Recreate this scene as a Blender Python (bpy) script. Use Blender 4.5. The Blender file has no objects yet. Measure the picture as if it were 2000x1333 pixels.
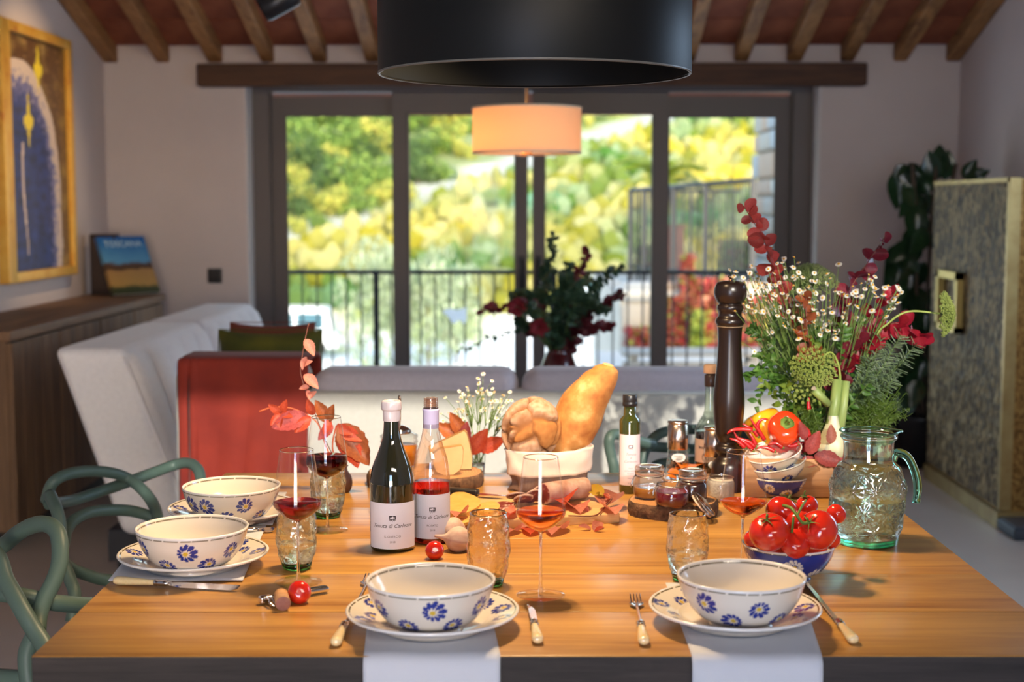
import bpy, math, random
import numpy as np
from mathutils import Vector, Matrix, noise as mnoise
random.seed(7); np.random.seed(7)
PI = math.pi
sc = bpy.context.scene
COL = sc.collection
# ---------------------------------------------------------------- camera
F_PX = 2000*50/36; CAM_H = 1.405
PITCH = math.radians(5.5); YAW = math.radians(.825)
cd = bpy.data.cameras.new('camera'); cam = bpy.data.objects.new('camera', cd); COL.objects.link(cam)
cam.location = (0, 0, CAM_H); cam.rotation_euler = (PI/2-PITCH, 0, YAW)
cd.lens = 50; cd.sensor_width = 36; cd.clip_end = 800
cd.dof.use_dof = True; cd.dof.focus_distance = 2.72; cd.dof.aperture_fstop = 3.6
sc.camera = cam
# ---------------------------------------------------------------- view, world, sun, large lights
vs = sc.view_settings
vs.view_transform = 'Standard'; vs.look = 'None'; vs.gamma = 1; vs.use_curve_mapping = False
vs.exposure = 0.0
sc.cycles.max_bounces = 10; sc.cycles.transparent_max_bounces = 16; sc.cycles.transmission_bounces = 10
sc.cycles.diffuse_bounces = 4; sc.cycles.glossy_bounces = 4
sc.cycles.caustics_reflective = False; sc.cycles.caustics_refractive = False
sc.cycles.sample_clamp_indirect = 6
w = bpy.data.worlds.new('sky'); sc.world = w; w.use_nodes = True
nt = w.node_tree; bg = nt.nodes['Background']
sky = nt.nodes.new('ShaderNodeTexSky'); sky.sky_type = 'NISHITA'; sky.sun_disc = False
sky.sun_elevation = math.radians(20); sky.sun_rotation = math.radians(165); sky.air_density = 1.0; sky.dust_density = 1.5
nt.links.new(sky.outputs[0], bg.inputs[0]); bg.inputs[1].default_value = .75
SUN_EL, SUN_AZ = math.radians(20), math.radians(10)       # comes from behind the camera and a little from the right
sd = bpy.data.lights.new('sun', 'SUN'); sun = bpy.data.objects.new('sun', sd); COL.objects.link(sun)
sd.energy = 4.4; sd.color = (1, .93, .82); sd.angle = math.radians(.6)
sdir = Vector((-math.sin(SUN_AZ)*math.cos(SUN_EL), math.cos(SUN_AZ)*math.cos(SUN_EL), -math.sin(SUN_EL)))
sun.rotation_euler = sdir.to_track_quat('-Z', 'Y').to_euler(); sun.location = (3, -6, 8)
def area(name, loc, direction, sx, sy, power, color):
    d = bpy.data.lights.new(name, 'AREA'); o = bpy.data.objects.new(name, d); COL.objects.link(o)
    d.shape = 'RECTANGLE'; d.size = sx; d.size_y = sy; d.energy = power; d.color = color
    o.location = loc; o.rotation_euler = Vector(direction).to_track_quat('-Z', 'Y').to_euler()
    return o
# daylight entering by the glazed door behind the photographer and by the terrace doors
area('daylight_rear_door', (-.62, -1.5, 1.0), (0.08, 1, -.02), .34, 1.85, 36, (.42, .63, 1))
area('daylight_rear_door', (-.10, -1.5, 1.0), (0.05, 1, -.02), .34, 1.85, 36, (.42, .63, 1))
area('blue_side_fill', (2.46, 4.45, 1.35), (-1, .12, -.15), 1.2, 1.5, 52, (.52, .73, 1))  # added blue fill inside the unseen right wall, which has no window
area('daylight_terrace_doors', (0, 8.35, 1.1), (0, -1, -.05), 2.9, 1.9, 16, (.66, .82, 1))
# ---------------------------------------------------------------- picture-to-world helpers (positions only)
_ry = Matrix.Rotation(YAW, 3, 'Z')
FW = _ry @ Vector((0, math.cos(PITCH), -math.sin(PITCH))); UP = _ry @ Vector((0, math.sin(PITCH), math.cos(PITCH))); RT = _ry @ Vector((1, 0, 0))
CAMP = Vector((0, 0, CAM_H))
def ray(px, py): return FW + RT*((px-1000)/F_PX) - UP*((py-666.5)/F_PX)
def onz(px, py, z):
    v = ray(px, py); return CAMP + v*((z-CAM_H)/v.z)
def onY(px, py, Y):
    v = ray(px, py); return CAMP + v*(Y/v.y)
TZ = .75
def T(px, py): return onz(px, py, TZ)
def zat(p, py):
    b = -(py-666.5)/F_PX; m = UP - FW*b; dx, dy = p[0], p[1]
    return CAM_H - (m.x*dx + m.y*dy)/m.z
def ppm(p): return F_PX/((Vector(p)-CAMP).dot(FW))
# ---------------------------------------------------------------- materials
def _new(name):
    m = bpy.data.materials.new(name); m.use_nodes = True
    return m, m.node_tree, m.node_tree.nodes['Principled BSDF']
def coords(nt, scale=(1, 1, 1), kind='Object'):
    tc = nt.nodes.new('ShaderNodeTexCoord'); mp = nt.nodes.new('ShaderNodeMapping')
    mp.inputs['Scale'].default_value = scale; nt.links.new(tc.outputs[kind], mp.inputs[0]); return mp.outputs[0]
def ramp(nt, fac, stops):
    r = nt.nodes.new('ShaderNodeValToRGB'); e = r.color_ramp.elements
    while len(e) > 1: e.remove(e[-1])
    e[0].position = stops[0][0]; e[0].color = (*stops[0][1], 1)
    for p, c in stops[1:]:
        q = e.new(p); q.color = (*c, 1)
    nt.links.new(fac, r.inputs[0]); return r.outputs[0]
def ntex(nt, vec, scale, detail=4, rough=.55, dist=0):
    n = nt.nodes.new('ShaderNodeTexNoise'); n.inputs['Scale'].default_value = scale
    n.inputs['Detail'].default_value = detail; n.inputs['Roughness'].default_value = rough; n.inputs['Distortion'].default_value = dist
    nt.links.new(vec, n.inputs['Vector']); return n.outputs[0]
def bump(nt, b, h, strength, dist=.01):
    n = nt.nodes.new('ShaderNodeBump'); n.inputs['Strength'].default_value = strength; n.inputs['Distance'].default_value = dist
    nt.links.new(h, n.inputs['Height']); nt.links.new(n.outputs[0], b.inputs['Normal'])
MC = {}
def M(name, col=(.8, .8, .8), rough=.5, metal=0, c2=None, nscale=20, nstretch=(1, 1, 1), bmp=0, bscale=None, trans=0, ior=1.45,
      sheen=0, coat=0, stops=None, detail=4, sss=0, attr=False, emit=0, dist=0, bdist=.004, spec=.5):
    if name in MC: return MC[name]
    m, nt, b = _new(name); MC[name] = m
    b.inputs['Base Color'].default_value = (*col, 1); b.inputs['Roughness'].default_value = rough; b.inputs['Metallic'].default_value = metal
    b.inputs['IOR'].default_value = ior; b.inputs['Transmission Weight'].default_value = trans; b.inputs['Specular IOR Level'].default_value = spec
    b.inputs['Sheen Weight'].default_value = sheen; b.inputs['Sheen Roughness'].default_value = .4; b.inputs['Coat Weight'].default_value = coat
    b.inputs['Coat Roughness'].default_value = .06
    if sss:
        b.inputs['Subsurface Weight'].default_value = sss; b.inputs['Subsurface Scale'].default_value = .01
    v = None
    if c2 is not None or stops:
        v = coords(nt, nstretch); n = ntex(nt, v, nscale, detail, dist=dist)
        nt.links.new(ramp(nt, n, stops or [(.3, col), (.7, c2)]), b.inputs['Base Color'])
    if attr:
        a = nt.nodes.new('ShaderNodeAttribute'); a.attribute_name = 'Col'
        nt.links.new(a.outputs[0], b.inputs['Base Color'])
    if bmp:
        v2 = coords(nt, nstretch); bump(nt, b, ntex(nt, v2, bscale or nscale, detail), bmp, bdist)
    if emit:
        b.inputs['Emission Color'].default_value = (*col, 1); b.inputs['Emission Strength'].default_value = emit
    return m
def thin_glass(name, tint=(1, 1, 1), rough=0.0, refl=1.0, bmp=0, bscale=60, refr=0.0, ior=1.3, fres=1.45, base=2.0):
    """clear pane or thin-walled glass: transparent + fresnel gloss (+ a share of true refraction)"""
    if name in MC: return MC[name]
    m, nt, b = _new(name); MC[name] = m; nt.nodes.remove(b); out = nt.nodes['Material Output']
    tr = nt.nodes.new('ShaderNodeBsdfTransparent'); tr.inputs[0].default_value = (*tint, 1)
    gl = nt.nodes.new('ShaderNodeBsdfGlossy'); gl.inputs['Roughness'].default_value = rough; gl.inputs[0].default_value = (refl, refl, refl, 1)
    lw = nt.nodes.new('ShaderNodeLayerWeight'); lw.inputs['Blend'].default_value = .5
    pw = nt.nodes.new('ShaderNodeMath'); pw.operation = 'POWER'; pw.inputs[1].default_value = 4.0; nt.links.new(lw.outputs['Facing'], pw.inputs[0])
    fr = nt.nodes.new('ShaderNodeMath'); fr.operation = 'MULTIPLY_ADD'; fr.inputs[1].default_value = .62; fr.inputs[2].default_value = (fres-1)**2/(fres+1)**2*base; nt.links.new(pw.outputs[0], fr.inputs[0])
    mx = nt.nodes.new('ShaderNodeMixShader'); base = tr.outputs[0]
    if refr:
        rf = nt.nodes.new('ShaderNodeBsdfRefraction'); rf.inputs['IOR'].default_value = ior; rf.inputs['Roughness'].default_value = .02
        rf.inputs[0].default_value = (*tint, 1)
        m2 = nt.nodes.new('ShaderNodeMixShader'); m2.inputs[0].default_value = refr
        nt.links.new(base, m2.inputs[1]); nt.links.new(rf.outputs[0], m2.inputs[2]); base = m2.outputs[0]
    nt.links.new(fr.outputs[0], mx.inputs[0]); nt.links.new(base, mx.inputs[1]); nt.links.new(gl.outputs[0], mx.inputs[2])
    nt.links.new(mx.outputs[0], out.inputs[0])
    if bmp:
        n = nt.nodes.new('ShaderNodeBump'); n.inputs['Strength'].default_value = bmp; n.inputs['Distance'].default_value = .003
        nt.links.new(ntex(nt, coords(nt), bscale, 2), n.inputs['Height'])
        nt.links.new(n.outputs[0], gl.inputs['Normal']); nt.links.new(n.outputs[0], lw.inputs['Normal'])
        if refr: nt.links.new(n.outputs[0], rf.inputs['Normal'])
    return m
def leaf_mat(name, c1, c2, trans=.35, rough=.45, scale=18):
    if name in MC: return MC[name]
    m, nt, b = _new(name); MC[name] = m; out = nt.nodes['Material Output']
    oi = nt.nodes.new('ShaderNodeObjectInfo')
    c = ramp(nt, ntex(nt, coords(nt), scale, 3), [(.3, c1), (.7, c2)])
    hs = nt.nodes.new('ShaderNodeHueSaturation'); nt.links.new(c, hs.inputs['Color'])
    mr = nt.nodes.new('ShaderNodeMapRange'); mr.inputs[3].default_value = .7; mr.inputs[4].default_value = 1.35
    nt.links.new(oi.outputs['Random'], mr.inputs[0]); nt.links.new(mr.outputs[0], hs.inputs['Value'])
    nt.links.new(hs.outputs[0], b.inputs['Base Color']); b.inputs['Roughness'].default_value = rough
    tl = nt.nodes.new('ShaderNodeBsdfTranslucent'); nt.links.new(hs.outputs[0], tl.inputs[0])
    mx = nt.nodes.new('ShaderNodeMixShader'); mx.inputs[0].default_value = trans
    nt.links.new(b.outputs[0], mx.inputs[1]); nt.links.new(tl.outputs[0], mx.inputs[2]); nt.links.new(mx.outputs[0], out.inputs[0])
    return m
def wood(name, dark, light, rough=.45, axis=0, scale=1.0, bmp=.15, coat=0):
    if name in MC: return MC[name]
    m, nt, b = _new(name); MC[name] = m
    s = [14*scale]*3; s[axis] = .9*scale; v = coords(nt, s)
    oi = nt.nodes.new('ShaderNodeObjectInfo'); ad = nt.nodes.new('ShaderNodeVectorMath'); ad.operation = 'ADD'
    cb = nt.nodes.new('ShaderNodeCombineXYZ'); ml = nt.nodes.new('ShaderNodeMath'); ml.operation = 'MULTIPLY'; ml.inputs[1].default_value = 37
    nt.links.new(oi.outputs['Random'], ml.inputs[0])
    for k in range(3): nt.links.new(ml.outputs[0], cb.inputs[k])
    nt.links.new(v, ad.inputs[0]); nt.links.new(cb.outputs[0], ad.inputs[1]); v = ad.outputs[0]
    n1 = ntex(nt, v, 1.0, 6, .6, 1.2); n2 = ntex(nt, v, 7, 3, .7, .3)
    mx = nt.nodes.new('ShaderNodeMath'); mx.operation = 'MULTIPLY_ADD'; mx.inputs[1].default_value = .5
    nt.links.new(n2, mx.inputs[0]); nt.links.new(n1, mx.inputs[2])
    mid = tuple((a+c)/2 for a, c in zip(dark, light))
    c = ramp(nt, mx.outputs[0], [(.50, dark), (.70, mid), (.94, light)])
    nt.links.new(c, b.inputs['Base Color']); b.inputs['Roughness'].default_value = rough; b.inputs['Coat Weight'].default_value = coat
    b.inputs['Coat Roughness'].default_value = .25
    bump(nt, b, n2, bmp, .003)
    return m
# ---------------------------------------------------------------- mesh helpers
class G:
    def __init__(s): s.V = []; s.F = []; s.I = []; s.n = 0
    def add(s, vf, mi=0):
        V, Fc = vf; V = [tuple(v) for v in V]; o = s.n
        s.V += V; s.n += len(V); s.F += [tuple(i+o for i in f) for f in Fc]; s.I += [mi]*len(Fc); return s
    def mesh(s, name, mats, smooth=True, off=None):
        me = bpy.data.meshes.new(name)
        V = s.V if off is None else [(v[0]-off[0], v[1]-off[1], v[2]-off[2]) for v in s.V]
        me.from_pydata(V, [], s.F)
        for m in (mats if isinstance(mats, (list, tuple)) else [mats]): me.materials.append(m)
        if any(s.I): me.polygons.foreach_set('material_index', s.I)
        me.polygons.foreach_set('use_smooth', [smooth]*len(me.polygons)); me.update(); return me
    def build(s, name, mats, parent=None, smooth=True, world=False, loc=None):
        off = None
        if world and parent is not None: off = parent.matrix_world.translation if parent.parent else parent.location
        if loc is not None: off = loc
        return link(name, s.mesh(name, mats, smooth, off), parent, loc)
def link(name, me, parent=None, loc=None):
    o = bpy.data.objects.new(name, me); COL.objects.link(o)
    if parent: o.parent = parent
    if loc is not None: o.location = loc
    return o
def thing(name, label, cat, loc=(0, 0, 0), rz=0, group=None):
    o = bpy.data.objects.new(name, None); COL.objects.link(o); o.empty_display_size = .05
    o.location = loc; o.rotation_euler = (0, 0, rz); o['label'] = label; o['category'] = cat
    if group: o['group'] = group
    return o
def tag(o, label=None, cat=None, group=None, kind=None):
    if label: o['label'] = label
    if cat: o['category'] = cat
    if group: o['group'] = group
    if kind: o['kind'] = kind
    return o
def dup(root, loc=None, rz=None, label=None, group=None, rot=None):
    r = root.copy(); COL.objects.link(r)
    if loc is not None: r.location = loc
    if rz is not None: r.rotation_euler = (0, 0, rz)
    if rot is not None: r.rotation_euler = rot
    if label: r['label'] = label
    if group: r['group'] = group
    for ch in list(root.children):
        c = ch.copy(); COL.objects.link(c); c.parent = r
        for g in list(ch.children):
            d = g.copy(); COL.objects.link(d); d.parent = c
    return r
def box(x0, x1, y0, y1, z0, z1):
    V = [(x, y, z) for x in (x0, x1) for y in (y0, y1) for z in (z0, z1)]
    return V, [(0, 1, 3, 2), (4, 6, 7, 5), (0, 4, 5, 1), (2, 3, 7, 6), (0, 2, 6, 4), (1, 5, 7, 3)]
def rbox(x0, x1, y0, y1, z0, z1, r=.01, k=3):
    """box with rounded edges (rounded-cube grid)"""
    n = 2*k+2; c = np.array([(x0+x1)/2, (y0+y1)/2, (z0+z1)/2]); h = np.array([x1-x0, y1-y0, z1-z0])/2; r = min(r, h.min()*.98)
    ang = [-(1-i/k) for i in range(k+1)] + [i/k for i in range(k+1)]      # -1..0, 0..1  (parameter of corner arc)
    side = [-1]*(k+1) + [1]*(k+1)
    V = []; Fc = []; idx = {}
    def put(p):
        key = tuple(np.round(p, 6))
        if key not in idx: idx[key] = len(V); V.append(tuple(p))
        return idx[key]
    for ax in range(3):
        u, v = (ax+1) % 3, (ax+2) % 3
        for s in (-1, 1):
            grid = [[0]*n for _ in range(n)]
            for i in range(n):
                for j in range(n):
                    d = np.zeros(3); d[ax] = s; d[u] = math.tan(ang[i]*PI/4); d[v] = math.tan(ang[j]*PI/4)
                    d /= np.linalg.norm(d); core = np.zeros(3)
                    core[ax] = s*(h[ax]-r); core[u] = side[i]*(h[u]-r); core[v] = side[j]*(h[v]-r)
                    grid[i][j] = put(c+core+d*r)
            for i in range(n-1):
                for j in range(n-1):
                    f = [grid[i][j], grid[i+1][j], grid[i+1][j+1], grid[i][j+1]]
                    if len(set(f)) < 3: continue
                    Fc.append(tuple(f if s > 0 else f[::-1]))
    return V, Fc
def xf(vf, m):
    return [tuple(m @ Vector(v)) for v in vf[0]], vf[1]
def mv(vf, x=0, y=0, z=0, s=1, rz=0, rx=0, ry=0):
    m = Matrix.Translation((x, y, z)) @ Matrix.Rotation(rz, 4, 'Z') @ Matrix.Rotation(ry, 4, 'Y') @ Matrix.Rotation(rx, 4, 'X')
    if isinstance(s, (int, float)): s = (s, s, s)
    return xf(vf, m @ Matrix.Diagonal((*s, 1)))
def cr(pts, k=6, closed=False):
    """Catmull-Rom through points"""
    P = [np.array(p, float) for p in pts]; n = len(P); out = []
    rng = range(n) if closed else range(n-1)
    for i in rng:
        p0 = P[(i-1) % n] if closed or i > 0 else 2*P[0]-P[1]; p1 = P[i]; p2 = P[(i+1) % n]
        p3 = P[(i+2) % n] if closed or i < n-2 else 2*P[-1]-P[-2]
        for j in range(k):
            t = j/k
            out.append(.5*((2*p1)+(-p0+p2)*t+(2*p0-5*p1+4*p2-p3)*t*t+(-p0+3*p1-3*p2+p3)*t**3))
    if not closed: out.append(P[-1])
    return [tuple(float(c) for c in q) for q in out]
def lathe(prof, n=32, disp=None):
    V = []; Fc = []; rings = []
    for r, z in prof:
        if r < 1e-6:
            rings.append([len(V)]); V.append((0, 0, z))
        else:
            b = len(V); rings.append(list(range(b, b+n)))
            for i in range(n):
                a = 2*PI*i/n; rr = r + (disp(a, z, r) if disp else 0)
                V.append((rr*math.cos(a), rr*math.sin(a), z))
    for A, B in zip(rings, rings[1:]):
        if len(A) == 1 and len(B) == 1: continue
        for i in range(n):
            j = (i+1) % n
            if len(A) == 1: Fc.append((A[0], B[j], B[i]))
            elif len(B) == 1: Fc.append((A[i], A[j], B[0]))
            else: Fc.append((A[i], A[j], B[j], B[i]))
    return V, Fc
def tube(pts, r, n=8, cap=True, closed=False, flat=1.0):
    P = [Vector(p) for p in pts]; m = len(P); R = r if isinstance(r, (list, tuple)) else [r]*m
    V = []; Fc = []; nrm = None
    for i in range(m):
        a = P[(i-1) % m] if closed or i > 0 else P[i]; b = P[(i+1) % m] if closed or i < m-1 else P[i]
        t = (b-a).normalized() if (b-a).length > 1e-9 else Vector((0, 0, 1))
        if nrm is None: nrm = t.orthogonal().normalized()
        nrm = (nrm - t*nrm.dot(t)); nrm = nrm.normalized() if nrm.length > 1e-6 else t.orthogonal().normalized()
        bn = t.cross(nrm)
        for k in range(n):
            q = 2*PI*k/n; V.append(tuple(P[i] + (nrm*math.cos(q)*flat + bn*math.sin(q))*R[i]))
    for i in range(m if closed else m-1):
        for k in range(n):
            a0 = i*n+k; a1 = i*n+(k+1) % n; j = (i+1) % m
            Fc.append((a0, a1, j*n+(k+1) % n, j*n+k))
    if cap and not closed:
        Fc.append(tuple(range(n))[::-1]); Fc.append(tuple((m-1)*n+k for k in range(n)))
    return V, Fc
def sphere(r=1, nu=16, nv=10, s=(1, 1, 1)):
    prof = [(r*math.sin(PI*i/nv), -r*math.cos(PI*i/nv)) for i in range(nv+1)]; prof[0] = (0, -r); prof[-1] = (0, r)
    V, Fc = lathe(prof, nu); return [(x*s[0], y*s[1], z*s[2]) for x, y, z in V], Fc
def prism(poly, z0, z1):
    n = len(poly); V = [(x, y, z0) for x, y in poly] + [(x, y, z1) for x, y in poly]
    return V, [tuple(range(n))[::-1], tuple(range(n, 2*n))] + [(i, (i+1) % n, n+(i+1) % n, n+i) for i in range(n)]
def nz(x, y, z, s=1): return mnoise.noise(Vector((x*s, y*s, z*s)))
def grid(nu, nv, fn):
    V = [tuple(fn(i/nu, j/nv)) for i in range(nu+1) for j in range(nv+1)]
    return V, [(i*(nv+1)+j, (i+1)*(nv+1)+j, (i+1)*(nv+1)+j+1, i*(nv+1)+j+1) for i in range(nu) for j in range(nv)]
def frame_mat(pos, fwd, nrm, s=1):
    f = Vector(fwd).normalized(); n = Vector(nrm); n = n - f*n.dot(f)
    n = n.normalized() if n.length > 1e-5 else f.orthogonal().normalized(); x = f.cross(n)
    return Matrix(((x.x*s, f.x*s, n.x*s, pos[0]), (x.y*s, f.y*s, n.y*s, pos[1]), (x.z*s, f.z*s, n.z*s, pos[2]), (0, 0, 0, 1)))
ORD = ['first', 'second', 'third', 'fourth', 'fifth', 'sixth', 'seventh', 'eighth', 'ninth', 'tenth', 'eleventh', 'twelfth', 'thirteenth', 'fourteenth', 'fifteenth', 'sixteenth', 'seventeenth', 'eighteenth']
def rnd(a, b): return random.uniform(a, b)
def rvec(): return Vector((rnd(-1, 1), rnd(-1, 1), rnd(-1, 1))).normalized()
def text_vf(s, size, shear=0, align='CENTER', weight=0):
    c = bpy.data.curves.new('lettering', 'FONT'); c.body = s; c.size = size; c.shear = shear; c.align_x = align; c.offset = weight
    c.resolution_u = 2
    o = bpy.data.objects.new('lettering', c); COL.objects.link(o); dg = bpy.context.evaluated_depsgraph_get()
    me = bpy.data.meshes.new_from_object(o.evaluated_get(dg)); V = [tuple(v.co) for v in me.vertices]; Fc = [tuple(p.vertices) for p in me.polygons]
    bpy.data.objects.remove(o); bpy.data.curves.remove(c); bpy.data.meshes.remove(me); return V, Fc
def wrap(vf, R, z0, th=0, lift=.0004):
    """flat XY lettering -> bent round a vertical cylinder, facing -Y at th=0"""
    r = R+lift
    return [(r*math.sin(x/R+th), -r*math.cos(x/R+th), z0+y) for x, y, z in vf[0]], vf[1]
# ================================================================ ROOM SHELL
WY = 8.4; XL, XR = -2.51, 2.48; YB = -1.6
plaster = M('plaster', (.58, .51, .50), .9, c2=(.64, .565, .55), nscale=1.5, bmp=.1, bscale=40, bdist=.003)
def struct(name, g, m, parent=None, smooth=False):
    o = g.build(name, m, parent, smooth) if isinstance(g, G) else link(name, g, parent)
    if not parent: o['kind'] = 'structure'
    return o
SL = .3096                                   # roof slope, rising towards the camera
def roof_z(y): return 2.33 + (WY-y)*SL
g = G().add(box(XL-.3, XR+.3, YB-.3, WY+.35, -.2, 0))
flm = M('microcement floor', (.50, .42, .36), .38, c2=(.62, .53, .46), nscale=1.2, bmp=.04, bscale=9, detail=6)
floor = struct('floor', g, flm)
DX0, DX1, DZ = -1.69, 1.68, 2.10           # plaster opening for the terrace doors
g = G().add(box(XL-.3, DX0, WY, WY+.35, 0, 3.2)).add(box(DX1, XR+.3, WY, WY+.35, 0, 3.2)).add(box(DX0, DX1, WY, WY+.35, DZ, 3.2))
wall_far = struct('wall_far', g, plaster)
g = G().add(box(XL-.3, XL, YB-.3, WY, 0, 6)); wall_left = struct('wall_left', g, plaster)
g = G().add(box(XR, XR+.3, YB-.3, WY, 0, 6)); wall_right = struct('wall_right', g, plaster)
# rear wall (behind the photographer): door opening and a high transom that lets the sun in
RD0, RD1, RDZ = -1.0, .3, 1.95; TZ0, TZ1 = 2.55, 3.08
g = G()
g.add(box(XL, RD0, YB-.3, YB, 0, TZ0)); g.add(box(RD1, XR, YB-.3, YB, 0, TZ0)); g.add(box(RD0, RD1, YB-.3, YB, RDZ, TZ0))
g.add(box(XL, -.1, YB-.06, YB, TZ0, TZ1)); g.add(box(2.3, XR, YB-.06, YB, TZ0, TZ1)); g.add(box(XL, XR, YB-.06, YB, TZ1, 6))
wall_rear = struct('wall_rear', g, plaster)
sun_block = struct('sun_blocker', G().add(box(-4, 4, -9, YB-.3, 2.16, 2.3)), M('porch boards', (.35, .25, .16), .8))  # unseen slab added to keep the sun out of the rear door
# ceiling: terracotta panels resting on rafters
g = G(); y0, y1 = YB-.3, WY+1.1
V = [(XL-.3, y0, roof_z(y0)), (XR+.3, y0, roof_z(y0)), (XR+.3, y1, roof_z(y1)), (XL-.3, y1, roof_z(y1))]
g.add((V + [(x, y, z+.25) for x, y, z in V], [(0, 1, 2, 3)[::-1], (4, 5, 6, 7), (0, 1, 5, 4), (1, 2, 6, 5), (2, 3, 7, 6), (3, 0, 4, 7)]))
terr = M('terracotta ceiling', (.16, .045, .022), .85, c2=(.27, .085, .04), nscale=2.5, nstretch=(1, 4, 4), bmp=.2, bscale=12)
ceiling = struct('ceiling', g, terr)
# tiles between rafters, those near the far wall that the photograph shows
raft_m = wood('rafter oak', (.12, .045, .014), (.42, .20, .065), .7, axis=1, scale=.8)
NR = 17; RX = [XL+.045 + i*((XR-.045)-(XL+.045))/(NR-1) for i in range(NR)]
def sloped(x0, x1, ya, yb, dz0, dz1):
    V = [(x, y, roof_z(y)+dz) for x in (x0, x1) for y in (ya, yb) for dz in (dz0, dz1)]
    return V, [(0, 1, 3, 2), (4, 6, 7, 5), (0, 4, 5, 1), (2, 3, 7, 6), (0, 2, 6, 4), (1, 5, 7, 3)]
for i, x in enumerate(RX):
    wv = .043+rnd(-.004, .004)
    g = G().add(sloped(x-wv, x+wv, YB, WY-.002, -.105, -.002)); o = g.build('rafter', raft_m, ceiling, smooth=False)
    md = o.modifiers.new('b', 'BEVEL'); md.width = .012; md.segments = 2
tm = M('terracotta tile', (.20, .05, .024), .85, c2=(.33, .10, .045), nscale=6, bmp=.15, bscale=30)
tile_me = G().add(sloped(-.1235, .1235, -.165, .165, -.012, .001)).mesh('tile', tm, False, (0, 0, roof_z(0)))
for i in range(NR-1):
    xm = (RX[i]+RX[i+1])/2
    for k in range(9):
        y = WY-.19-k*.345; o = link('tile', tile_me, ceiling, (xm, y, roof_z(y)+rnd(-.002, .002)))
# lintel beam over the doors
g = G().add(rbox(onY(383, 150, WY-.1).x, onY(1695, 150, WY-.1).x, WY-.10, WY+.02, 2.085, 2.215, .012))
struct('trim_1', g, wood('lintel beam', (.035, .014, .008), (.10, .042, .02), .7, axis=0))
# wall switch
t = thing('light_switch', 'square black light switch on the far wall left of the doors', 'switch', (onY(420, 539, WY).x, WY, onY(420, 539, WY).z))
blk = M('black plastic', (.012, .012, .014), .35)
G().add(rbox(-.043, .043, -.010, 0, -.043, .043, .004)).build('wall_plate', blk, t)
G().add(rbox(-.03, -.001, -.014, -.009, -.03, .03, .002)).add(rbox(.001, .03, -.014, -.009, -.03, .03, .002)).build('rocker', M('rocker', (.02, .02, .022), .25), t)
# ---------------------------------------------------------------- sliding terrace doors
fr = M('taupe door frame', (.125, .105, .10), .5, bmp=.02, bscale=60)
glass = thin_glass('window glass', (.97, .985, .97), base=.12)
DY = WY+.24
def XD(px, Y=DY): return onY(px, 400, Y).x
g = G(); xa, xb = DX0, DX1; ztop = DZ
g.add(box(xa, XD(532), DY-.06, DY+.08, 0, ztop)); g.add(box(XD(1543), xb, DY-.06, DY+.08, 0, ztop)); g.add(box(XD(532), XD(1543), DY-.06, DY+.08, 2.075, ztop))
g.add(box(XD(532), XD(1543), DY-.06, DY+.08, 0, .03))
doorframe = struct('window_1', g, fr)
rv = G().add(box(DX0-.001, DX0+.012, WY-.001, DY-.06, 0, DZ)).add(box(DX1-.012, DX1+.001, WY-.001, DY-.06, 0, DZ))
struct('trim_2', rv, M('reveal plaster', (.66, .62, .62), .9))
hm = M('black metal handle', (.01, .01, .012), .3, metal=.6)
def sash(n, pxl, gl, gr, pxr, y, ztp, zg, handle=None):
    x0, x1 = XD(pxl, y), XD(pxr, y); a, b = XD(gl, y), XD(gr, y)
    g = G().add(box(x0, a, y-.028, y+.028, .03, ztp)).add(box(b, x1, y-.028, y+.028, .03, ztp))
    g.add(box(a, b, y-.028, y+.028, zg, ztp)).add(box(a, b, y-.028, y+.028, .03, .15))
    o = struct('door_%d' % n, g, fr)
    G().add(box(a, b, y-.006, y-.002, .15, zg)).build('glass_pane', glass, o, False)
    bd = G().add(box(a-.001, a+.008, y-.03, y-.026, .15, zg)).add(box(b-.008, b+.001, y-.03, y-.026, .15, zg)).add(box(a, b, y-.03, y-.026, zg-.008, zg))
    bd.build('glazing_bead', M('bead', (.09, .075, .075), .5), o, False)
    if handle:
        hx = XD(handle, y-.05); z0, z1 = onY(handle, 570, y).z, onY(handle, 506, y).z
        G().add(rbox(hx-.018, hx+.018, y-.036, y-.027, z0-.02, z1+.02, .003)).add(tube(cr([(hx, y-.03, z0), (hx, y-.075, z0+.02), (hx, y-.075, z1-.02), (hx, y-.03, z1)], 4), .011)).build('door_handle', hm, o)
    return o
sash(1, 530, 561, 770, 800, DY+.045, 2.05, onY(660, 226, DY+.045).z)
sash(4, 1272, 1303, 1512, 1543, DY+.045, 2.05, onY(1400, 228, DY+.045).z)
d2 = sash(2, 768, 795, 1007, 1031, DY-.03, 2.072, onY(900, 220, DY-.03).z, 1019)
d3 = sash(3, 1040, 1063, 1276, 1303, DY-.03, 2.072, onY(1170, 221, DY-.03).z, 1052)
def shade_mat(name, col, tr):
    m, nt, b = _new(name); out = nt.nodes['Material Output']; tl = nt.nodes.new('ShaderNodeBsdfTranslucent'); tl.inputs[0].default_value = (*col, 1)
    mx = nt.nodes.new('ShaderNodeMixShader'); mx.inputs[0].default_value = tr; b.inputs['Base Color'].default_value = (*col, 1); b.inputs['Roughness'].default_value = .9
    v = coords(nt, (140, 140, 2)); bump(nt, b, ntex(nt, v, 2, 3), .2)
    nt.links.new(b.outputs[0], mx.inputs[1]); nt.links.new(tl.outputs[0], mx.inputs[2]); nt.links.new(mx.outputs[0], out.inputs[0]); return m
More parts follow.
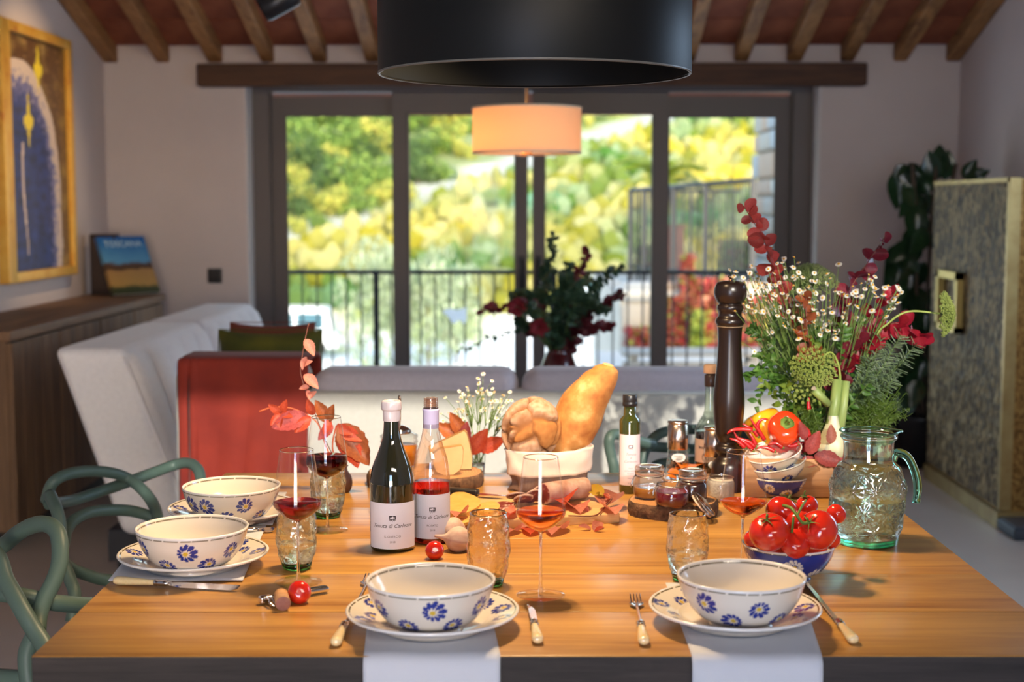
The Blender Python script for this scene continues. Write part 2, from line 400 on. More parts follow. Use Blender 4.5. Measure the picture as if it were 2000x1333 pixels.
# white cow-shaped sticker on the second sash
cow = [(866, 606), (880, 603), (893, 606), (911, 601), (912, 622), (909, 631), (904, 633), (902, 626), (893, 627), (889, 633), (883, 632), (879, 624), (874, 617), (866, 612)]
P = [onY(x, y, DY-.041) for x, y in cow]; c = P[0]
g = G().add(([(p.x, p.y, p.z) for p in P] + [(p.x, p.y+.002, p.z) for p in P], [tuple(range(len(P))), tuple(range(len(P), 2*len(P)))[::-1]] + [(i, (i+1) % len(P), len(P)+(i+1) % len(P), len(P)+i) for i in range(len(P))]))
o = g.build('sticker', shade_mat('white vinyl', (.92, .94, .97), .85), smooth=False); tag(o, 'white cow-shaped sticker on the glass of the terrace door', 'sticker')
# ================================================================ FURNITURE
# painting on the left wall
pa, pb = onY(12, 300, 1), onY(148, 300, 1)
def yonX(px, X):        # world Y where the vertical line px meets the plane x = X
    v = ray(px, 400); return v.y/v.x*X
PX = XL+.05; Y0, Y1 = yonX(12, PX), yonX(148, PX)
def zX(px, py, X):
    v = ray(px, py); return CAM_H + v.z/v.x*X
pz0, pz1 = zX(148, 536, PX), zX(148, 83, PX)
t = thing('painting', 'tall framed abstract painting of a blue arch with yellow birds on the left wall', 'painting', (XL, (Y0+Y1)/2, pz0))
Lh = (Y1-Y0)/2; Hh = pz1-pz0
gold = M('gold leaf frame', (.72, .38, .05), .38, metal=.35, c2=(.62, .22, .06), nscale=9, stops=[(.2, (.45, .10, .03)), (.38, (.70, .36, .05)), (.7, (.80, .50, .10))], bmp=.1)
g = G()
for a in ((-Lh, -Lh+.11, 0, Hh), (Lh-.055, Lh, 0, Hh), (-Lh+.11, Lh-.055, 0, .05), (-Lh+.11, Lh-.055, Hh-.05, Hh)):
    g.add(rbox(.004, .055, a[0], a[1], a[2], a[3], .006))
g.build('frame', gold, t)
def pcol(u, v):      # u 0..1 towards the far end, v 0..1 up: flat painted picture
    n = nz(u*6, v*14, 0); base = np.array((.11, .05, .015)) + (.22*n if n > 0 else 0)*np.array((1, .75, .2)) + max(0, nz(u*22, v*50, 4)-.25)*.4*np.array((1, .7, .3)); base = base*(1+.5*nz(u*40, v*60, 2))
    ua = .20; yy = 1-v
    cu = (u-ua)/.66 + n*.03; hh = (yy-.105)/.9
    ell = cu**2 + max(0, (1-min(hh/.62, 1)))**2
    if hh > 0 and ell < 1 and hh < 1:
        k = 1-math.sqrt(ell)
        k += .13*nz(u*25, v*30, 3)+.08*nz(u*50, v*90, 9)
        if k > .24: base = np.array((.010, .026, .14))*(1+.8*nz(u*9, v*30, 7)+.4*nz(u*30, v*40, 2)) + .18*max(0, .35-hh)*np.array((1.2, 1, .9))
        elif k > .14: base = np.array((.16, .16, .33))
        else: base = np.array((.62, .50, .42))
    def bird(cx, cy, s, uu, yyy):
        dx, dy = abs(uu-cx), (yyy-cy)/s
        if -1 < dy < 1.35:
            if dx < .035*(1-abs(dy-.1)/1.3): return True
            if 0 < dy < .62 and dx < .17*s/.12*.55 and abs(dy-.1-(dx*6)**2*.28) < .17: return True
            if -.1 < dy < .5 and dx < .075*(1-abs(dy-.15)): return True
        return False
    if bird(.34, .345, .10, u, yy) or bird(.52, .115, .09, u, yy): base = np.array((.80, .62, .03))
    if abs(u-.25-.03*math.sin(yy*8)) < .018*(1 if yy < .8 else .6) and .45 < yy < .93: base = np.array((.62, .48, .42))
    return base
nu, nv = 90, 220
V, Fc = grid(nu, nv, lambda u, v: (.028, -Lh+.105+u*(2*Lh-.155), .045+v*(Hh-.09)))
me = bpy.data.meshes.new('canvas'); me.from_pydata(V, [], Fc)
ca = me.color_attributes.new('Col', 'FLOAT_COLOR', 'POINT')
cols = np.ones((len(V), 4)); k = 0
for i in range(nu+1):
    for j in range(nv+1): cols[k, :3] = np.clip(pcol(i/nu, j/nv), 0, 1); k += 1
ca.data.foreach_set('color', cols.ravel()); me.materials.append(M('oil paint', (.5, .5, .5), .4, attr=True, bmp=.2, bscale=60))
link('canvas', me, t)
sp = bpy.data.lights.new('picture_spot', 'SPOT'); so = bpy.data.objects.new('picture_spot', sp); COL.objects.link(so)
sp.energy = 95; sp.color = (1, .68, .36); sp.spot_size = math.radians(52); sp.spot_blend = .8; sp.shadow_soft_size = .03
so.location = (XL+1.25, (Y0+Y1)/2-.5, 2.75); so.rotation_euler = (Vector((XL, (Y0+Y1)/2, 1.75))-so.location).to_track_quat('-Z', 'Y').to_euler()
# sideboard along the left wall
SX = -2.075; SYa, SYb = 5.60, 8.0; SZ = .90
oldoak = wood('old grey oak', (.055, .030, .017), (.20, .115, .062), .7, axis=2, scale=.7, bmp=.3)
oaktop = wood('sideboard top oak', (.075, .036, .018), (.24, .13, .065), .6, axis=1, scale=.7, bmp=.2)
t = thing('sideboard', 'long weathered wooden sideboard against the left wall', 'sideboard', ((XL+SX)/2, (SYa+SYb)/2, 0))
G().add(box(XL+.01, SX-.03, SYa+.03, SYb-.02, .08, SZ-.04)).build('body', oldoak, t, False, world=True)
G().add(rbox(XL+.005, SX, SYa, SYb, SZ-.04, SZ, .006)).build('worktop', oaktop, t, world=True)
G().add(box(XL+.03, SX-.08, SYa+.06, SYb-.05, 0, .085)).build('plinth', M('dark plinth', (.02, .018, .017), .7), t, False, world=True)
yd = [SYa+.03+i*(SYb-SYa-.05)/4 for i in range(5)]
for i in range(4):
    d = G().add(box(SX-.032, SX-.022, yd[i]+.006, yd[i+1]-.006, .09, SZ-.05)).build('door', oldoak, t, False, world=True)
    npk = 5; wpk = (yd[i+1]-yd[i]-.014)/npk
    for k in range(npk):
        ya = yd[i]+.007+k*wpk
        p = G().add(rbox(SX-.024, SX-.008, ya+.0015, ya+wpk-.0015, .09, SZ-.05, .003, 1)).build('plank', oldoak, None, False)
        off = Vector(t.location); p.data.transform(Matrix.Translation(-off)); p.parent = d
# book standing at the far end of the sideboard
bk = onY(262, 574, 7.55)
t = thing('box_file', 'dark box behind the leaning book on the sideboard', 'box', (-2.39, 7.96, SZ))
G().add(rbox(-.07, .07, -.08, .02, 0, .34, .004)).build('shell', M('dark box', (.035, .022, .02), .7), t)
G().add(rbox(-.06, .06, -.086, -.079, .03, .31, .002)).build('front_panel', M('dark box front', (.05, .032, .028), .6), t)
t = thing('book', 'blue photo book with a landscape cover leaning on the dark box', 'book', (-2.20, 7.84, SZ+.004), math.radians(-6))
t.rotation_euler = (math.radians(-26), 0, math.radians(50))
bw, bh = .30, .345
def bookcol():
    m, nt, b = _new('book cover'); v = coords(nt); sx = nt.nodes.new('ShaderNodeSeparateXYZ'); nt.links.new(v, sx.inputs[0])
    n = ntex(nt, coords(nt), 22, 3); ad = nt.nodes.new('ShaderNodeMath'); ad.operation = 'MULTIPLY_ADD'; ad.inputs[1].default_value = .05
    nt.links.new(n, ad.inputs[0]); nt.links.new(sx.outputs[2], ad.inputs[2])
    c = ramp(nt, ad.outputs[0], [(0, (.03, .04, .015)), (.06, (.05, .06, .02)), (.075, (.42, .25, .07)), (.165, (.36, .20, .07)), (.175, (.07, .035, .02)), (.20, (.10, .05, .03)), (.215, (.10, .30, .50)), (.36, (.01, .11, .36))])
    nt.links.new(c, b.inputs['Base Color']); b.inputs['Roughness'].default_value = .3; return m
G().add(box(-bw/2, bw/2, -.026, -.023, 0, bh)).add(box(-bw/2, bw/2, 0, .003, 0, bh)).add(box(-bw/2-.003, -bw/2, -.026, .003, 0, bh)).build('cover', bookcol(), t, False)
G().add(box(-bw/2, bw/2-.004, -.023, 0, .003, bh-.003)).build('pages', M('paper', (.8, .77, .7), .8), t, False)
vf = text_vf('TOSCANA', .052, weight=.0006); g = G().add(([(x, -.0268, bh-.062+y) for x, y, z in vf[0]], vf[1])); g.build('cover_title', M('pale print', (.45, .6, .7), .5), t, False)
# ---------------------------------------------------------------- sofas
fab = M('pale linen upholstery', (.72, .72, .76), .9, c2=(.78, .78, .82), nscale=60, bmp=.15, bscale=400, sheen=.3)
fabc = M('cream upholstery', (.56, .55, .49), .9, c2=(.60, .59, .53), nscale=60, bmp=.15, bscale=400, sheen=.2)
fabl = M('lavender grey upholstery', (.56, .51, .56), .9, c2=(.61, .56, .61), nscale=60, bmp=.15, bscale=400, sheen=.3)
drk = M('dark sofa base', (.02, .022, .03), .6)  # evenly dark sofa bases and legs
# left sofa: two leaning back modules with vertical tufting, facing right
t = thing('sofa', 'white upholstered sofa with leaning tufted back along the sideboard', 'sofa', (-1.35, 6.4, 0))
def back_module(ya, yb, x_bot, x_top, z0, z1, thick, parent):
    n = 5
    def fn(u, v):
        y = ya+(yb-ya)*u; edge = min(u, 1-u)*(yb-ya); z = z0+(z1-z0)*v
        e = min(1, edge/.04); ez = min(1, (1-v)*(z1-z0)/.05, v*(z1-z0)/.05+.3)
        x = x_bot+(x_top-x_bot)*v; tuft = abs(math.sin(PI*n*u))**.45
        return (x + .022*tuft*math.sqrt(e)*math.sqrt(max(ez, 0)) - .03*(1-math.sqrt(max(0, e)))-.03*(1-math.sqrt(max(0, ez))), y, z - .01*(1-e))
    g = G().add(grid(50, 16, fn))
    V, Fc = rbox(-thick, 0, ya, yb, z0, z1, .035)
    V = [(x + x_bot+(x_top-x_bot)*((z-z0)/(z1-z0)) - .004, y, z) for x, y, z in V]; g.add((V, Fc))
    g.build('back_cushion', fab, parent, world=True)
    g2 = G().add(tube([(x_bot-.002, ya+.004, z0+.03), (x_top-.008, ya+.004, z1-.03)], .006)); g2.build('piping', fab, parent, world=True)
back_module(5.20, 6.42, -1.26, -1.50, .17, .875, .27, t)
back_module(6.45, 7.62, -1.26, -1.50, .17, .875, .27, t)
for a, b in ((5.22, 6.42), (6.45, 7.6)): G().add(rbox(-1.25, -.55, a, b, .17, .42, .05)).build('seat_cushion', fab, t, world=True)
G().add(box(-1.6, -.6, 5.25, 7.58, .06, .18)).build('base', drk, t, False, world=True)
for x in (-1.55, -.65):
    for y in (5.32, 7.5): G().add(box(x-.03, x+.03, y-.03, y+.03, 0, .07)).build('leg', drk, t, False, world=True)
# white scatter cushion leaning on the left sofa back near its end
def cushion_vf(w, h, th, pinch=.06, n=18):
    V = []; Fc = []
    def fn(side):
        def f(u, v):
            a, b = 2*u-1, 2*v-1; k = (1-a**4)*(1-b**4)
            s = 1-pinch*(1-abs(a)**2)*(abs(b)**3) ; s2 = 1-pinch*(1-abs(b)**2)*(abs(a)**3)
            return (a*w/2*s2, side*th/2*max(0, k)**.55 + .004*nz(a*3, b*3, side), b*h/2*s)
        return f
    g = G().add(grid(n, n, fn(-1))); g2 = grid(n, n, fn(1)); g.add((g2[0], [f[::-1] for f in g2[1]])); return g.V, g.F
# right sofa seen from behind
SB = 4.62
t = thing('sofa', 'long cream sofa seen from behind between table and terrace doors', 'sofa', (.5, SB+.5, 0))
x0 = onY(338, 800, SB).x; xg0 = onY(600, 740, SB).x; xg1 = onY(1015, 740, SB).x; xg2 = onY(1600, 740, SB).x
zc, zt = onY(1000, 766, SB).z, onY(1000, 726, SB+.05).z
G().add(rbox(xg0-.01, xg2+.02, SB, SB+.13, .12, zc, .018)).build('back_panel', fabc, t, world=True)
G().add(tube([(xg0+.01, SB+.004, zc-.004), (xg2, SB+.004, zc-.004)], .005)).add(tube([(onY(1248, 800, SB).x, SB, zc-.01), (onY(1248, 800, SB).x, SB, .2)], .003)).build('piping', fabc, t, world=True)
for a, b in ((xg0, xg1-.006), (xg1+.006, xg2)):
    o = G().add(rbox(a, b, SB+.035, SB+.27, .40, zt, .06, 4)).build('back_cushion', fabl, t, world=True)
    G().add(rbox(a, b, SB+.26, SB+1.0, .30, .47, .05, 3)).build('seat_cushion', fabl, t, world=True)
G().add(box(x0+.05, xg2, SB+.04, SB+1.0, .10, .31)).build('base', fabl, t, False, world=True)
for x in (x0+.12, xg2-.1):
    for y in (SB+.1, SB+.92): G().add(box(x-.03, x+.03, y-.03, y+.03, 0, .11)).build('leg', drk, t, False, world=True)
zt2 = onY(460, 712, SB-.03).z
G().add(rbox(x0, xg0-.012, SB, SB+.24, .10, zt2-.012, .05, 4)).build('armrest', fabc, t, world=True)
# rust throw draped over the end of it
xa, xb = onY(352, 800, SB-.02).x, onY(603, 800, SB-.02).x
def drape(x0, x1, zt, yb, thick, zfront, zback, seed):
    path = [(yb-.012, zfront), (yb-.012, zt-.06), (yb+.02, zt), (yb+thick/2, zt+.008), (yb+thick-.02, zt), (yb+thick+.012, zt-.06), (yb+thick+.012, zback)]
    L = cr([(0, a, b) for a, b in path], 8)
    def fn(u, v):
        i = v*(len(L)-1); k = min(int(i), len(L)-2); f = i-k; y = L[k][1]*(1-f)+L[k+1][1]*f; z = L[k][2]*(1-f)+L[k+1][2]*f
        fall = max(0, zt-z); front = -1 if v < .5 else 1
        wv = (.010*math.sin(u*13+2*nz(u*2, z*2, seed))+.008*nz(u*5, z*5, seed))*min(1, fall*4)
        if u < .12: wv += .012*math.sin(u*150)*.6
        return (x0+(x1-x0)*u + .012*nz(z*4, u*1, seed+9)*fall*3, y+front*(abs(wv)+.004), z-.02*fall*nz(u*3, 0, seed))
    return grid(60, 60, fn)
velv = M('rust velvet', (.27, .026, .012), .85, c2=(.17, .014, .009), nscale=5, sheen=.08, bmp=.15, bscale=180)
o = G().add(drape(xa, xb, zt2, SB, .24, .22, .5, 3)).build('throw_blanket', velv)
md = o.modifiers.new('s', 'SOLIDIFY'); md.thickness = .012; md.offset = 1
tag(o, 'rust red velvet throw draped over the end of the cream sofa', 'blanket')
# two scatter cushions on the far sofa seat
def cushion(label, pxl, pxr, pyt, Y, mat, h, tilt, seat=.47, rz=0):
    xl, xr = onY(pxl, pyt, Y).x, onY(pxr, pyt, Y).x; w_ = xr-xl
    t = thing('cushion', label, 'cushion', ((xl+xr)/2, Y, seat+h/2), 0, 'scatter cushions on the sofa'); t.rotation_euler = (tilt, 0, rz)
    G().add(cushion_vf(w_, h, .15)).build('cover', mat, t)
    G().add(tube([(-w_/2, 0, -h/2), (w_/2, 0, -h/2), (w_/2, 0, h/2), (-w_/2, 0, h/2)], .004, 6, closed=True)).build('seam', mat, t)
vg = M('olive velvet', (.10, .095, .006), .8, c2=(.035, .042, .004), nscale=7, sheen=.1, bmp=.1, bscale=200)
vr = M('rust linen cushion', (.22, .05, .028), .9, c2=(.17, .035, .02), nscale=20, sheen=.1)
zg = onY(500, 644, 5.12).z
cushion('olive green velvet cushion on the sofa', 424, 626, 650, 5.10, vg, zg-.47, math.radians(-8))
cushion('rust cushion behind the olive green cushion', 448, 612, 634, 5.30, vr, onY(500, 630, 5.3).z-.47, math.radians(-10), rz=.06)
# low coffee table (behind the sofa) with vase of eucalyptus
VY = 6.35; vz = .46
t = thing('coffee_table', 'low dark coffee table behind the cream sofa carrying a vase', 'table', (.05, VY, 0))
G().add(rbox(-.55, .55, -.32, .32, vz-.04, vz, .006)).build('tabletop', wood('walnut', (.04, .018, .01), (.12, .06, .03), .4), t)
for x in (-.5, .5):
    for y in (-.27, .27): G().add(box(x-.02, x+.02, y-.02, y+.02, 0, vz-.04)).build('leg', blk, t, False)
vp = onY(1092, 690, VY)
t = thing('vase', 'dark red round vase of eucalyptus in front of the terrace doors', 'vase', (vp.x, VY, vz))
vase_m = M('oxblood glaze', (.09, .008, .010), .2, c2=(.05, .006, .008), nscale=8, coat=.5)
zv = onY(1092, 683, VY).z-vz
G().add(lathe([(0, 0), (.05, 0), (.075, .03), (.088, .10), (.084, zv*.72), (.062, zv*.93), (.05, zv*.985), (.053, zv), (.046, zv-.002), (.05, zv*.9), (.07, zv*.6), (0, .02)], 32)).build('body', vase_m, t)
G().add(lathe([(.05, zv*.985), (.056, zv*1.0), (.05, zv*1.012), (.046, zv)], 32)).build('rim', vase_m, t)
VASE_TOP = Vector((vp.x, VY, vz+zv))
# ---------------------------------------------------------------- metal-clad cabinet on the right
CXF = onz(1950, 1033, 0); CX = CXF.x; CYa = CXF.y; CYb = 7.26; CZ = onY(1955, 347, CYa).z
t = thing('cabinet', 'tall textured metal cabinet with brass edges on the right', 'cabinet', ((CX+XR)/2, (CYa+CYb)/2, 0))
def hammered():
    m, nt, b = _new('hammered metal front'); v = coords(nt, (1, 1, .45))
    vo = nt.nodes.new('ShaderNodeTexVoronoi'); vo.inputs['Scale'].default_value = 46; nt.links.new(v, vo.inputs[0])
    n = ntex(nt, v, 30, 4, .6, 1.5); c = ramp(nt, n, [(.38, (.018, .009, .003)), (.50, (.13, .078, .030)), (.60, (.42, .31, .15))])
    nt.links.new(c, b.inputs['Base Color']); b.inputs['Metallic'].default_value = .1; b.inputs['Specular IOR Level'].default_value = .25; b.inputs['Roughness'].default_value = .55
    mxx = nt.nodes.new('ShaderNodeMath'); mxx.operation = 'MULTIPLY'; nt.links.new(vo.outputs[0], mxx.inputs[0]); nt.links.new(n, mxx.inputs[1])
    bump(nt, b, mxx.outputs[0], 1, .02); return m
hamm = hammered()
brs = M('aged brass', (.26, .13, .03), .45, metal=.8, stops=[(.3, (.10, .045, .012)), (.5, (.24, .12, .03)), (.7, (.42, .24, .07))], nscale=26, dist=2, bmp=.3)
brs2 = M('pale brass edge', (.42, .30, .12), .4, metal=.8, c2=(.30, .19, .07), nscale=12)
G().add(box(CX+.012, XR-.01, CYa+.004, CYb, .0, CZ-.004)).build('body', brs, t, False, world=True)
ym = CYa+.10
G().add(box(CX, CX+.016, CYa, CYa+.028, .08, CZ)).add(box(CX+.001, CX+.05, CYa-.002, CYa+.006, .08, CZ)).add(box(CX, CX+.02, CYa, CYb, CZ-.018, CZ+.001)).build('edge_trim', brs2, t, False, world=True)
V, Fc = grid(70, 90, lambda u, v: (CX+.004-.008*abs(mnoise.noise(Vector((u*26, v*22, 1)))), CYa+.03+u*(CYb-CYa-.032), .085+v*(CZ-.105)))
G().add((V, Fc)).add(box(CX+.004, CX+.014, CYa+.03, CYb, .085, CZ-.02)).build('door', hamm, t, world=True)
G().add(box(CX-.012, XR-.01, CYa-.012, CYb, 0, .075)).build('plinth', brs2, t, False, world=True)
hy0, hy1 = yonX(1888, CX), yonX(1846, CX); hz1, hz0 = zX(1888, 534, CX), zX(1888, 655, CX)
g = G()
for a in ((hy0, hy0+.035, hz0, hz1), (hy1-.035, hy1, hz0, hz1), (hy0, hy1, hz1-.035, hz1), (hy0, hy1, hz0, hz0+.03)): g.add(box(CX-.035, CX-.002, *a))
g.build('handle', M('handle brass', (.60, .45, .16), .35, metal=.8), t, False, world=True)
# low black bench against the far wall on the right and a dark box on the floor
t = thing('bench', 'low black bench by the far wall behind the bouquet', 'bench', (1.75, 8.05, 0))
G().add(rbox(-.35, .68, -.3, .3, .36, .46, .01)).build('seat', M('black leather', (.012, .011, .012), .5), t)
G().add(box(-.33, .66, -.28, .28, .05, .37)).build('body', M('black wood', (.008, .007, .007), .6), t, False)
for x in (-.3, .6): G().add(box(x-.02, x+.02, -.26, .26, 0, .06)).build('foot', blk, t, False)
p = onz(2000, 1052, 0)
t = thing('storage_box', 'low dark box on the floor at the right edge of the picture', 'box', (p.x+.10, p.y+.15, 0))
G().add(rbox(-.16, .3, -.2, .2, 0, .05, .01)).build('body', M('dark grey box', (.03, .035, .045), .5), t)
G().add(rbox(-.15, .29, -.19, .19, .05, .056, .003)).build('lid', M('dark grey lid', (.05, .055, .07), .5), t)
# ---------------------------------------------------------------- lamps
LY = 2.78; LC = onY(1044, 147, LY); LR = .3
t = thing('pendant_lamp', 'large black drum pendant lamp hanging over the dining table', 'lamp', (LC.x, LY, LC.z))
bm_ = M('matte black lacquer', (.005, .0058, .006), .5, bmp=.03, bscale=200, spec=.3)
G().add(lathe([(LR-.003, .004), (LR, 0), (LR+.001, .002), (LR, .34), (LR-.003, .34), (LR-.003, .004)], 96)).build('lamp_shade', bm_, t)
G().add(lathe([(LR-.0035, 0.0005), (LR-.0005, -.0005), (LR+.0015, .0015), (LR+.001, .0035)], 96)).build('shade_rim', M('rim edge', (.12, .12, .11), .4), t)
G().add(lathe([(0, .335), (LR-.004, .335), (LR-.004, .33), (0, .33)], 48)).build('shade_top', bm_, t)
rz_ = roof_z(LY)-.0-LC.z
G().add(tube([(0, 0, .34), (0, 0, rz_)], .004)).build('cable', blk, t)
bulbm = M('lit bulb', (1, .72, .42), .3, emit=6)
for k in range(3):
    a = 2*PI*k/3+.5; bx, by = .07*math.cos(a), .07*math.sin(a)
    b = G().add(mv(sphere(.028, 14, 10), bx, by, .29)).build('bulb', bulbm, t)
    G().add(tube([(bx, by, .30), (bx, by, .335)], .014)).build('bulb_socket', blk, b)
    ld = bpy.data.lights.new('lamp_bulb', 'SPOT'); lo = bpy.data.objects.new('lamp_bulb', ld); COL.objects.link(lo)
    ld.energy = 39; ld.color = (1, .69, .37); ld.shadow_soft_size = .022; ld.spot_size = math.radians(94); ld.spot_blend = .55
    lo.location = (LC.x-.07+bx, LY+by, LC.z+.25)
# cream drum pendant behind
DYl = 6.3; c = onY(1029, 299, DYl); RL = 106/ppm(c)
t = thing('pendant_lamp', 'small cream fabric drum pendant lamp glowing in front of the doors', 'lamp', (c.x, DYl, c.z))
hL = zat(c, 212)-c.z
G().add(lathe([(RL, 0), (RL, hL)], 80)).build('lamp_shade', shade_mat('cream lampshade fabric', (.80, .60, .40), .35), t)
G().add(lathe([(RL-.002, -.004), (RL+.003, -.003), (RL+.003, .004), (RL-.002, .004), (RL-.002, -.004)], 80)).add(lathe([(RL-.002, hL-.004), (RL+.003, hL-.004), (RL+.003, hL+.004), (RL-.002, hL+.004), (RL-.002, hL-.004)], 80)).build('shade_rim', M('cream band', (.8, .66, .48), .8), t)
G().add(lathe([(0, .008), (RL-.01, .008)], 64)).build('diffuser', shade_mat('lamp diffuser', (.9, .8, .68), .4), t)
G().add(tube([(0, 0, hL-.02), (0, 0, roof_z(DYl)-c.z)], .008)).build('cable', blk, t)
b = G().add(mv(sphere(.03, 14, 10), 0, 0, hL*.5)).build('bulb', bulbm, t)
G().add(mv(lathe([(0, -.01), (.028, -.01), (.022, .012), (0, .012)], 20), 0, 0, -.005)).build('finial', M('wooden finial', (.5, .3, .15), .5), t)
ld = bpy.data.lights.new('drum_bulb', 'POINT'); lo = bpy.data.objects.new('drum_bulb', ld); COL.objects.link(lo)
ld.energy = 6; ld.color = (1, .46, .16); ld.shadow_soft_size = .05; lo.location = (c.x-.05, DYl, c.z+hL*.45-.03)
# black spotlight head peeking in at the top
p = onY(541, 4, 5.4)
t = thing('spotlight', 'black cylindrical spotlight head at the top edge under the ceiling', 'lamp', p)
t.rotation_euler = (0, math.radians(62), 0)
G().add(lathe([(0, -.06), (.045, -.06), (.05, -.05), (.05, .07), (.04, .08), (0, .08)], 28)).build('housing', blk, t)
G().add(lathe([(.036, -.061), (.046, -.063), (.046, -.055), (.036, -.055)], 28)).build('bezel', hm, t)
a_ = G().add(tube([(0, 0, .03), (-.06, 0, .10)], .008)).build('bracket', blk, t)
g = G().add(tube([(p.x-.02, 5.4, p.z+.08), (p.x-.02, 5.4, roof_z(5.4)-.1)], .008)); o = g.build('mounting_rod', blk); o.data.transform(t.matrix_basis.inverted()); o.parent = t
# ================================================================ OUTSIDE
def zt(x, y):
    y0 = 70+1.5*math.sin(x*.06)
    if y < 14: return -5.4
    z = -5.4
    if y > y0: z += .285*(y-y0) if y < 175 else .285*(175-y0) + .1*(y-175)
    return z + .25*nz(x, y, 0, .08)
G0, G1 = 10, 230
xs = np.linspace(-90, 90, 121); ys = np.concatenate([np.linspace(10, 68, 30), np.linspace(70, 230, 110)])
V = [(x, y, zt(x, y)) for x in xs for y in ys]; n = len(ys)
Fc = [(i*n+j, (i+1)*n+j, (i+1)*n+j+1, i*n+j+1) for i in range(len(xs)-1) for j in range(n-1)]
me = bpy.data.meshes.new('hillside'); me.from_pydata(V, [], Fc); me.polygons.foreach_set('use_smooth', [True]*len(me.polygons))
ca = me.color_attributes.new('Col', 'FLOAT_COLOR', 'POINT'); cols = np.ones((len(V), 4))
PA, PB = Vector((-14.8, 86)), Vector((-1.5, 104))
def pathd(x, y):      # signed distance to the pale track climbing the hill
    d = (PB-PA).normalized(); q = Vector((x, y))-PA; return q.x*(-d.y)+q.y*d.x
for k, (x, y, z) in enumerate(V):
    n1 = nz(x, y, 0, .35); n2 = nz(x, y, 5, .07)
    if y < 73:
        c = (.90, .88, .82)
        if x < -7.5 and y > 63.5: c = (.62, .57, .44) if n1 < .1 else (.30, .34, .10)
        if x >= -7.5 and y > 70+.25*(x+7.5)*-.3 and x < -2: c = (.34, .38, .14)
    else:
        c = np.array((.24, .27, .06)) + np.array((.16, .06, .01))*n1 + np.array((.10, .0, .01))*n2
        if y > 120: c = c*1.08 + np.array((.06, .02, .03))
        d = pathd(x, y)
        if abs(d) < 1.7: c = (.36, .37, .32)
        elif 1.7 <= d < 60 and x < 4: c = (.20, .24, .10)
    cols[k, :3] = np.clip(c, 0, 1)
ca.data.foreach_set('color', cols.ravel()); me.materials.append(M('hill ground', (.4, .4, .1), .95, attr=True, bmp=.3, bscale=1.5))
hill = link('hillside', me); hill['kind'] = 'structure'
# vine rows: leafy clumps, uncountable
ico = [(0, 0, -1), (.7236, -.5257, -.4472), (-.2764, -.8506, -.4472), (-.8944, 0, -.4472), (-.2764, .8506, -.4472), (.7236, .5257, -.4472), (.2764, -.8506, .4472), (-.7236, -.5257, .4472), (-.7236, .5257, .4472), (.2764, .8506, .4472), (.8944, 0, .4472), (0, 0, 1)]
icf = [(0, 1, 2), (1, 0, 5), (0, 2, 3), (0, 3, 4), (0, 4, 5), (1, 5, 10), (2, 1, 6), (3, 2, 7), (4, 3, 8), (5, 4, 9), (1, 10, 6), (2, 6, 7), (3, 7, 8), (4, 8, 9), (5, 9, 10), (6, 10, 11), (7, 6, 11), (8, 7, 11), (9, 8, 11), (10, 9, 11)]
IV = np.array(ico); IF = np.array(icf)
def clumps(name, centers, radii, colors, mat, parent=None):
    V = []; Fc = []; C = []
    for i, (c, r) in enumerate(zip(centers, radii)):
        s = np.random.uniform(.6, 1.35, (12, 1)); V.append(IV*s*np.array(r)+np.array(c)); Fc.append(IF+12*i); C.append(np.tile(colors[i], (12, 1)))
    V = np.concatenate(V); Fc = np.concatenate(Fc); C = np.concatenate(C)
    me = bpy.data.meshes.new(name); me.from_pydata(V.tolist(), [], Fc.tolist())
    ca = me.color_attributes.new('Col', 'FLOAT_COLOR', 'POINT'); cc = np.ones((len(V), 4)); cc[:, :3] = np.clip(C, 0, 1); ca.data.foreach_set('color', cc.ravel())
    me.materials.append(mat); return link(name, me, parent)
vm = M('vine foliage', (.4, .4, .1), .8, attr=True)
cs, rs, co = [], [], []
y = 74.
while y < 205:
    x = -48.
    while x < 48:
        xx, yy = x+rnd(-.3, .3), y+rnd(-.25, .25)+.35*x*0
        d = pathd(xx, yy)
        if abs(xx) < .23*yy+3 and not (abs(d) < 2.4) and not (1.7 < d < 45 and xx < 3):
            z = zt(xx, yy); n1 = nz(xx, yy, 2, .18); n2 = nz(xx, yy, 8, .05)
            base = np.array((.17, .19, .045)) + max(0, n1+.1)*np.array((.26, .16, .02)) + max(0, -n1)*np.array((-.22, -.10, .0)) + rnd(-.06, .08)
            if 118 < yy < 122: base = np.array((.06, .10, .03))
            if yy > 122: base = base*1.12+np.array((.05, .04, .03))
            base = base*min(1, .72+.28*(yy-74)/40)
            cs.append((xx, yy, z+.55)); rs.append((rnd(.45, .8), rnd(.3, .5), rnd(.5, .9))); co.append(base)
        x += .95 + (y-72)*.006
    y += 1.5 + (y-72)*.006
o = clumps('vineyard_rows', cs, rs, co, vm); tag(o, 'yellow green vineyard rows covering the hill outside', 'vines', kind='stuff')
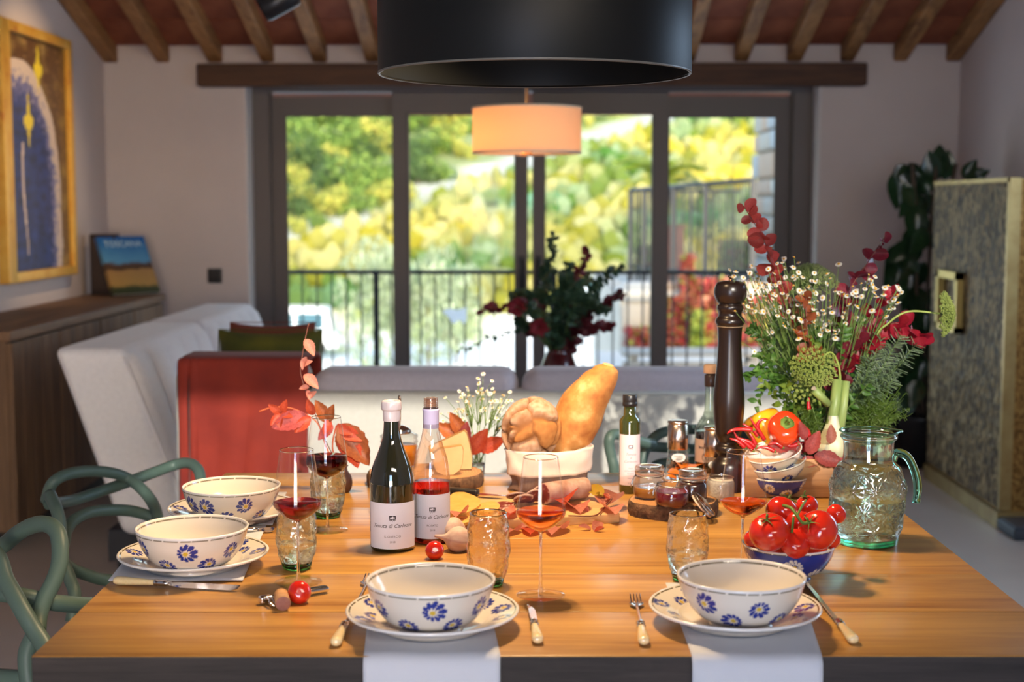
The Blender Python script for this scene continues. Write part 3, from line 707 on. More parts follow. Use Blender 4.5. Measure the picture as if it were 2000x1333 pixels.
# trees: crown of leaf clusters on a trunk, shared meshes
bark = M('bark', (.09, .06, .04), .9)
def crown_mesh(name, tones, seed, h=1.0, n=230, leafs=5):
    rs_ = np.random.RandomState(seed); V = []; Fc = []; C = []; k = 0
    lob = [(rs_.uniform(-.45, .45), rs_.uniform(-.45, .45), rs_.uniform(.35, 1.0)*h, rs_.uniform(.28, .5)) for _ in range(9)]
    for i in range(n*leafs):
        lx, ly, lz, lr = lob[i % 9]; d = rs_.normal(size=3); d /= np.linalg.norm(d); r_ = lr*rs_.uniform(.7, 1.05)
        p = np.array((lx, ly, lz)) + d*r_*np.array((1, 1, .85)); a = rs_.normal(size=3); a /= np.linalg.norm(a); b = np.cross(a, d+.1); b /= np.linalg.norm(b)+1e-6
        s = rs_.uniform(.035, .075); q = [p-a*s, p+b*s*.6, p+a*s, p-b*s*.6]; V += q; Fc.append((k, k+1, k+2, k+3)); k += 4
        t = tones[int(rs_.randint(len(tones)))]; t = np.array(t)*rs_.uniform(.7, 1.3); C += [t]*4
    me = bpy.data.meshes.new(name); me.from_pydata([tuple(v) for v in V], [], Fc)
    ca = me.color_attributes.new('Col', 'FLOAT_COLOR', 'POINT'); cc = np.ones((len(V), 4)); cc[:, :3] = np.clip(np.array(C), 0, 1); ca.data.foreach_set('color', cc.ravel())
    return me
def tleaf():
    m, nt, b = _new('tree leaves'); out = nt.nodes['Material Output']; a = nt.nodes.new('ShaderNodeAttribute'); a.attribute_name = 'Col'
    tl = nt.nodes.new('ShaderNodeBsdfTranslucent'); mx = nt.nodes.new('ShaderNodeMixShader'); mx.inputs[0].default_value = .4; b.inputs['Roughness'].default_value = .7
    nt.links.new(a.outputs[0], b.inputs['Base Color']); nt.links.new(a.outputs[0], tl.inputs[0]); nt.links.new(b.outputs[0], mx.inputs[1]); nt.links.new(tl.outputs[0], mx.inputs[2]); nt.links.new(mx.outputs[0], out.inputs[0]); return m
TLM = tleaf()
kinds = {'green': crown_mesh('crown', [(.14, .24, .04), (.20, .32, .06), (.08, .16, .03), (.28, .38, .08)], 1),
         'yellow': crown_mesh('crown', [(.46, .46, .08), (.36, .40, .08), (.55, .48, .12), (.28, .34, .07)], 2),
         'dark': crown_mesh('crown', [(.06, .12, .03), (.10, .17, .05), (.05, .09, .03)], 3),
         'olive': crown_mesh('crown', [(.30, .36, .22), (.38, .44, .30), (.22, .28, .15)], 4)}
for k_ in kinds.values(): k_.materials.append(TLM)
trunk_me = G().add(tube([(0, 0, -.4), (.02, 0, .3), (-.02, .03, .7)], [.05, .035, .02], 7)).mesh('trunk', bark)
labels = {'green': 'green leafy tree on the wooded slope of the hill', 'yellow': 'yellowing autumn tree on the wooded slope of the hill',
          'dark': 'dark green tree in the wood on the hill', 'olive': 'grey green olive tree below the terrace railing'}
def tree(kind, x, y, z, s, hs=1.0):
    t = thing('tree', labels[kind], 'tree', (x, y, z), rnd(0, 6), 'olive trees below the terrace' if kind == 'olive' else kind+' trees of the wood on the hill')
    t.scale = (s*.55, s*.55, s*hs) if kind == 'olive' else (s, s, s*hs); link('crown', kinds[kind], t); link('trunk', trunk_me, t); return t
random.seed(11)
spots = []
for (px, py, kd, sz) in [(600, 300, 'dark', 46), (575, 340, 'yellow', 34), (640, 345, 'dark', 44), (690, 330, 'green', 50), (735, 320, 'green', 46), (620, 260, 'green', 52), (680, 262, 'green', 56), (740, 258, 'yellow', 48),
                         (580, 250, 'green', 46), (600, 385, 'yellow', 40), (650, 390, 'yellow', 42), (700, 385, 'green', 40), (745, 375, 'yellow', 36), (572, 395, 'dark', 40), (800, 290, 'dark', 44), (840, 270, 'green', 48), (815, 335, 'dark', 36),
                         (880, 262, 'yellow', 40), (850, 325, 'green', 34), (905, 290, 'yellow', 26), (790, 380, 'yellow', 28), (760, 225, 'green', 50), (700, 205, 'green', 56), (820, 215, 'green', 50), (880, 215, 'yellow', 44), (640, 205, 'green', 50),
                         (590, 200, 'dark', 50), (560, 300, 'yellow', 40), (545, 370, 'dark', 44), (530, 250, 'green', 50), (655, 300, 'yellow', 30), (715, 290, 'dark', 30), (575, 440, 'yellow', 26), (618, 425, 'green', 24), (925, 240, 'green', 24)]:
    # walk the ray until it meets the hill
    v = ray(px, py+sz*.8); y = 60.
    while y < 225 and CAM_H + v.z/v.y*y > zt(v.x/v.y*y, y): y += .5
    x = v.x/v.y*y; sc_ = sz*y/F_PX/.62
    tree(kd, x, y, zt(x, y)-.25*sc_, sc_)
for px, pyt, y, hs in ((732, 452, 56, 1.25), (835, 470, 58, 1.25), (890, 505, 61, 1.2)):
    p = onY(px, pyt, y); z0 = zt(p.x, y); h = p.z-z0; s = h/1.35/hs; tree('olive', p.x, y, z0, s, hs)
# parked van
P0 = onY(664, 690, 62); vz0 = P0.z; vx1 = P0.x
t = thing('van', 'white van parked on the drive below the terrace', 'van', (vx1-2.2, 62, vz0))
vw = M('white car paint', (.8, .82, .85), .25, coat=.5); vgls = M('dark car glass', (.05, .12, .16), .1); rub = M('rubber', (.02, .02, .02), .7)
prof = [(2.2, .3), (2.2, .85), (2.0, 1.05), (1.75, 1.95), (1.5, 2.05), (-2.2, 2.08), (-2.3, 1.9), (-2.3, .3)]
V = [(x, -.9, z) for x, z in prof]+[(x, .9, z) for x, z in prof]; n = len(prof)
G().add((V, [tuple(range(n)), tuple(range(n, 2*n))[::-1]]+[(i, (i+1) % n, n+(i+1) % n, n+i) for i in range(n)])).build('body', vw, t, False)
for a, b in ((.45, 1.62), (-.85, .30), (-2.1, -1.0)): G().add(box(a, b, -.915, -.895, 1.15, 1.82)).build('window', vgls, t, False)
for x in (1.4, -1.5): G().add(mv(lathe([(0, -.12), (.3, -.12), (.34, -.06), (.34, .06), (.3, .12), (0, .12)], 20), x, -.86, .32, rx=PI/2)).build('wheel', rub, t)
p = onY(1190, 575, 66); t = thing('car', 'pale blue and white car parked behind the railing right of the vase', 'car', (p.x, 66, p.z-.6))
V = [(x, yy, z) for yy in (-.8, .8) for x, z in ((1.8, .3), (1.8, .8), (1.0, .9), (.6, 1.4), (-.9, 1.4), (-1.4, .9), (-1.9, .8), (-1.9, .3))]
G().add((V, [tuple(range(8)), tuple(range(8, 16))[::-1]]+[(i, (i+1) % 8, 8+(i+1) % 8, 8+i) for i in range(8)])).build('body', M('pale blue paint', (.55, .66, .78), .3), t, False)
G().add(box(-1.0, .65, -.815, -.79, .92, 1.3)).build('window', vgls, t, False)
for x in (1.1, -1.2): G().add(mv(lathe([(0, -.1), (.3, -.1), (.3, .1), (0, .1)], 16), x, -.76, .3, rx=PI/2)).build('wheel', rub, t)
# terracotta pot on the drive
def hit(px, py, y=15.):
    v = ray(px, py)
    while y < 225 and CAM_H + v.z/v.y*y > zt(v.x/v.y*y, y): y += .2
    return Vector((v.x/v.y*y, y, zt(v.x/v.y*y, y)))
p = hit(876, 668); t = thing('planter', 'brown square planter on the drive below the railing', 'planter', p)
s = 24/ppm(p)/2
G().add(lathe([(0, 0), (s*.8, 0), (s, s*1.7), (s*1.1, s*1.9), (s*.9, s*1.9), (s*.85, s*1.6), (0, s*1.55)], 4)).build('pot', M('terracotta', (.28, .12, .07), .8), t, False)
kk = clumps('shrub', [(0, 0, s*2.1)], [(s, s, s)], [(.2, .25, .1)], vm, t)
# balcony slab and its railing
G().add(box(-4.5, 4.5, WY+.35, 10.1, -.3, -.01)).build('terrace_floor', M('pale paving', (.62, .58, .52), .8, c2=(.55, .5, .45), nscale=4), None, False)['kind'] = 'structure'
iron = M('dark iron', (.03, .035, .045), .5, metal=.3)
RYY = 9.7; rt = onY(900, 531, RYY).z
t = thing('railing', 'black iron balcony railing with thin vertical bars outside the doors', 'railing', (0, RYY, 0))
G().add(rbox(-2.9, 2.9, RYY-.02, RYY+.02, rt-.018, rt+.010, .004)).build('top_rail', iron, t, world=True)
G().add(box(-2.9, 2.9, RYY-.008, RYY+.008, .06, .085)).build('bottom_rail', iron, t, False, world=True)
bar_me = G().add(tube([(0, 0, .07), (0, 0, rt-.01)], .0065, 6)).mesh('bar', iron); post_me = G().add(box(-.02, .02, -.012, .012, -.02, rt-.01)).mesh('post', iron, False)
xp = onY(735, 600, RYY).x; dxb = (onY(735, 600, RYY).x-onY(591, 600, RYY).x)/5
for i in range(-9, 37):
    x = xp+i*dxb
    if abs(x) > 2.85: continue
    b = link('post' if i % 12 == 0 else 'bar', post_me if i % 12 == 0 else bar_me, t, (x, 0, 0))
# upper terrace: retaining wall with ivy, second railing, palm, stone building corner
UZ = .50
stone = M('rough stone', (.42, .38, .33), .9, c2=(.55, .50, .44), nscale=3, bmp=.5, bscale=14, bdist=.02)
def onYb(px, py, Y): return onY(px, py, Y)
wl = onY(1212, 600, 15).x
wall = G().add(box(wl, 9, 15, 15.5, -5.6, UZ-.02)).add(box(wl, 9, 15.5, 22, -5.6, UZ-.12)).build('retaining_wall', stone, None, False); wall['kind'] = 'structure'
random.seed(5)
sm = [M('stone pale', (.55, .52, .46), .9, bmp=.4, bscale=18), M('stone grey warm', (.42, .38, .33), .9, bmp=.4, bscale=18), M('stone rust', (.45, .33, .25), .9, bmp=.4, bscale=18), M('stone bluish', (.38, .40, .42), .9, bmp=.4, bscale=18)]
def stones(parent, x0, x1, y, z0, z1, hc, wc):
    z = z0
    while z < z1-.05:
        h = hc*rnd(.75, 1.25); x = x0
        while x < x1:
            w_ = wc*rnd(.6, 1.4)
            if x+w_ > x1-.06: w_ = x1-x
            g = G().add(rbox(x+.012, x+w_-.012, y-.035-rnd(0, .03), y+.05, z+.012, z+h-.012, .03, 1)); off = parent.location
            o = g.build('stone', random.choice(sm), parent, world=True); x += w_
        z += h
stones(wall, wl, 3.1, 15, -.75, UZ-.08, .26, .42)
cap = G().add(rbox(wl-.03, 9, 14.93, 15.52, UZ-.07, UZ, .02)).build('wall_coping', M('coping stone', (.6, .57, .52), .8), wall)
p = onY(1476, 300, 18); bx = p.x
bld = thing('stone_building', 'corner of a stone building at the right edge of the view outside', 'building', (bx+1, 16.6, UZ-.12))
G().add(box(bx+.03, bx+3.5, 15.93, 18, UZ-.12, 7)).build('masonry', M('mortar', (.50, .48, .44), .95), bld, False, world=True)
z = UZ-.05
while z < 4.1:
    h = .26*rnd(.75, 1.25); y = 15.93
    while y < 17.95:
        w_ = min(.55*rnd(.6, 1.4), 18-y)
        G().add(rbox(bx-.03-rnd(0, .03), bx+.08, y+.012, y+w_-.012, z+.012, z+h-.012, .03, 1)).build('stone', random.choice(sm), bld, world=True); y += w_
    z += h
# second railing in perspective
A = onY(1472, 352, 15.75); B = onY(1232, 372, 18.6)
t = thing('railing', 'taller dark railing of the upper terrace running away beside the stone building', 'railing', (A.x, A.y, UZ-.1))
def lerp(a, b, f): return a+(b-a)*f
zA, zB = A.z, B.z; lo_ = UZ-.02
G().add(tube([tuple(A), tuple(B)], .028, 6)).build('top_rail', iron, t, world=True)
G().add(tube([(A.x, A.y, lo_+.12), (B.x, B.y, lo_+.12)], .018, 6)).build('bottom_rail', iron, t, world=True)
nb = 46
for i in range(nb+1):
    f = i/nb; p = lerp(A, B, f); big = i in (0, 16, 28, 40, 46)
    r_ = .032 if big else .008
    g = G().add(box(p.x-r_, p.x+r_, p.y-r_, p.y+r_, UZ-.13, lerp(zA, zB, f))); g.build('post' if big else 'bar', iron, t, False, world=True)
# side run of that railing
C_ = Vector((B.x+1.6, B.y+1.2, B.z))
t2 = thing('railing', 'far return of the upper terrace railing behind the palm', 'railing', (B.x, B.y, UZ-.12))
G().add(tube([tuple(B+Vector((.06, .05, 0))), tuple(C_)], .022, 6)).build('top_rail', iron, t2, world=True)
for i in range(1, 15):
    p = lerp(B, C_, i/15); G().add(box(p.x-.009, p.x+.009, p.y-.009, p.y+.009, UZ-.13, B.z)).build('bar', iron, t2, False, world=True)
# cycad palm
pp = onY(1290, 372, 20.2)
t = thing('palm', 'yellow green cycad palm behind the upper railing', 'palm', (pp.x, pp.y, UZ-.12))
hp = pp.z-(UZ-.12)
G().add(lathe([(0, 0), (.14, 0), (.12, hp*.5), (.15, hp), (0, hp+.05)], 12)).build('trunk', bark, t)
frond_m = leaf_mat('frond green', (.22, .32, .03), (.45, .48, .05), .4)
L = cr([(0, 0, 0), (.25, 0, .16), (.5, 0, .12), (.72, 0, -.08)], 6); g = G(); g.add(tube(L, .012, 4))
for i in range(3, len(L)):
    for s_ in (-1, 1):
        x, _, z = L[i]; w_ = .20*(1-((i/len(L))-.45)**2*2.4); g.add(([(x-.018, 0, z), (x+.018, 0, z), (x+.07, s_*w_, z-.04)], [(0, 1, 2)]))
        x += .02; g.add(([(x-.014, 0, z), (x+.014, 0, z), (x+.06, s_*w_*.95, z-.03)], [(0, 1, 2)]))
fm = g.mesh('frond', frond_m)
for i in range(18):
    o = link('frond', fm, t, (0, 0, hp)); o.rotation_euler = (0, -rnd(-.2, .8), i*2*PI/18+rnd(-.1, .1))
# terracotta panel and red ivy on the retaining wall
tp = thing('terracotta_screen', 'reddish brown panel standing behind the upper railing', 'panel', (onY(1320, 500, 17.9).x, 17.9, UZ-.12))
a, b = onY(1303, 446, 17.9), onY(1336, 446, 17.9); G().add(box(a.x, b.x, 17.9, 17.96, UZ-.12, a.z)).build('panel', M('terracotta paint', (.42, .20, .16), .8), tp, False, world=True)
G().add(box(a.x-.03, b.x+.03, 17.88, 17.98, a.z, a.z+.04)).build('cap', M('terracotta cap', (.36, .17, .13), .8), tp, False, world=True)
def leafcloud(name, boxes, n, tones, mat, size, seed):
    rs_ = np.random.RandomState(seed); V = []; Fc = []; C = []; k = 0
    for i in range(n):
        b_ = boxes[rs_.randint(len(boxes))]; p = np.array([rs_.uniform(b_[j], b_[j+3]) for j in range(3)])
        a = rs_.normal(size=3); a /= np.linalg.norm(a); c = rs_.normal(size=3); c = np.cross(a, c); c /= np.linalg.norm(c); s = size*rs_.uniform(.6, 1.3)
        V += [p-a*s, p+c*s*.7, p+a*s, p-c*s*.7]; Fc.append((k, k+1, k+2, k+3)); k += 4; C += [np.array(tones[rs_.randint(len(tones))])*rs_.uniform(.7, 1.3)]*4
    me = bpy.data.meshes.new(name); me.from_pydata([tuple(v) for v in V], [], Fc)
    ca = me.color_attributes.new('Col', 'FLOAT_COLOR', 'POINT'); cc = np.ones((len(V), 4)); cc[:, :3] = np.clip(np.array(C), 0, 1); ca.data.foreach_set('color', cc.ravel()); me.materials.append(mat); return me
def pb(x0, y0, x1, y1, Y, th=.15):
    a, b = onY(x0, y1, Y), onY(x1, y0, Y); return (a.x, Y-th, a.z, b.x, Y, b.z)
iv = link('ivy', leafcloud('ivy', [pb(1290, 580, 1345, 712, 14.93), pb(1330, 545, 1420, 590, 14.93), pb(1300, 590, 1400, 712, 14.93), pb(1345, 575, 1500, 712, 14.93), pb(1225, 640, 1275, 714, 14.93), pb(1330, 500, 1350, 560, 14.9), pb(1350, 600, 1480, 700, 14.93)], 3600,
        [(.42, .05, .05), (.50, .10, .09), (.35, .04, .06), (.45, .14, .08), (.38, .40, .08), (.5, .22, .14)], TLM, .05, 5)); tag(iv, 'red autumn ivy climbing over the stone retaining wall outside', 'ivy', kind='stuff')
iv2 = link('ivy', leafcloud('ivy', [pb(1350, 610, 1372, 712, 14.75)], 420, [(.34, .42, .06), (.42, .48, .10)], TLM, .045, 6)); tag(iv2, 'pale green ivy strand hanging amid the red ivy outside', 'ivy', kind='stuff')
gr = link('shrubs', leafcloud('shrubs', [pb(1400, 470, 1475, 540, 22, 1), pb(1240, 480, 1300, 535, 22, 1)], 1500, [(.28, .36, .08), (.4, .42, .1), (.2, .28, .06), (.4, .15, .1)], TLM, .07, 8)); tag(gr, 'mixed shrubs growing behind the upper terrace railing', 'shrubs', kind='stuff')
# slatted wooden trough in front of the wall
Yb = 11.4; a, b = onY(1215, 715, Yb), onY(1500, 688, Yb)
t = thing('garden_bench', 'pale slatted wooden bench outside below the red ivy', 'bench', ((a.x+b.x)/2, Yb+.2, -.01))
zb = onY(1350, 690, Yb).z; wb = M('silvered wood', (.45, .40, .34), .8)
for k in range(4): G().add(rbox(a.x, b.x, Yb+k*.12, Yb+k*.12+.1, zb-.03, zb, .005, 1)).build('slat', wb, t, world=True)
G().add(rbox(a.x, b.x, Yb-.01, Yb+.015, zb-.16, zb-.07, .005, 1)).build('slat', wb, t, world=True)
for x in (a.x+.1, b.x-.1): G().add(box(x-.03, x+.03, Yb+.02, Yb+.42, -.03, zb-.03)).build('leg', wb, t, False, world=True)
G().add(box(.6, 4.5, 10.1, 13.9, -.3, -.03)).build('side_terrace', M('pale paving', (.6, .55, .5)), None, False)['kind'] = 'structure'
# ================================================================ DINING TABLE
oakt = wood('honey oak table', (.27, .105, .022), (.58, .31, .075), .36, axis=0, scale=.75, bmp=.12, coat=.25)
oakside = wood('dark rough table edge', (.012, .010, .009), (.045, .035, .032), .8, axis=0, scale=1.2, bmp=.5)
TROT = math.radians(.9); TW, TD, TT = 1.535, 1.42, .075
FLc = Vector((-.729, 2.005, TZ))
t = thing('dining_table', 'thick honey oak plank dining table laid for a meal', 'table', (FLc.x, FLc.y, 0), TROT)
seam = T(1000, 1125); s0 = seam.y-FLc.y
cuts = [0, s0-.235, s0, s0+.27, s0+.56, s0+.80, TD]
for i in range(6):
    a, b = cuts[i], cuts[i+1]; g = G(); V, Fc = rbox(0, TW, a+.0006, b-.0006, TZ-TT, TZ, .0012 if 0 < i < 5 else .0025, 2)
    g.add((V, Fc)); me = g.mesh('plank', [oakt, oakside])
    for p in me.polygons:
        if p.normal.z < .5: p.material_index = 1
    link('plank', me, t)
for x in (.12, TW-.12):
    g = G(); g.add(box(x-.05, x+.05, .25, TD-.25, TZ-TT-.06, TZ-TT)); g.build('bearer', oakside, t, False)
    for y in (.3, TD-.3): G().add(box(x-.04, x+.04, y-.04, y+.04, 0, TZ-TT-.05)).build('leg', M('black iron leg', (.02, .02, .02), .5), t, False)
# ---------------------------------------------------------------- painted ceramics
def cer():
    m = M('glazed cream ceramic', (.8, .7, .6), .18, attr=True, coat=.5, bmp=.03, bscale=150); return m
CREAM = np.array((.74, .68, .60)); BLUE = np.array((.018, .035, .25)); YEL = np.array((.62, .42, .04)); OLV = np.array((.07, .05, .008)); WHITE = np.array((.78, .76, .74))
def daisies(ncount, s_rows, r, seed, R0):
    rs_ = np.random.RandomState(seed); L = []
    for i in range(ncount):
        L.append((2*PI*i/ncount+rs_.uniform(-.05, .05), s_rows[i % len(s_rows)], r*rs_.uniform(.9, 1.1), rs_.uniform(0, 2*PI)))
    return L
def ceramic(name, prof, marks, paint, segs=420, base=CREAM, petal=BLUE, parent=None, bandcol=None, speck=0):
    """prof: list (r,z,zone); zone 'o' outer/painted, 'i' inside, 'b' band line, 'w' white band; marks on arc length of painted zone"""
    P = [(p[0], p[1]) for p in prof]; V, Fc = lathe(P, segs)
    s = [0]
    for a, b in zip(P, P[1:]): s.append(s[-1]+math.hypot(a[0]-b[0], a[1]-b[1]))
    C = []
    ths = np.arange(segs)*2*PI/segs
    for (r, z, zone), si in zip(prof, s):
        m = 1 if r < 1e-6 else segs; col = np.tile(base, (m, 1)).astype(float)
        if m > 1:
            if zone == 'w': col[:] = WHITE
            if zone in 'oip':
                if zone == 'i': col[:] = CREAM
                for (t0, sm_, rr, ph) in marks.get(zone, []):
                    dth = (ths-t0+PI) % (2*PI)-PI; du = dth*r; dv = si-sm_
                    rho = np.sqrt(du**2+dv**2); phi = np.arctan2(dv, du)
                    re = rr*(1+.28*np.cos(phi-ph)); q = rho/re; n_ = 11
                    fr_ = ((phi+.25*q*np.sin(ph))*n_/(2*PI)) % 1; wdt = .46*np.sqrt(np.clip(1-((q-.68)/.36)**2, 0, 1))
                    pet = (q > .32) & (q < 1.03) & (np.abs(fr_-.5) < wdt)
                    col[pet] = petal; col[q < .25] = YEL
            if zone == 'b':
                dash = (np.sin(ths*61)+np.sin(ths*23+1)+.6*np.sin(ths*37)) > -1.5; col[:] = WHITE if bandcol is not None else CREAM; col[dash] = OLV
        C.append(col)
    C = np.concatenate(C); me = bpy.data.meshes.new(name); me.from_pydata(V, [], Fc); me.polygons.foreach_set('use_smooth', [True]*len(me.polygons))
    ca = me.color_attributes.new('Col', 'FLOAT_COLOR', 'POINT'); cc = np.ones((len(V), 4)); cc[:, :3] = C; ca.data.foreach_set('color', cc.ravel()); me.materials.append(cer()); return me
def densify(pts, step):
    """pts (r,z,zone); resample each segment at step (cheap zones may be coarser)"""
    out = [pts[0]]
    for a, b in zip(pts, pts[1:]):
        st = step if b[2] in 'op' else (.0011 if b[2] == 'b' else .006); n = max(1, int(math.hypot(a[0]-b[0], a[1]-b[1])/st))
        for k in range(1, n+1): f = k/n; out.append((a[0]+(b[0]-a[0])*f, a[1]+(b[1]-a[1])*f, b[2]))
    return out
def arc(pts, zone, k=5):
    return [(p[0], p[1], zone) for p in cr([(a, b, 0) for a, b in pts], k)]
def seg_s(prof, zone):
    s = 0; lo = hi = None
    for a, b in zip(prof, prof[1:]):
        s += math.hypot(a[0]-b[0], a[1]-b[1])
        if b[2] == zone:
            lo = s if lo is None else lo; hi = s
    return lo, hi
def bowl_mesh(R, H, foot, name='bowl_body', blue=False, n=11, seed=1, fr=.0165, segs=420, rows=(.76, .47)):
    outer = arc([(foot, 0), (foot*1.0, H*.09), (foot+(R-foot)*.42, H*.24), (foot+(R-foot)*.80, H*.58), (R*.985, H*.90)], 'o')
    band = [(R*.99, H*.925, 'b'), (R*.996, H*.95, 'w'), (R, H*.985, 'w'), (R*.985, H, 'w'), (R*.965, H*.985, 'w'), (R*.957, H*.955, 'i'), (R*.95, H*.93, 'b')]
    inner = arc([(R*.94, H*.90), (R*.77, H*.56), (R*.5, H*.26), (R*.2, H*.13), (0, H*.12)], 'i')
    prof = [(0, .002, 'i'), (foot*.8, .002, 'i'), (foot*.9, 0, 'i')]+outer+band+inner; prof = densify(prof, .0014)
    lo, hi = seg_s(prof, 'o'); marks = {'o': daisies(n, [lo+(hi-lo)*r_ for r_ in rows], fr, seed, R)}
    return ceramic(name, prof, marks, None, segs, base=BLUE*1.2 if blue else CREAM, petal=WHITE*.95 if blue else BLUE, bandcol=WHITE if blue else None)
def plate_mesh(R=.135, seed=3):
    under = [(0, .003, 'i'), (.078, .003, 'i'), (.080, 0, 'i'), (.085, .0, 'i'), (.087, .005, 'i'), (R*.85, .016, 'i'), (R*.985, .0225, 'w'), (R, .0255, 'w'), (R*.985, .0275, 'w'), (R*.965, .0268, 'i'), (R*.95, .0258, 'b')]
    top = arc([(R*.94, .0252), (R*.80, .020), (R*.66, .0125)], 'p')+arc([(R*.66, .0125), (R*.58, .0085), (R*.4, .007), (0, .007)], 'i', 3)
    prof = densify(under+top, .0014); lo, hi = seg_s(prof, 'p')
    return ceramic('plate_body', prof, {'p': daisies(15, [lo+(hi-lo)*.36, lo+(hi-lo)*.86], .0165, seed, R)}, None, 460)
BR = .0985; BH = .078
bmesh_ = bowl_mesh(BR, BH, .049, n=13); pmesh = plate_mesh()
settings = [((845, 1191), (841, 1131), 'front left', 0.2), ((1435, 1183), (1448, 1123), 'front right', 1.3), ((378, 1079), (375, 1029), 'left side nearest the camera', 2.2), ((456, 990), (452, 948), 'left side farthest from the camera', 3.6)]
setpos = []
for i, ((px, py), (bx_, by_), w_, rz) in enumerate(settings):
    p = onz(px, py, TZ+.028); pt = (p.x, p.y, TZ+.0035 if i < 3 else TZ+.003); setpos.append(Vector(pt))
    o = link('plate', pmesh, None, pt); o.rotation_euler.z = rz; tag(o, 'cream plate with blue daisies at the %s place setting' % w_, 'plate', 'daisy plates under the bowls')
    b = onz(bx_, by_, TZ+.0105+BH); o = link('bowl', bmesh_, None, (b.x, b.y, TZ+.0115)); o.rotation_euler.z = rz+.7
    tag(o, 'cream daisy-painted bowl at the %s place setting' % w_, 'bowl', 'daisy bowls on the plates')
# blue bowl of tomatoes
tb = onz(1540, 1060, TZ+.062); TBR = 90/ppm(tb)
blueb = bowl_mesh(TBR, .062, TBR*.5, 'bowl_body', True, 9, 5, .0175, 360, (.70, .30))
o = link('bowl', blueb, None, (tb.x, tb.y, TZ)); tag(o, 'deep blue daisy bowl heaped with tomatoes', 'bowl'); o.rotation_euler.z = .5
# stack of four small bowls
SR = .0625; sb = T(1521, 968)
SR = 56/ppm(sb)
sblue = bowl_mesh(SR, .045, SR*.5, 'bowl_body', True, 8, 9, .013, 300); scream = bowl_mesh(SR, .045, SR*.5, 'bowl_body', False, 8, 12, .0145, 300, (.6, .5))
for i, (me_, dx, dz, tx, ty, lab) in enumerate([(sblue, 0, 0, 0, 0, 'blue daisy bowl at the bottom of the tilted stack'), (sblue, -.004, .020, 0, .24, 'second blue daisy bowl tilted in the stack'),
                                               (scream, .004, .036, math.radians(6), -.24, 'cream daisy bowl tilted to the left, third in the stack'), (scream, -.006, .061, math.radians(9), .27, 'cream daisy bowl tilted to the right on top of the stack')]):
    o = link('bowl', me_, None, (sb.x+dx, sb.y, TZ+dz)); o.rotation_euler = (tx, ty, [1, 2, .12, 4.4][i]); tag(o, lab, 'bowl', 'stacked small daisy bowls')
# ---------------------------------------------------------------- napkins
lin = M('white linen', (.56, .58, .64), .9, bmp=.25, bscale=900, bdist=.001, sheen=.2)
def napkin(name, label, corners, hang=0):
    """corners on table: near-left, near-right, far-right, far-left (world xy); hang: drop over the front edge"""
    nl, nr, fr_, fl = [Vector((c[0], c[1], 0)) for c in corners]; nv = 40; yE = nl.y
    def fn(u, v):
        p = (nl.lerp(nr, u)).lerp(fl.lerp(fr_, u), max(0, v)); w_ = .0010*(1+math.sin(u*9+v*5)); 
        return (p.x, p.y, TZ+.0012+w_*.6)
    g = G()
    if hang:
        path = [(v, 0) for v in np.linspace(1, 0.0, 24)]
        def f2(u, q):
            n_ = q*44
            if n_ <= 24:
                v = 1-n_/24; return fn(u, v)
            d = (n_-24)/20*hang; p = nl.lerp(nr, u); r_ = .010
            if d < r_*PI/2: a = d/r_; return (p.x, p.y-r_*math.sin(a), TZ+.0018-r_*(1-math.cos(a)))
            dd = d-r_*PI/2; return (p.x+.01*dd*math.sin(3), p.y-r_-.0015-.006*dd*math.sin(u*14)*(dd/hang)*6, TZ+.0018-r_-dd)
        g.add(grid(26, 44, f2))
    else: g.add(grid(24, 24, fn))
    o = g.build(name, lin); md = o.modifiers.new('s', 'SOLIDIFY'); md.thickness = .0022; md.offset = 1; tag(o, label, 'napkin'); return o
yf = FLc.y+.012
def PT(px, py): p = T(px, py); return (p.x, p.y)
napkin('napkin', 'white linen napkin hanging over the table edge under the front left plate', [(PT(709, 1285)[0], yf), (PT(977, 1285)[0], yf), PT(948, 1150), PT(726, 1150)], .30)
napkin('napkin', 'white linen napkin hanging over the table edge under the front right plate', [(PT(1352, 1285)[0], yf+.002), (PT(1606, 1285)[0], yf+.002), PT(1560, 1140), PT(1300, 1140)], .30)
napkin('napkin', 'white linen napkin flat under the nearest left side plate', [PT(212, 1138), PT(474, 1138), PT(520, 1030), PT(300, 1030)])
napkin('napkin', 'white linen napkin flat under the farthest left side plate', [PT(400, 1030), PT(532, 1029), PT(560, 965), PT(440, 965)])
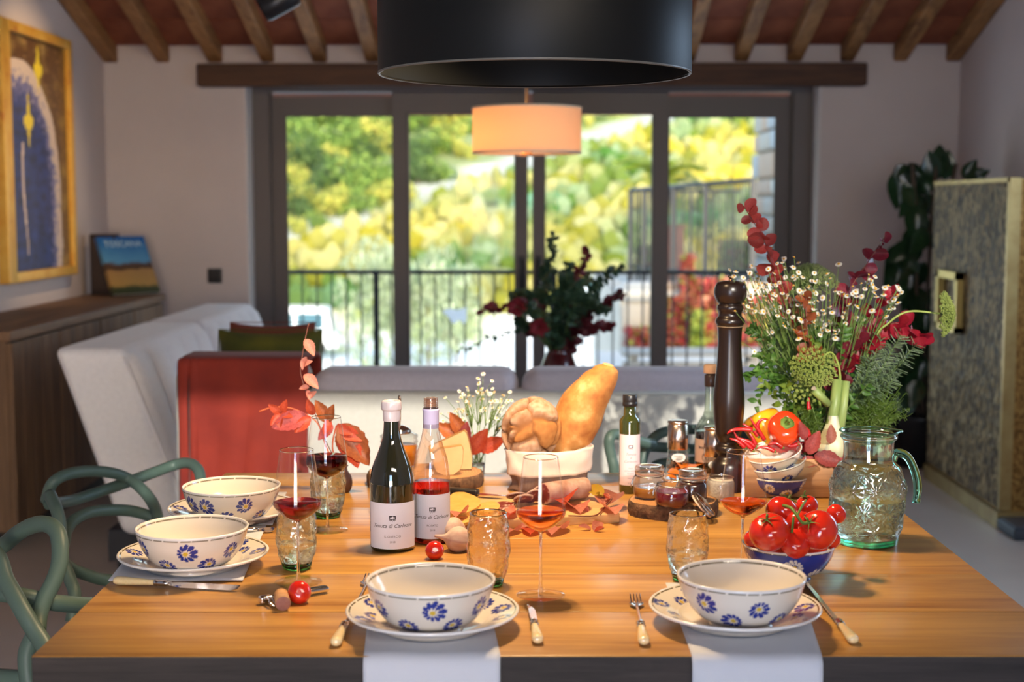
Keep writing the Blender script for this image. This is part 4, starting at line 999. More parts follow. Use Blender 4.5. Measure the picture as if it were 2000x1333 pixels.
# ---------------------------------------------------------------- cutlery
steel = M('polished steel', (.80, .79, .78), .12, metal=1); bone = M('cream bone handle', (.78, .60, .30), .22, c2=(.84, .68, .40), nscale=30, coat=.6, nstretch=(8, 1, 8), sss=.1)
def cutlery(kind, h, tip, label, lift=.0, hidden=0):
    a, b = T(*h), T(*tip); d = b-a; L = d.length; ang = math.atan2(d.y, d.x)
    t = thing(kind, label, kind, (a.x, a.y, TZ+lift), ang, kind+'s with cream handles'); s = L
    hl = .078
    prof = [(0, 0), (.0055, .002), (.0078, .010), (.0072, .03), (.0055, .06), (.0048, hl)]
    hd = lathe(cr([(r, z, 0) for r, z in prof], 4) and [(max(0, q[0]), q[1]) for q in cr([(r, z, 0) for r, z in prof], 4)], 16)
    m = Matrix.Translation((0, 0, .0080)) @ Matrix.Rotation(PI/2, 4, 'Y') @ Matrix.Diagonal((.95, 1.15, 1, 1))
    G().add(xf(hd, m)).build('handle', bone, t)
    fl = lathe([(0, hl-.002), (.0058, hl-.002), (.0062, hl+.002), (.0052, hl+.004), (.006, hl+.008), (.0056, hl+.014), (.0062, hl+.018), (.004, hl+.022), (.003, hl+.028), (0, hl+.028)], 16)
    G().add(xf(fl, m)).build('ferrule', steel, t)
    x0 = hl+.022
    if kind == 'knife':
        w_ = .0085; pts = [(x0, -.003), (x0+.012, -.006), (x0+.02, -w_), (L-.012, -w_), (L-.003, -w_*.5), (L, w_*.6), (x0+.02, w_*.6), (x0, .003)]
        g = G().add(prism(pts, -.0006, .0006)); o = g.build('blade', steel, t, False); o.location = (0, 0, .0068); o.rotation_euler = (math.radians(28), 0, 0)
    else:
        wt = .0115; xs_ = L-.045
        G().add(tube(cr([(x0-.005, 0, .008), ((x0+xs_)/2, 0, .006), (xs_-.012, 0, .005)], 4), [.0032]*8+[.004], 8, flat=.6)).build('neck', steel, t)
        def fn(u, v):
            x = xs_-.016+.022*u; wd = wt*(.35+.65*math.sin(min(1, u*1.3)*PI/2)); y = (v*2-1)*wd; return (x, y, .0045+.0015*(2*v-1)**2-.0006*u)
        o = G().add(grid(8, 8, fn)).build('fork_head', steel, t); md = o.modifiers.new('s', 'SOLIDIFY'); md.thickness = .0016
        for k in range(4):
            y = (-1+2*(k+.5)/4)*wt*.93
            G().add(tube(cr([(xs_+.004, y, .0045), (xs_+.025, y, .0055), (L, y*1.02, .009)], 4), [.0016]*5+[.0014]*3+[.0007], 6)).build('tine', steel, t)
    return t
cutlery('fork', (655, 1267), (724, 1130), 'fork with cream handle left of the front left plate')
cutlery('knife', (1051, 1262), (1035, 1192), 'knife with cream handle right of the front left plate')
cutlery('fork', (1258, 1265), (1240, 1170), 'fork with cream handle left of the front right plate')
cutlery('knife', (1668, 1262), (1560, 1130), 'knife with cream handle right of the front right plate')
cutlery('knife', (222, 1143), (468, 1156), 'knife with cream handle in front of the nearest left side plate')
cutlery('knife', (400, 1048), (537, 1040), 'knife beside the farthest left side plate')
# ---------------------------------------------------------------- glassware
wg = thin_glass('clear wine glass', (.975, .975, .98), 0, 1.0, base=1.5); wgs = M('solid clear glass', (1, 1, 1), 0.0, trans=1, ior=1.45)
def red_wine(name, col, rough=0):
    return M(name, col, rough, trans=1, ior=1.06)
def wineglass(foot, rim_y, wine_y, wcol, label, wname, bot_f=.455, mx_f=.60, Rm=.0415):
    p = T(*foot); H = zat((p.x, p.y, 0), rim_y)-TZ
    t = thing('wine_glass', label, 'glass', (p.x, p.y, TZ), 0, 'tall stemmed wine glasses')
    Rr = Rm*.70
    bowl = [(0.0022, H*bot_f), (.006, H*(bot_f+.012)), (Rm*.60, H*(bot_f+.055)), (Rm*.95, H*(mx_f-.03)), (Rm, H*(mx_f+.015)), (Rm*.97, H*(mx_f+.06)), (Rm*.86, H*.80), (Rr, H)]
    bp = [(q[0], q[1]) for q in cr([(a, b, 0) for a, b in bowl], 6)]
    G().add(lathe(bp, 56)).build('bowl', wg, t)
    G().add(lathe([(Rr-.0006, H-.0004), (Rr, H+.0005), (Rr+.0006, H-.0004), (Rr, H-.001), (Rr-.0006, H-.0004)], 56)).build('rim', wgs, t)
    G().add(lathe([(.0045, .0045), (.0026, .02), (.0020, H*.25), (.0022, H*bot_f-.004), (.0045, H*bot_f+.003), (0, H*bot_f+.004)], 16)).build('stem', wgs, t)
    G().add(lathe([(0, .0008), (.040, .0003), (.0415, .0010), (.040, .0018), (.02, .0028), (.0045, .0045), (0, .005)], 56)).build('foot', wg, t)
    zw = zat((p.x, p.y, 0), wine_y)-TZ; inner = [(max(0, r-.0006), z) for r, z in bp if z < zw]; rs_ = [r for r, z in bp]; zs_ = [z for r, z in bp]
    rw = float(np.interp(zw, zs_, rs_))-.0006
    G().add(lathe([(0, H*bot_f+.002)]+inner[1:]+[(rw, zw), (0, zw)], 56)).build('wine', red_wine(wname, wcol), t)
    return t
RED = (.20, .006, .008); ORG = (.86, .22, .03)
wineglass((583, 1138), 879, 981, (.35, .012, .012), 'wine glass of red wine nearest the left side bowls', 'red wine')
wineglass((640, 1036), 815, 891, (.10, .004, .006), 'wine glass of dark red wine behind on the left', 'dark red wine')
wineglass((1056, 1163), 893, 998, ORG, 'wine glass of amber wine at the front centre', 'amber wine')
wineglass((1449, 1118), 883, 980, (.84, .20, .03), 'wine glass of amber wine beside the tomato bowl', 'amber wine', Rm=.042)
def tumbler(c, top_y, tint_top, tint_bot, label, water=None, seed=1, Rm=.0375):
    p = T(*c); H = zat((p.x, p.y, 0), top_y)-TZ
    t = thing('tumbler', label, 'glass', (p.x, p.y, TZ), 0, 'hammered glass tumblers')
    def dsp(a, z, r): return .0030*nz(math.cos(a)*3.2, math.sin(a)*3.2+seed, z*75)+.0012*nz(math.cos(a)*8, math.sin(a)*8+seed, z*200)
    prof = [(q[0], q[1]) for q in cr([(.026, .008, 0), (Rm*.90, H*.25, 0), (Rm, H*.52, 0), (Rm*.95, H*.80, 0), (Rm*.84, H*.97, 0), (Rm*.83, H, 0)], 7)]
    name = 'tumbler glass %s' % str(tint_top)
    gm = thin_glass(name, tint_top, .02, 1, 1.0, 70, refr=.6, ior=1.3, base=2.5)
    G().add(lathe(prof, 60, dsp)).build('side', gm, t)
    G().add(lathe([(Rm*.83-.0012, H), (Rm*.83, H+.0014), (Rm*.83+.0014, H), (Rm*.83, H-.0015), (Rm*.83-.0012, H)], 56)).build('rim', M('tumbler rim glass', (.9, .97, .9), .02, trans=1), t)
    G().add(lathe([(0, 0), (.024, 0), (.0262, .004), (.0275, .013), (.022, .012), (0, .010)], 48)).build('base', M('green glass base', tint_bot, .03, trans=1, ior=1.45), t)
    if water:
        zw = zat((p.x, p.y, 0), water)-TZ; pr = [(r-.0018, z) for r, z in prof if z < zw and z > .012]; rw = float(np.interp(zw, [q[1] for q in prof], [q[0] for q in prof]))-.0018
        G().add(lathe([(0, .0125), (.022, .0125)]+pr+[(rw, zw), (0, zw)], 48)).build('water', M('water', (.93, .98, .95), 0, trans=1, ior=1.2), t)
GB = (.03, .42, .16)
tumbler((954, 1142), 1003, (.97, .94, .80), (.10, .45, .10), 'empty yellowish tumbler behind the front left bowl', None, 1)
tumbler((1342, 1132), 1004, (.94, .97, .92), GB, 'tumbler half full of water behind the front right bowl', 1080, 2, .0370)
tumbler((580, 1110), 1000, (.92, .97, .88), (.01, .42, .15), 'green-footed tumbler behind the nearer red wine glass', 1062, 3, .0365)
tumbler((641, 1010), 905, (.90, .97, .90), (.01, .42, .18), 'green-footed tumbler behind the darker red wine glass', 968, 4, .0365)
# ---------------------------------------------------------------- wine bottles
def emblem(R, z, th, s, col):
    """little square crest with castle and four dots, printed"""
    g = G(); 
    def rect(x0, x1, y0, y1, l): 
        n_ = 4; V = [(x0+(x1-x0)*i/n_, y) for i in range(n_+1) for y in (y0, y1)]
        return wrap(([(x, y, 0) for x, y in V], [(2*i, 2*i+2, 2*i+3, 2*i+1) for i in range(n_)]), R, z, th, l)
    def circ(cx, cy, r, l): V = [(cx+r*math.cos(2*PI*i/12), cy+r*math.sin(2*PI*i/12), 0) for i in range(12)]; return wrap((V, [tuple(range(12))]), R, z, th, l)
    g.add(rect(-s, s, 0, s*1.15, .0004)); 
    for i in range(4): g.add(rect(-s+.5*s*i+.08*s, -s+.5*s*i+.42*s, -.12*s, .02*s, .0004)); g.add(circ(-s+.25*s+.5*s*i, -.30*s, .15*s, .0004))
    for i in range(3): g.add(circ(-s*.5+.5*s*i, -.62*s, .10*s, .0004))
    w_ = G(); w_.add(rect(-s*.72, -s*.15, s*.18, s*.62, .0006)); w_.add(rect(-s*.05, s*.32, s*.18, s*.86, .0006)); w_.add(rect(s*.5, s*.66, s*.18, s*.8, .0006)); w_.add(circ(-s*.42, s*.62, s*.22, .0006)); w_.add(circ(s*.13, s*.80, s*.18, .0006))
    return g, w_
ink = M('black print', (.03, .03, .04), .6); inkg = M('grey print', (.10, .10, .12), .6); paper = M('label paper', (.72, .74, .84), .75, bmp=.05, bscale=300)
def label_on(t, R, z0, z1, half, th, lines, crest, mat=paper):
    n = 40; V = [(math.sin(th+half*(2*i/n-1))*(R+.0003), -math.cos(th+half*(2*i/n-1))*(R+.0003), z) for i in range(n+1) for z in (z0, z1)]
    V2 = [(math.sin(th+half*(2*i/n-1))*(R+.0001), -math.cos(th+half*(2*i/n-1))*(R+.0001), z) for i in range(n+1) for z in (z0, z1)]
    o = G().add((V+V2, [(2*i, 2*i+2, 2*i+3, 2*i+1) for i in range(n)])).build('label', mat, t)
    g = G()
    for s_, zz, size, sh, w_, dx in lines: 
        vf = text_vf(s_, size, sh, weight=w_); vf = ([(x+dx, y, z) for x, y, z in vf[0]], vf[1]); g.add(wrap(vf, R+.0003, zz, th))
    g.build('label_print', inkg, o, False); a, b = emblem(R+.0003, crest[0], th, crest[1], ink)
    gg = G().add((a.V, a.F), 0).add((b.V, b.F), 1); gg.build('crest', [ink, paper], o, False)
p = T(767, 1071); HB = zat(p, 783)-TZ; RB = 44/ppm(p)
t = thing('wine_bottle', 'dark wine bottle with pale wax seal and white label', 'bottle', (p.x, p.y, TZ))
dgl = M('dark bottle glass', (.010, .012, .005), .03, coat=1, c2=(.022, .020, .006), nscale=6, spec=.8)
bp = [(0, .002), (RB*.8, .0), (RB*.96, .003), (RB, .010), (RB, HB*.40), (RB*.985, HB*.47), (RB*.86, HB*.56), (RB*.58, HB*.67), (RB*.40, HB*.76), (RB*.345, HB*.86), (RB*.34, HB*.94)]
G().add(lathe([bp[0], bp[1], bp[2]]+[(q[0], q[1]) for q in cr([(a, b, 0) for a, b in bp[3:]], 6)], 64)).build('body', dgl, t)
wax = M('pale lilac wax', (.42, .36, .38), .35, coat=.4, bmp=.2, bscale=60)
def wd(a, z, r): return .0012*nz(math.cos(a)*2, math.sin(a)*2, z*60)
zc0 = zat(p, 822)-TZ
G().add(lathe([(q[0], q[1]) for q in cr([(RB*.37, zc0, 0), (RB*.385, zc0+.008, 0), (RB*.385, zc0+.02, 0), (RB*.45, HB-.016, 0), (RB*.45, HB-.006, 0), (RB*.40, HB, 0), (RB*.28, HB-.001, 0), (RB*.25, HB-.006, 0), (0, HB-.007, 0)], 4)], 40, wd)).build('wax_seal', wax, t)
zl0, zl1 = zat(p, 1062)-TZ, zat(p, 973)-TZ
zz = lambda y: zat(p, y)-TZ
label_on(t, RB, zz(1067)+.004, zz(975), 1.28, .10, [('Tenuta di Carleone', zz(1025)+.003, .0104, .35, .00008, 0), ('IL GUERCIO', zz(1041), .0060, 0, 0, 0), ('2018', zz(1051), .0054, 0, 0, 0)], (zz(1006), .0062))
p = T(843, 1057); HB = zat(p, 777)-TZ; RB = 36.5/ppm(p)
t = thing('wine_bottle', 'clear bottle of rose wine with lavender sleeve and white label', 'bottle', (p.x, p.y, TZ))
cgl = thin_glass('clear bottle glass', (.95, .92, .90), .0, 1, .15, 20, refr=.25, ior=1.1)
bp = [(RB, .010), (RB, HB*.42), (RB*.985, HB*.48), (RB*.86, HB*.58), (RB*.60, HB*.69), (RB*.46, HB*.77), (RB*.41, HB*.86), (RB*.40, HB*.93)]
body = [(RB*.8, 0), (RB*.96, .003)]+[(q[0], q[1]) for q in cr([(a, b, 0) for a, b in bp], 6)]
G().add(lathe(body, 56)).build('body', cgl, t)
zc0, zc1 = zat(p, 836)-TZ, zat(p, 798)-TZ
G().add(lathe([(RB*.42, zc0), (RB*.425, zc0+.001), (RB*.425, zc1-.006), (RB*.445, zc1-.004), (RB*.445, zc1-.001), (RB*.40, zc1)], 40)).build('capsule', M('lavender capsule', (.40, .36, .52), .4), t)
th_ = [(RB*.36, zc1)]
for k in range(4): th_ += [(RB*.36, zc1+.0035*k+.001), (RB*.41, zc1+.0035*k+.002), (RB*.36, zc1+.0035*k+.0032)]
th_ += [(RB*.38, HB-.003), (RB*.38, HB), (RB*.27, HB), (RB*.26, zc1)]
G().add(lathe(th_, 32)).build('bottle_thread', thin_glass('pinkish clear glass', (.90, .78, .72), .02, refr=.3, ior=1.2, base=4), t)
zw = zat(p, 941)-TZ
pr = [(r-.0012, z) for r, z in body if z < zw]; rw = float(np.interp(zw, [q[1] for q in body], [q[0] for q in body]))-.0012
G().add(lathe([(0, .004)]+pr+[(rw, zw), (0, zw)], 56)).build('wine', M('rose wine', (.62, .03, .05), 0, trans=1, ior=1.2), t)
zz = lambda y: zat(p, y)-TZ
label_on(t, RB, zz(1048)+.003, zz(960), 1.35, .12, [('Tenuta di Carleone', zz(1009)+.003, .0096, .35, .00008, -.001), ('ROSATO', zz(1021), .0056, 0, 0, 0), ('2018', zz(1030), .0050, 0, 0, 0)], (zz(991), .0060))
# olive oil bottle
p = T(1229, 962); HB = zat(p, 771)-TZ; RB = 20.5/ppm(p); zz = lambda y: zat(p, y)-TZ
t = thing('oil_bottle', 'slim dark green olive oil bottle with pink label and black cap', 'bottle', (p.x, p.y, TZ))
ogl = M('dark green glass', (.030, .036, .006), .04, coat=1, spec=.8)
zs = zz(823); rn = RB*.60
G().add(lathe([(0, .001), (RB*.9, 0), (RB, .004), (RB, zs), (RB*.93, zs+.006), (rn*1.05, zs+.013), (rn, zs+.02), (rn*.94, zz(785)), (0, zz(784))], 44)).build('body', ogl, t)
G().add(lathe([(rn*.9, zz(793)), (rn*1.18, zz(793)), (rn*1.18, zz(786)), (rn*1.10, zz(785)), (rn*1.14, zz(784)), (rn*1.14, HB-.001), (rn*1.08, HB), (0, HB)], 32)).build('cap', blk, t)
label_on(t, RB, zz(945), zz(847), 1.25, .05, [('Tenuta', zz(887), .0085, .35, -.0001, 0), ('di', zz(893), .0055, .35, 0, 0), ('Carleone', zz(901), .0085, .35, -.0001, 0), ('OLIO', zz(913), .0042, 0, 0, 0), ('EXTRA VERGINE', zz(918), .0038, 0, 0, 0), ('DI OLIVA', zz(923), .0038, 0, 0, 0), ('ITALIANO', zz(932), .0036, 0, 0, 0), ('0,25 L', zz(942), .0048, 0, 0, 0)], (zz(872), .0052), M('pinkish label paper', (.62, .48, .50), .75))
# corked bottle behind
p = T(1386, 931); zz = lambda y: zat(p, y)-TZ; k_ = ppm(p)
t = thing('vinegar_bottle', 'tall clear bottle with long neck, cork stopper and round printed label', 'bottle', (p.x, p.y, TZ)); RB = 30/k_; rn = 11.5/k_
G().add(lathe([(RB*.9, 0), (RB, .004), (RB, zz(845)), (RB*.93, zz(833)), (RB*.72, zz(822)), (rn*1.3, zz(812)), (rn, zz(800)), (rn*.95, zz(735))], 44)).build('body', thin_glass('greenish bottle glass', (.80, .86, .78), 0, 1, .1, 30, refr=.3, ior=1.15), t)
G().add(lathe([(0, .003), (RB*.93, .005), (RB*.95, zz(843)), (0, zz(843))], 40)).build('vinegar', M('dark vinegar', (.02, .008, .006), .05, coat=1), t)
G().add(lathe([(rn*1.02, zz(755)), (rn*1.08, zz(754)), (rn*1.10, zz(733)), (rn*.9, zz(731)), (rn*.8, zz(731))], 28)).build('neck_sleeve', M('brown neck sleeve', (.05, .03, .025), .3), t)
G().add(lathe([(0, zz(729)), (rn*1.25, zz(729)), (rn*1.28, zz(728)), (rn*1.25, zz(714)), (rn*1.1, zz(712.5)), (0, zz(712.5))], 28)).build('cork_stopper', M('light cork', (.62, .36, .20), .8, c2=(.70, .45, .27), nscale=80), t)
n = 30; o = G().add(([((RB+.0004)*math.sin(-1.4+2.8*i/n), -(RB+.0004)*math.cos(-1.4+2.8*i/n), z) for i in range(n+1) for z in (zz(900), zz(855))], [(2*i, 2*i+2, 2*i+3, 2*i+1) for i in range(n)])).build('label', M('buff label paper', (.55, .40, .33), .7), t)
g = G().add(wrap(text_vf('bodegas', .0105, weight=.0003), RB+.0004, zz(873), -.45))
for r0, r1 in ((.0125, .0132), (.0105, .0125)):
    nn = 40; g.add(wrap(([(rr*math.cos(2*PI*i/nn), rr*math.sin(2*PI*i/nn)-.006, 0) for i in range(nn) for rr in (r0, r1 if r0 > .012 else r0+.0006)], [(2*i, 2*((i+1) % nn), 2*((i+1) % nn)+1, 2*i+1) for i in range(nn)]), RB+.0004, zz(885), -.3))
g.add(wrap(text_vf('U', .014, weight=.0002), RB+.0004, zz(896), -.3)); g.build('label_print', ink, o, False)
# ---------------------------------------------------------------- pepper mill
p = T(1421, 958); zz = lambda y: zat(p, y)-TZ; k_ = ppm(p)
t = thing('pepper_mill', 'tall black turned wooden pepper mill', 'mill', (p.x, p.y, TZ)); ebony = M('ebony lacquer', (.009, .005, .004), .30, coat=.15, c2=(.016, .008, .006), nscale=4, nstretch=(10, 10, 1))
q = lambda w_, y: (w_/2/k_, zz(y))
body = [q(66, 957), q(68, 945), q(66, 925), q(60, 905), q(40, 893), q(40, 888), q(52, 880), q(52, 872), q(38, 864), q(50, 848), q(58, 815), q(61, 785), q(56, 750), q(49, 710), q(45, 672), q(47, 645), q(50, 638)]
G().add(lathe([(0, 0), (33/k_, 0)]+[(a[0], a[1]) for a in cr([(a, b, 0) for a, b in body], 5)]+[(0, zz(638))], 48)).build('body', ebony, t)
head = [q(48, 637), q(56, 631), q(55, 624), q(46, 618), q(44, 612), q(50, 604), q(50, 598), q(44, 594), q(54, 588), q(62, 576), q(62, 564), q(52, 553), q(30, 549), q(8, 548)]
G().add(lathe([(0, zz(637.5))]+[(a[0], a[1]) for a in cr([(a, b, 0) for a, b in head], 5)]+[(0, zz(548))], 48)).build('mill_head', ebony, t)
G().add(lathe([(23/k_, zz(638.6)), (26/k_, zz(638)), (23/k_, zz(637.2))], 48)).build('joint_ring', M('pale wood line', (.3, .2, .12), .5), t)
G().add(lathe([(5/k_, zz(549)), (2.6/k_, zz(546)), (2.6/k_, zz(544)), (6/k_, zz(542)), (5/k_, zz(539.5)), (0, zz(539))], 20)).build('finial_nut', M('brass nut', (.35, .2, .12), .25, metal=1), t)
# ---------------------------------------------------------------- grinders
brush = M('brushed copper steel', (.60, .48, .42), .22, metal=1, bmp=.1, bscale=200, nstretch=(1, 1, .05))
fg = thin_glass('grinder glass', (.95, .96, .95), 0, 1, refr=.25, ior=1.12)
def grinder(bpx, ytop, ysp, w_, label, fill, fillname, filly):
    p = T(*bpx); zz = lambda y: zat(p, y)-TZ; k_ = ppm(p); r = w_/2/k_
    t = thing('spice_grinder', label, 'grinder', (p.x, p.y, TZ), 0, 'steel topped glass grinders')
    G().add(lathe([(r*1.15, .001), (r*1.2, .004), (r*1.08, zz(ysp+30)), (r*.95, zz(ysp))], 40)).add(lathe([(0, .001), (r*1.15, .001)], 40)).build('glass_body', fg, t)
    G().add(lathe([(r*.97, zz(ysp)), (r, zz(ysp)+.001), (r, zz(ytop+8)), (r*.92, zz(ytop+7)), (r*.92, zz(ytop+5)), (r*1.02, zz(ytop+4)), (r*1.0, zz(ytop)), (0, zz(ytop))], 48)).build('steel_top', brush, t)
    g = G(); rs_ = random.Random(3)
    zf = zz(filly)
    for i in range(230):
        a, rr = rs_.uniform(0, 2*PI), r*1.0*math.sqrt(rs_.random()); g.add(mv(sphere(.0028, 6, 4), rr*math.cos(a), rr*math.sin(a), .004+rs_.random()*(zf-.004), rs_.uniform(.7, 1.1)))
    o = g.build(fillname, fill, t); o['kind'] = 'stuff'
    n = 24; V = [(r*.72*math.cos(2*PI*i/n), r*.42*math.sin(2*PI*i/n), 0) for i in range(n)]
    G().add(wrap((V, [tuple(range(n))]), r*1.07, zz(ysp+14), 0, .0008)).build('oval_sticker', M('pale sticker', (.55, .54, .50), .5), t)
    return t, r, zz
t, r, zz = grinder((1323, 935), 822, 877, 40, 'steel topped glass grinder of peppercorns, left one', M('peppercorns', (.10, .05, .03), .6, c2=(.25, .14, .09), nscale=90), 'peppercorns', 898)
g = G().add(wrap(text_vf('Schwarzer', .0052), r*1.07, zz(889.5), 0, .0012)).add(wrap(text_vf('Pfeffer', .0052), r*1.07, zz(895.5), 0, .0012)); g.build('sticker_print', inkg, t, False)
grinder((1395, 950), 834, 891, 42, 'steel topped glass grinder in front of the tall bottle, right one', M('pink salt', (.72, .42, .30), .5, c2=(.8, .6, .5), nscale=90), 'salt_crystals', 928)
# ================================================================ WOOD SLICES, JARS
barkm = M('slab bark', (.10, .05, .025), .9, stops=[(.3, (.035, .018, .010)), (.6, (.14, .07, .035)), (.8, (.24, .13, .07))], nscale=60, bmp=1, bscale=60, bdist=.006)
def slicemat():
    m, nt, b = _new('cut wood slice'); v = coords(nt); wv = nt.nodes.new('ShaderNodeTexWave'); wv.wave_type = 'RINGS'; wv.rings_direction = 'Z'
    wv.inputs['Scale'].default_value = 45; wv.inputs['Distortion'].default_value = 3; wv.inputs['Detail'].default_value = 2; nt.links.new(v, wv.inputs[0])
    c = ramp(nt, wv.outputs['Fac'], [(0, (.42, .20, .08)), (1, (.52, .27, .12))]); nt.links.new(c, b.inputs['Base Color']); b.inputs['Roughness'].default_value = .55; return m
slm = slicemat()
def slice_(c, label, rpx, th, sy=1.0, seed=0):
    p = T(*c); r = rpx/ppm(p); t = thing('wood_slice', label, 'board', (p.x, p.y, TZ), 0, 'bark edged wood slices')
    def d(a, z, rr): return (.05*r*nz(math.cos(a)*1.5+seed, math.sin(a)*1.5, 0)+.0035*nz(math.cos(a)*14+seed, math.sin(a)*14, z*90))*(rr/r)
    V, Fc = lathe([(r*.99, 0), (r*1.01, th*.3), (r*1.01, th*.7), (r*.985, th*.97), (r*.965, th)], 90, d); V = [(x, y*sy, z) for x, y, z in V]
    G().add((V, Fc)).build('bark', barkm, t)
    V, Fc = lathe([(0, .001), (r*.985, .001)], 90, d); V2, F2 = lathe([(r*.97, th-.0004), (r*.5, th+.0002), (0, th)], 90, d)
    G().add(([(x, y*sy, z) for x, y, z in V2], F2)).add(([(x, y*sy, z) for x, y, z in V], Fc)).build('cut_face', slm, t)
    return p, r
sth = .030
slp, slr = slice_((829, 946), 'round wood slice with bark carrying cheese and honey', 115, sth, .78, 1)
sl2, sl2r = slice_((1314, 1003), 'round wood slice with bark carrying the jars', 87, .030, .85, 4)
def onS(px, py, th=sth): return onz(px, py, TZ+th+.0006)
# honey jar
p = onS(780, 912); zz = lambda y: zat(p, y)-p.z; k_ = ppm(p); r = 36/k_
t = thing('honey_jar', 'ribbed glass honey jar with metal lid and spoon behind the dark bottle', 'jar', p)
hg = thin_glass('honey jar glass', (.96, .95, .93), 0, 1, .3, 50, refr=.3, ior=1.15)
hz = zz(843)
G().add(lathe([(0, 0), (r*.8, 0), (r*.95, .005)]+[(r*(1+.03*math.sin(i*1.9)), .008+(hz*.8)*i/18) for i in range(19)]+[(r*.85, hz*.93), (r*.62, hz)], 44)).build('glass_body', hg, t)
G().add(lathe([(0, .003), (r*.9, .006), (r*.95, hz*.62), (0, hz*.62)], 40)).build('honey', M('amber honey', (.55, .20, .02), .1, sss=.4, coat=.5, c2=(.45, .13, .012), nscale=10), t)
G().add(lathe([(r*.66, hz-.004), (r*.66, hz+.003), (r*.55, hz+.008), (r*.3, hz+.014), (0, hz+.016)], 36)).build('lid', steel, t)
sp_ = G().add(tube(cr([(0, .005, hz*.5), (.002, 0, hz+.01), (.003, -.003, zz(790)), (.001, -.004, zz(772))], 6), [.002]*8+[.003]*6+[.0045]*4+[.001], 10, flat=.5)).build('spoon', M('bronze spoon', (.45, .30, .20), .2, metal=1), t)
# cheese wedges on the slice
chs = M('yellow cheese paste', (.50, .27, .11), .5, c2=(.56, .32, .14), nscale=25, sss=.15, bmp=.1, bscale=60); rind = M('cheese rind', (.42, .22, .07), .65, c2=(.55, .30, .10), nscale=18, bmp=.2)
def cheese(label, base, face, Y, depth, rz=0):
    pts = [onY(x, y, Y) for x, y in face]; zmin = TZ+sth+.0006; dz = zmin-min(q.z for q in pts)
    o3 = Vector((sum(q.x for q in pts)/len(pts), Y, zmin)); poly = [(q.x-o3.x, q.z+dz-o3.z) for q in pts]; n = len(poly)
    t = thing('cheese_wedge', label, 'cheese', o3, rz, 'cheese wedges on the wood slice')
    V = [(x, 0, z) for x, z in poly]+[(x*.98, depth, z*.97) for x, z in poly]
    G().add((V, [tuple(range(n)), tuple(range(n, 2*n))[::-1]])).build('cheese_paste', chs, t, False)
    V2 = [(x*1.02, -.0004, z*1.012) for x, z in poly]+[(x*1.0, depth+.0006, z*.985) for x, z in poly]
    G().add((V2, [(i, (i+1) % n, n+(i+1) % n, n+i) for i in range(n)])).build('rind', rind, t, False)
ys_ = slp.y
cheese('large pale cheese wedge standing on the wood slice, the rear one', None, [(838, 877), (880, 858), (906, 846), (911, 850), (917, 872), (922, 898), (921, 920), (850, 922), (842, 900)], ys_+.015, .035, .0)
cheese('smaller cheese wedge leaning in front on the wood slice', None, [(846, 886), (860, 876), (902, 871), (905, 880), (903, 905), (898, 918), (886, 927), (868, 928), (852, 920), (846, 905)], ys_-.05, .03, .12)
# glass of chamomile
p = T(933, 930); zz = lambda y: zat(p, y)-TZ; r = 16/ppm(p)
CH = Vector((p.x, p.y, TZ+zz(880)))
t = thing('small_glass', 'small clear glass holding chamomile behind the cheese', 'glass', (p.x, p.y, TZ))
G().add(lathe([(r*.8, .001), (r*.85, .01), (r*.95, zz(900)), (r*1.02, zz(878))], 32)).build('glass_body', thin_glass('faceted glass', (.93, .96, .92), 0, 1, .2, 40, refr=.3, ior=1.12), t)
G().add(lathe([(0, .004), (r*.8, .005), (r*.85, zz(905)), (0, zz(905))], 28)).build('water', M('water', (.9, .95, .9), 0, trans=1, ior=1.2), t)
G().add(lathe([(r*1.0, zz(878)-.001), (r*1.05, zz(878)), (r*1.0, zz(878)+.001)], 28)).build('rim', wgs, t)
# ---- clip top jars
wire = M('jar wire', (.5, .48, .45), .25, metal=1); jg = thin_glass('jar glass', (.95, .96, .95), 0, 1, .12, 30, refr=.35, ior=1.18)
def jar(px, py, r_px, yt, fill_y, fillm, fname, label, lid=True, base=None):
    p = base or onS(px, py, .030); zz = lambda y: zat(p, y)-p.z; k_ = ppm(p); r = r_px/k_; H = zz(yt)
    t = thing('jar', label, 'jar', p, 0, 'small clip top jars')
    hb = H*(.74 if lid else .88)
    G().add(lathe([(0, 0), (r*.8, 0), (r*.98, .005), (r, hb*.3), (r, hb*.72), (r*.86, hb*.86), (r*.82, hb*.90), (r*.90, hb*.95), (r*.90, hb)], 44)).build('glass_body', jg, t)
    hf = min(zz(fill_y), hb*.86)
    G().add(lathe([(0, .002), (r*.8, .002), (r*.94, .006), (r*.955, hb*.3), (r*.955, min(hf, hb*.72)), (r*.9, hf), (r*.3, hf+.001), (0, hf)], 36)).build(fname, fillm, t)
    G().add(tube([(r*.90*math.cos(a), r*.90*math.sin(a), hb*.93) for a in np.linspace(0, 2*PI, 30)[:-1]], .0012, 6, closed=True)).build('wire_ring', wire, t)
    if lid:
        G().add(lathe([(r*.88, hb+.001), (r*.93, hb+.004), (r*.93, H-.005), (r*.86, H-.001), (r*.6, H-.002), (0, H-.003)], 40)).build('lid', jg, t)
        G().add(lathe([(r*.80, hb), (r*.91, hb), (r*.91, hb+.003), (r*.80, hb+.003)], 40)).build('seal', M('rubber seal', (.6, .35, .25), .6), t)
    cx = -r*.98
    G().add(tube(cr([(cx*.9, -r*.3, hb*.95), (cx*1.08, -r*.45, hb*.85), (cx*1.22, -r*.5, hb*.55), (cx*1.15, -r*.3, hb*.5), (cx*1.05, -r*.2, hb*.8), (cx*.9, -r*.15, hb*1.02)], 5), .0011, 6, closed=True)).build('clip', wire, t)
    return t, p, r, H
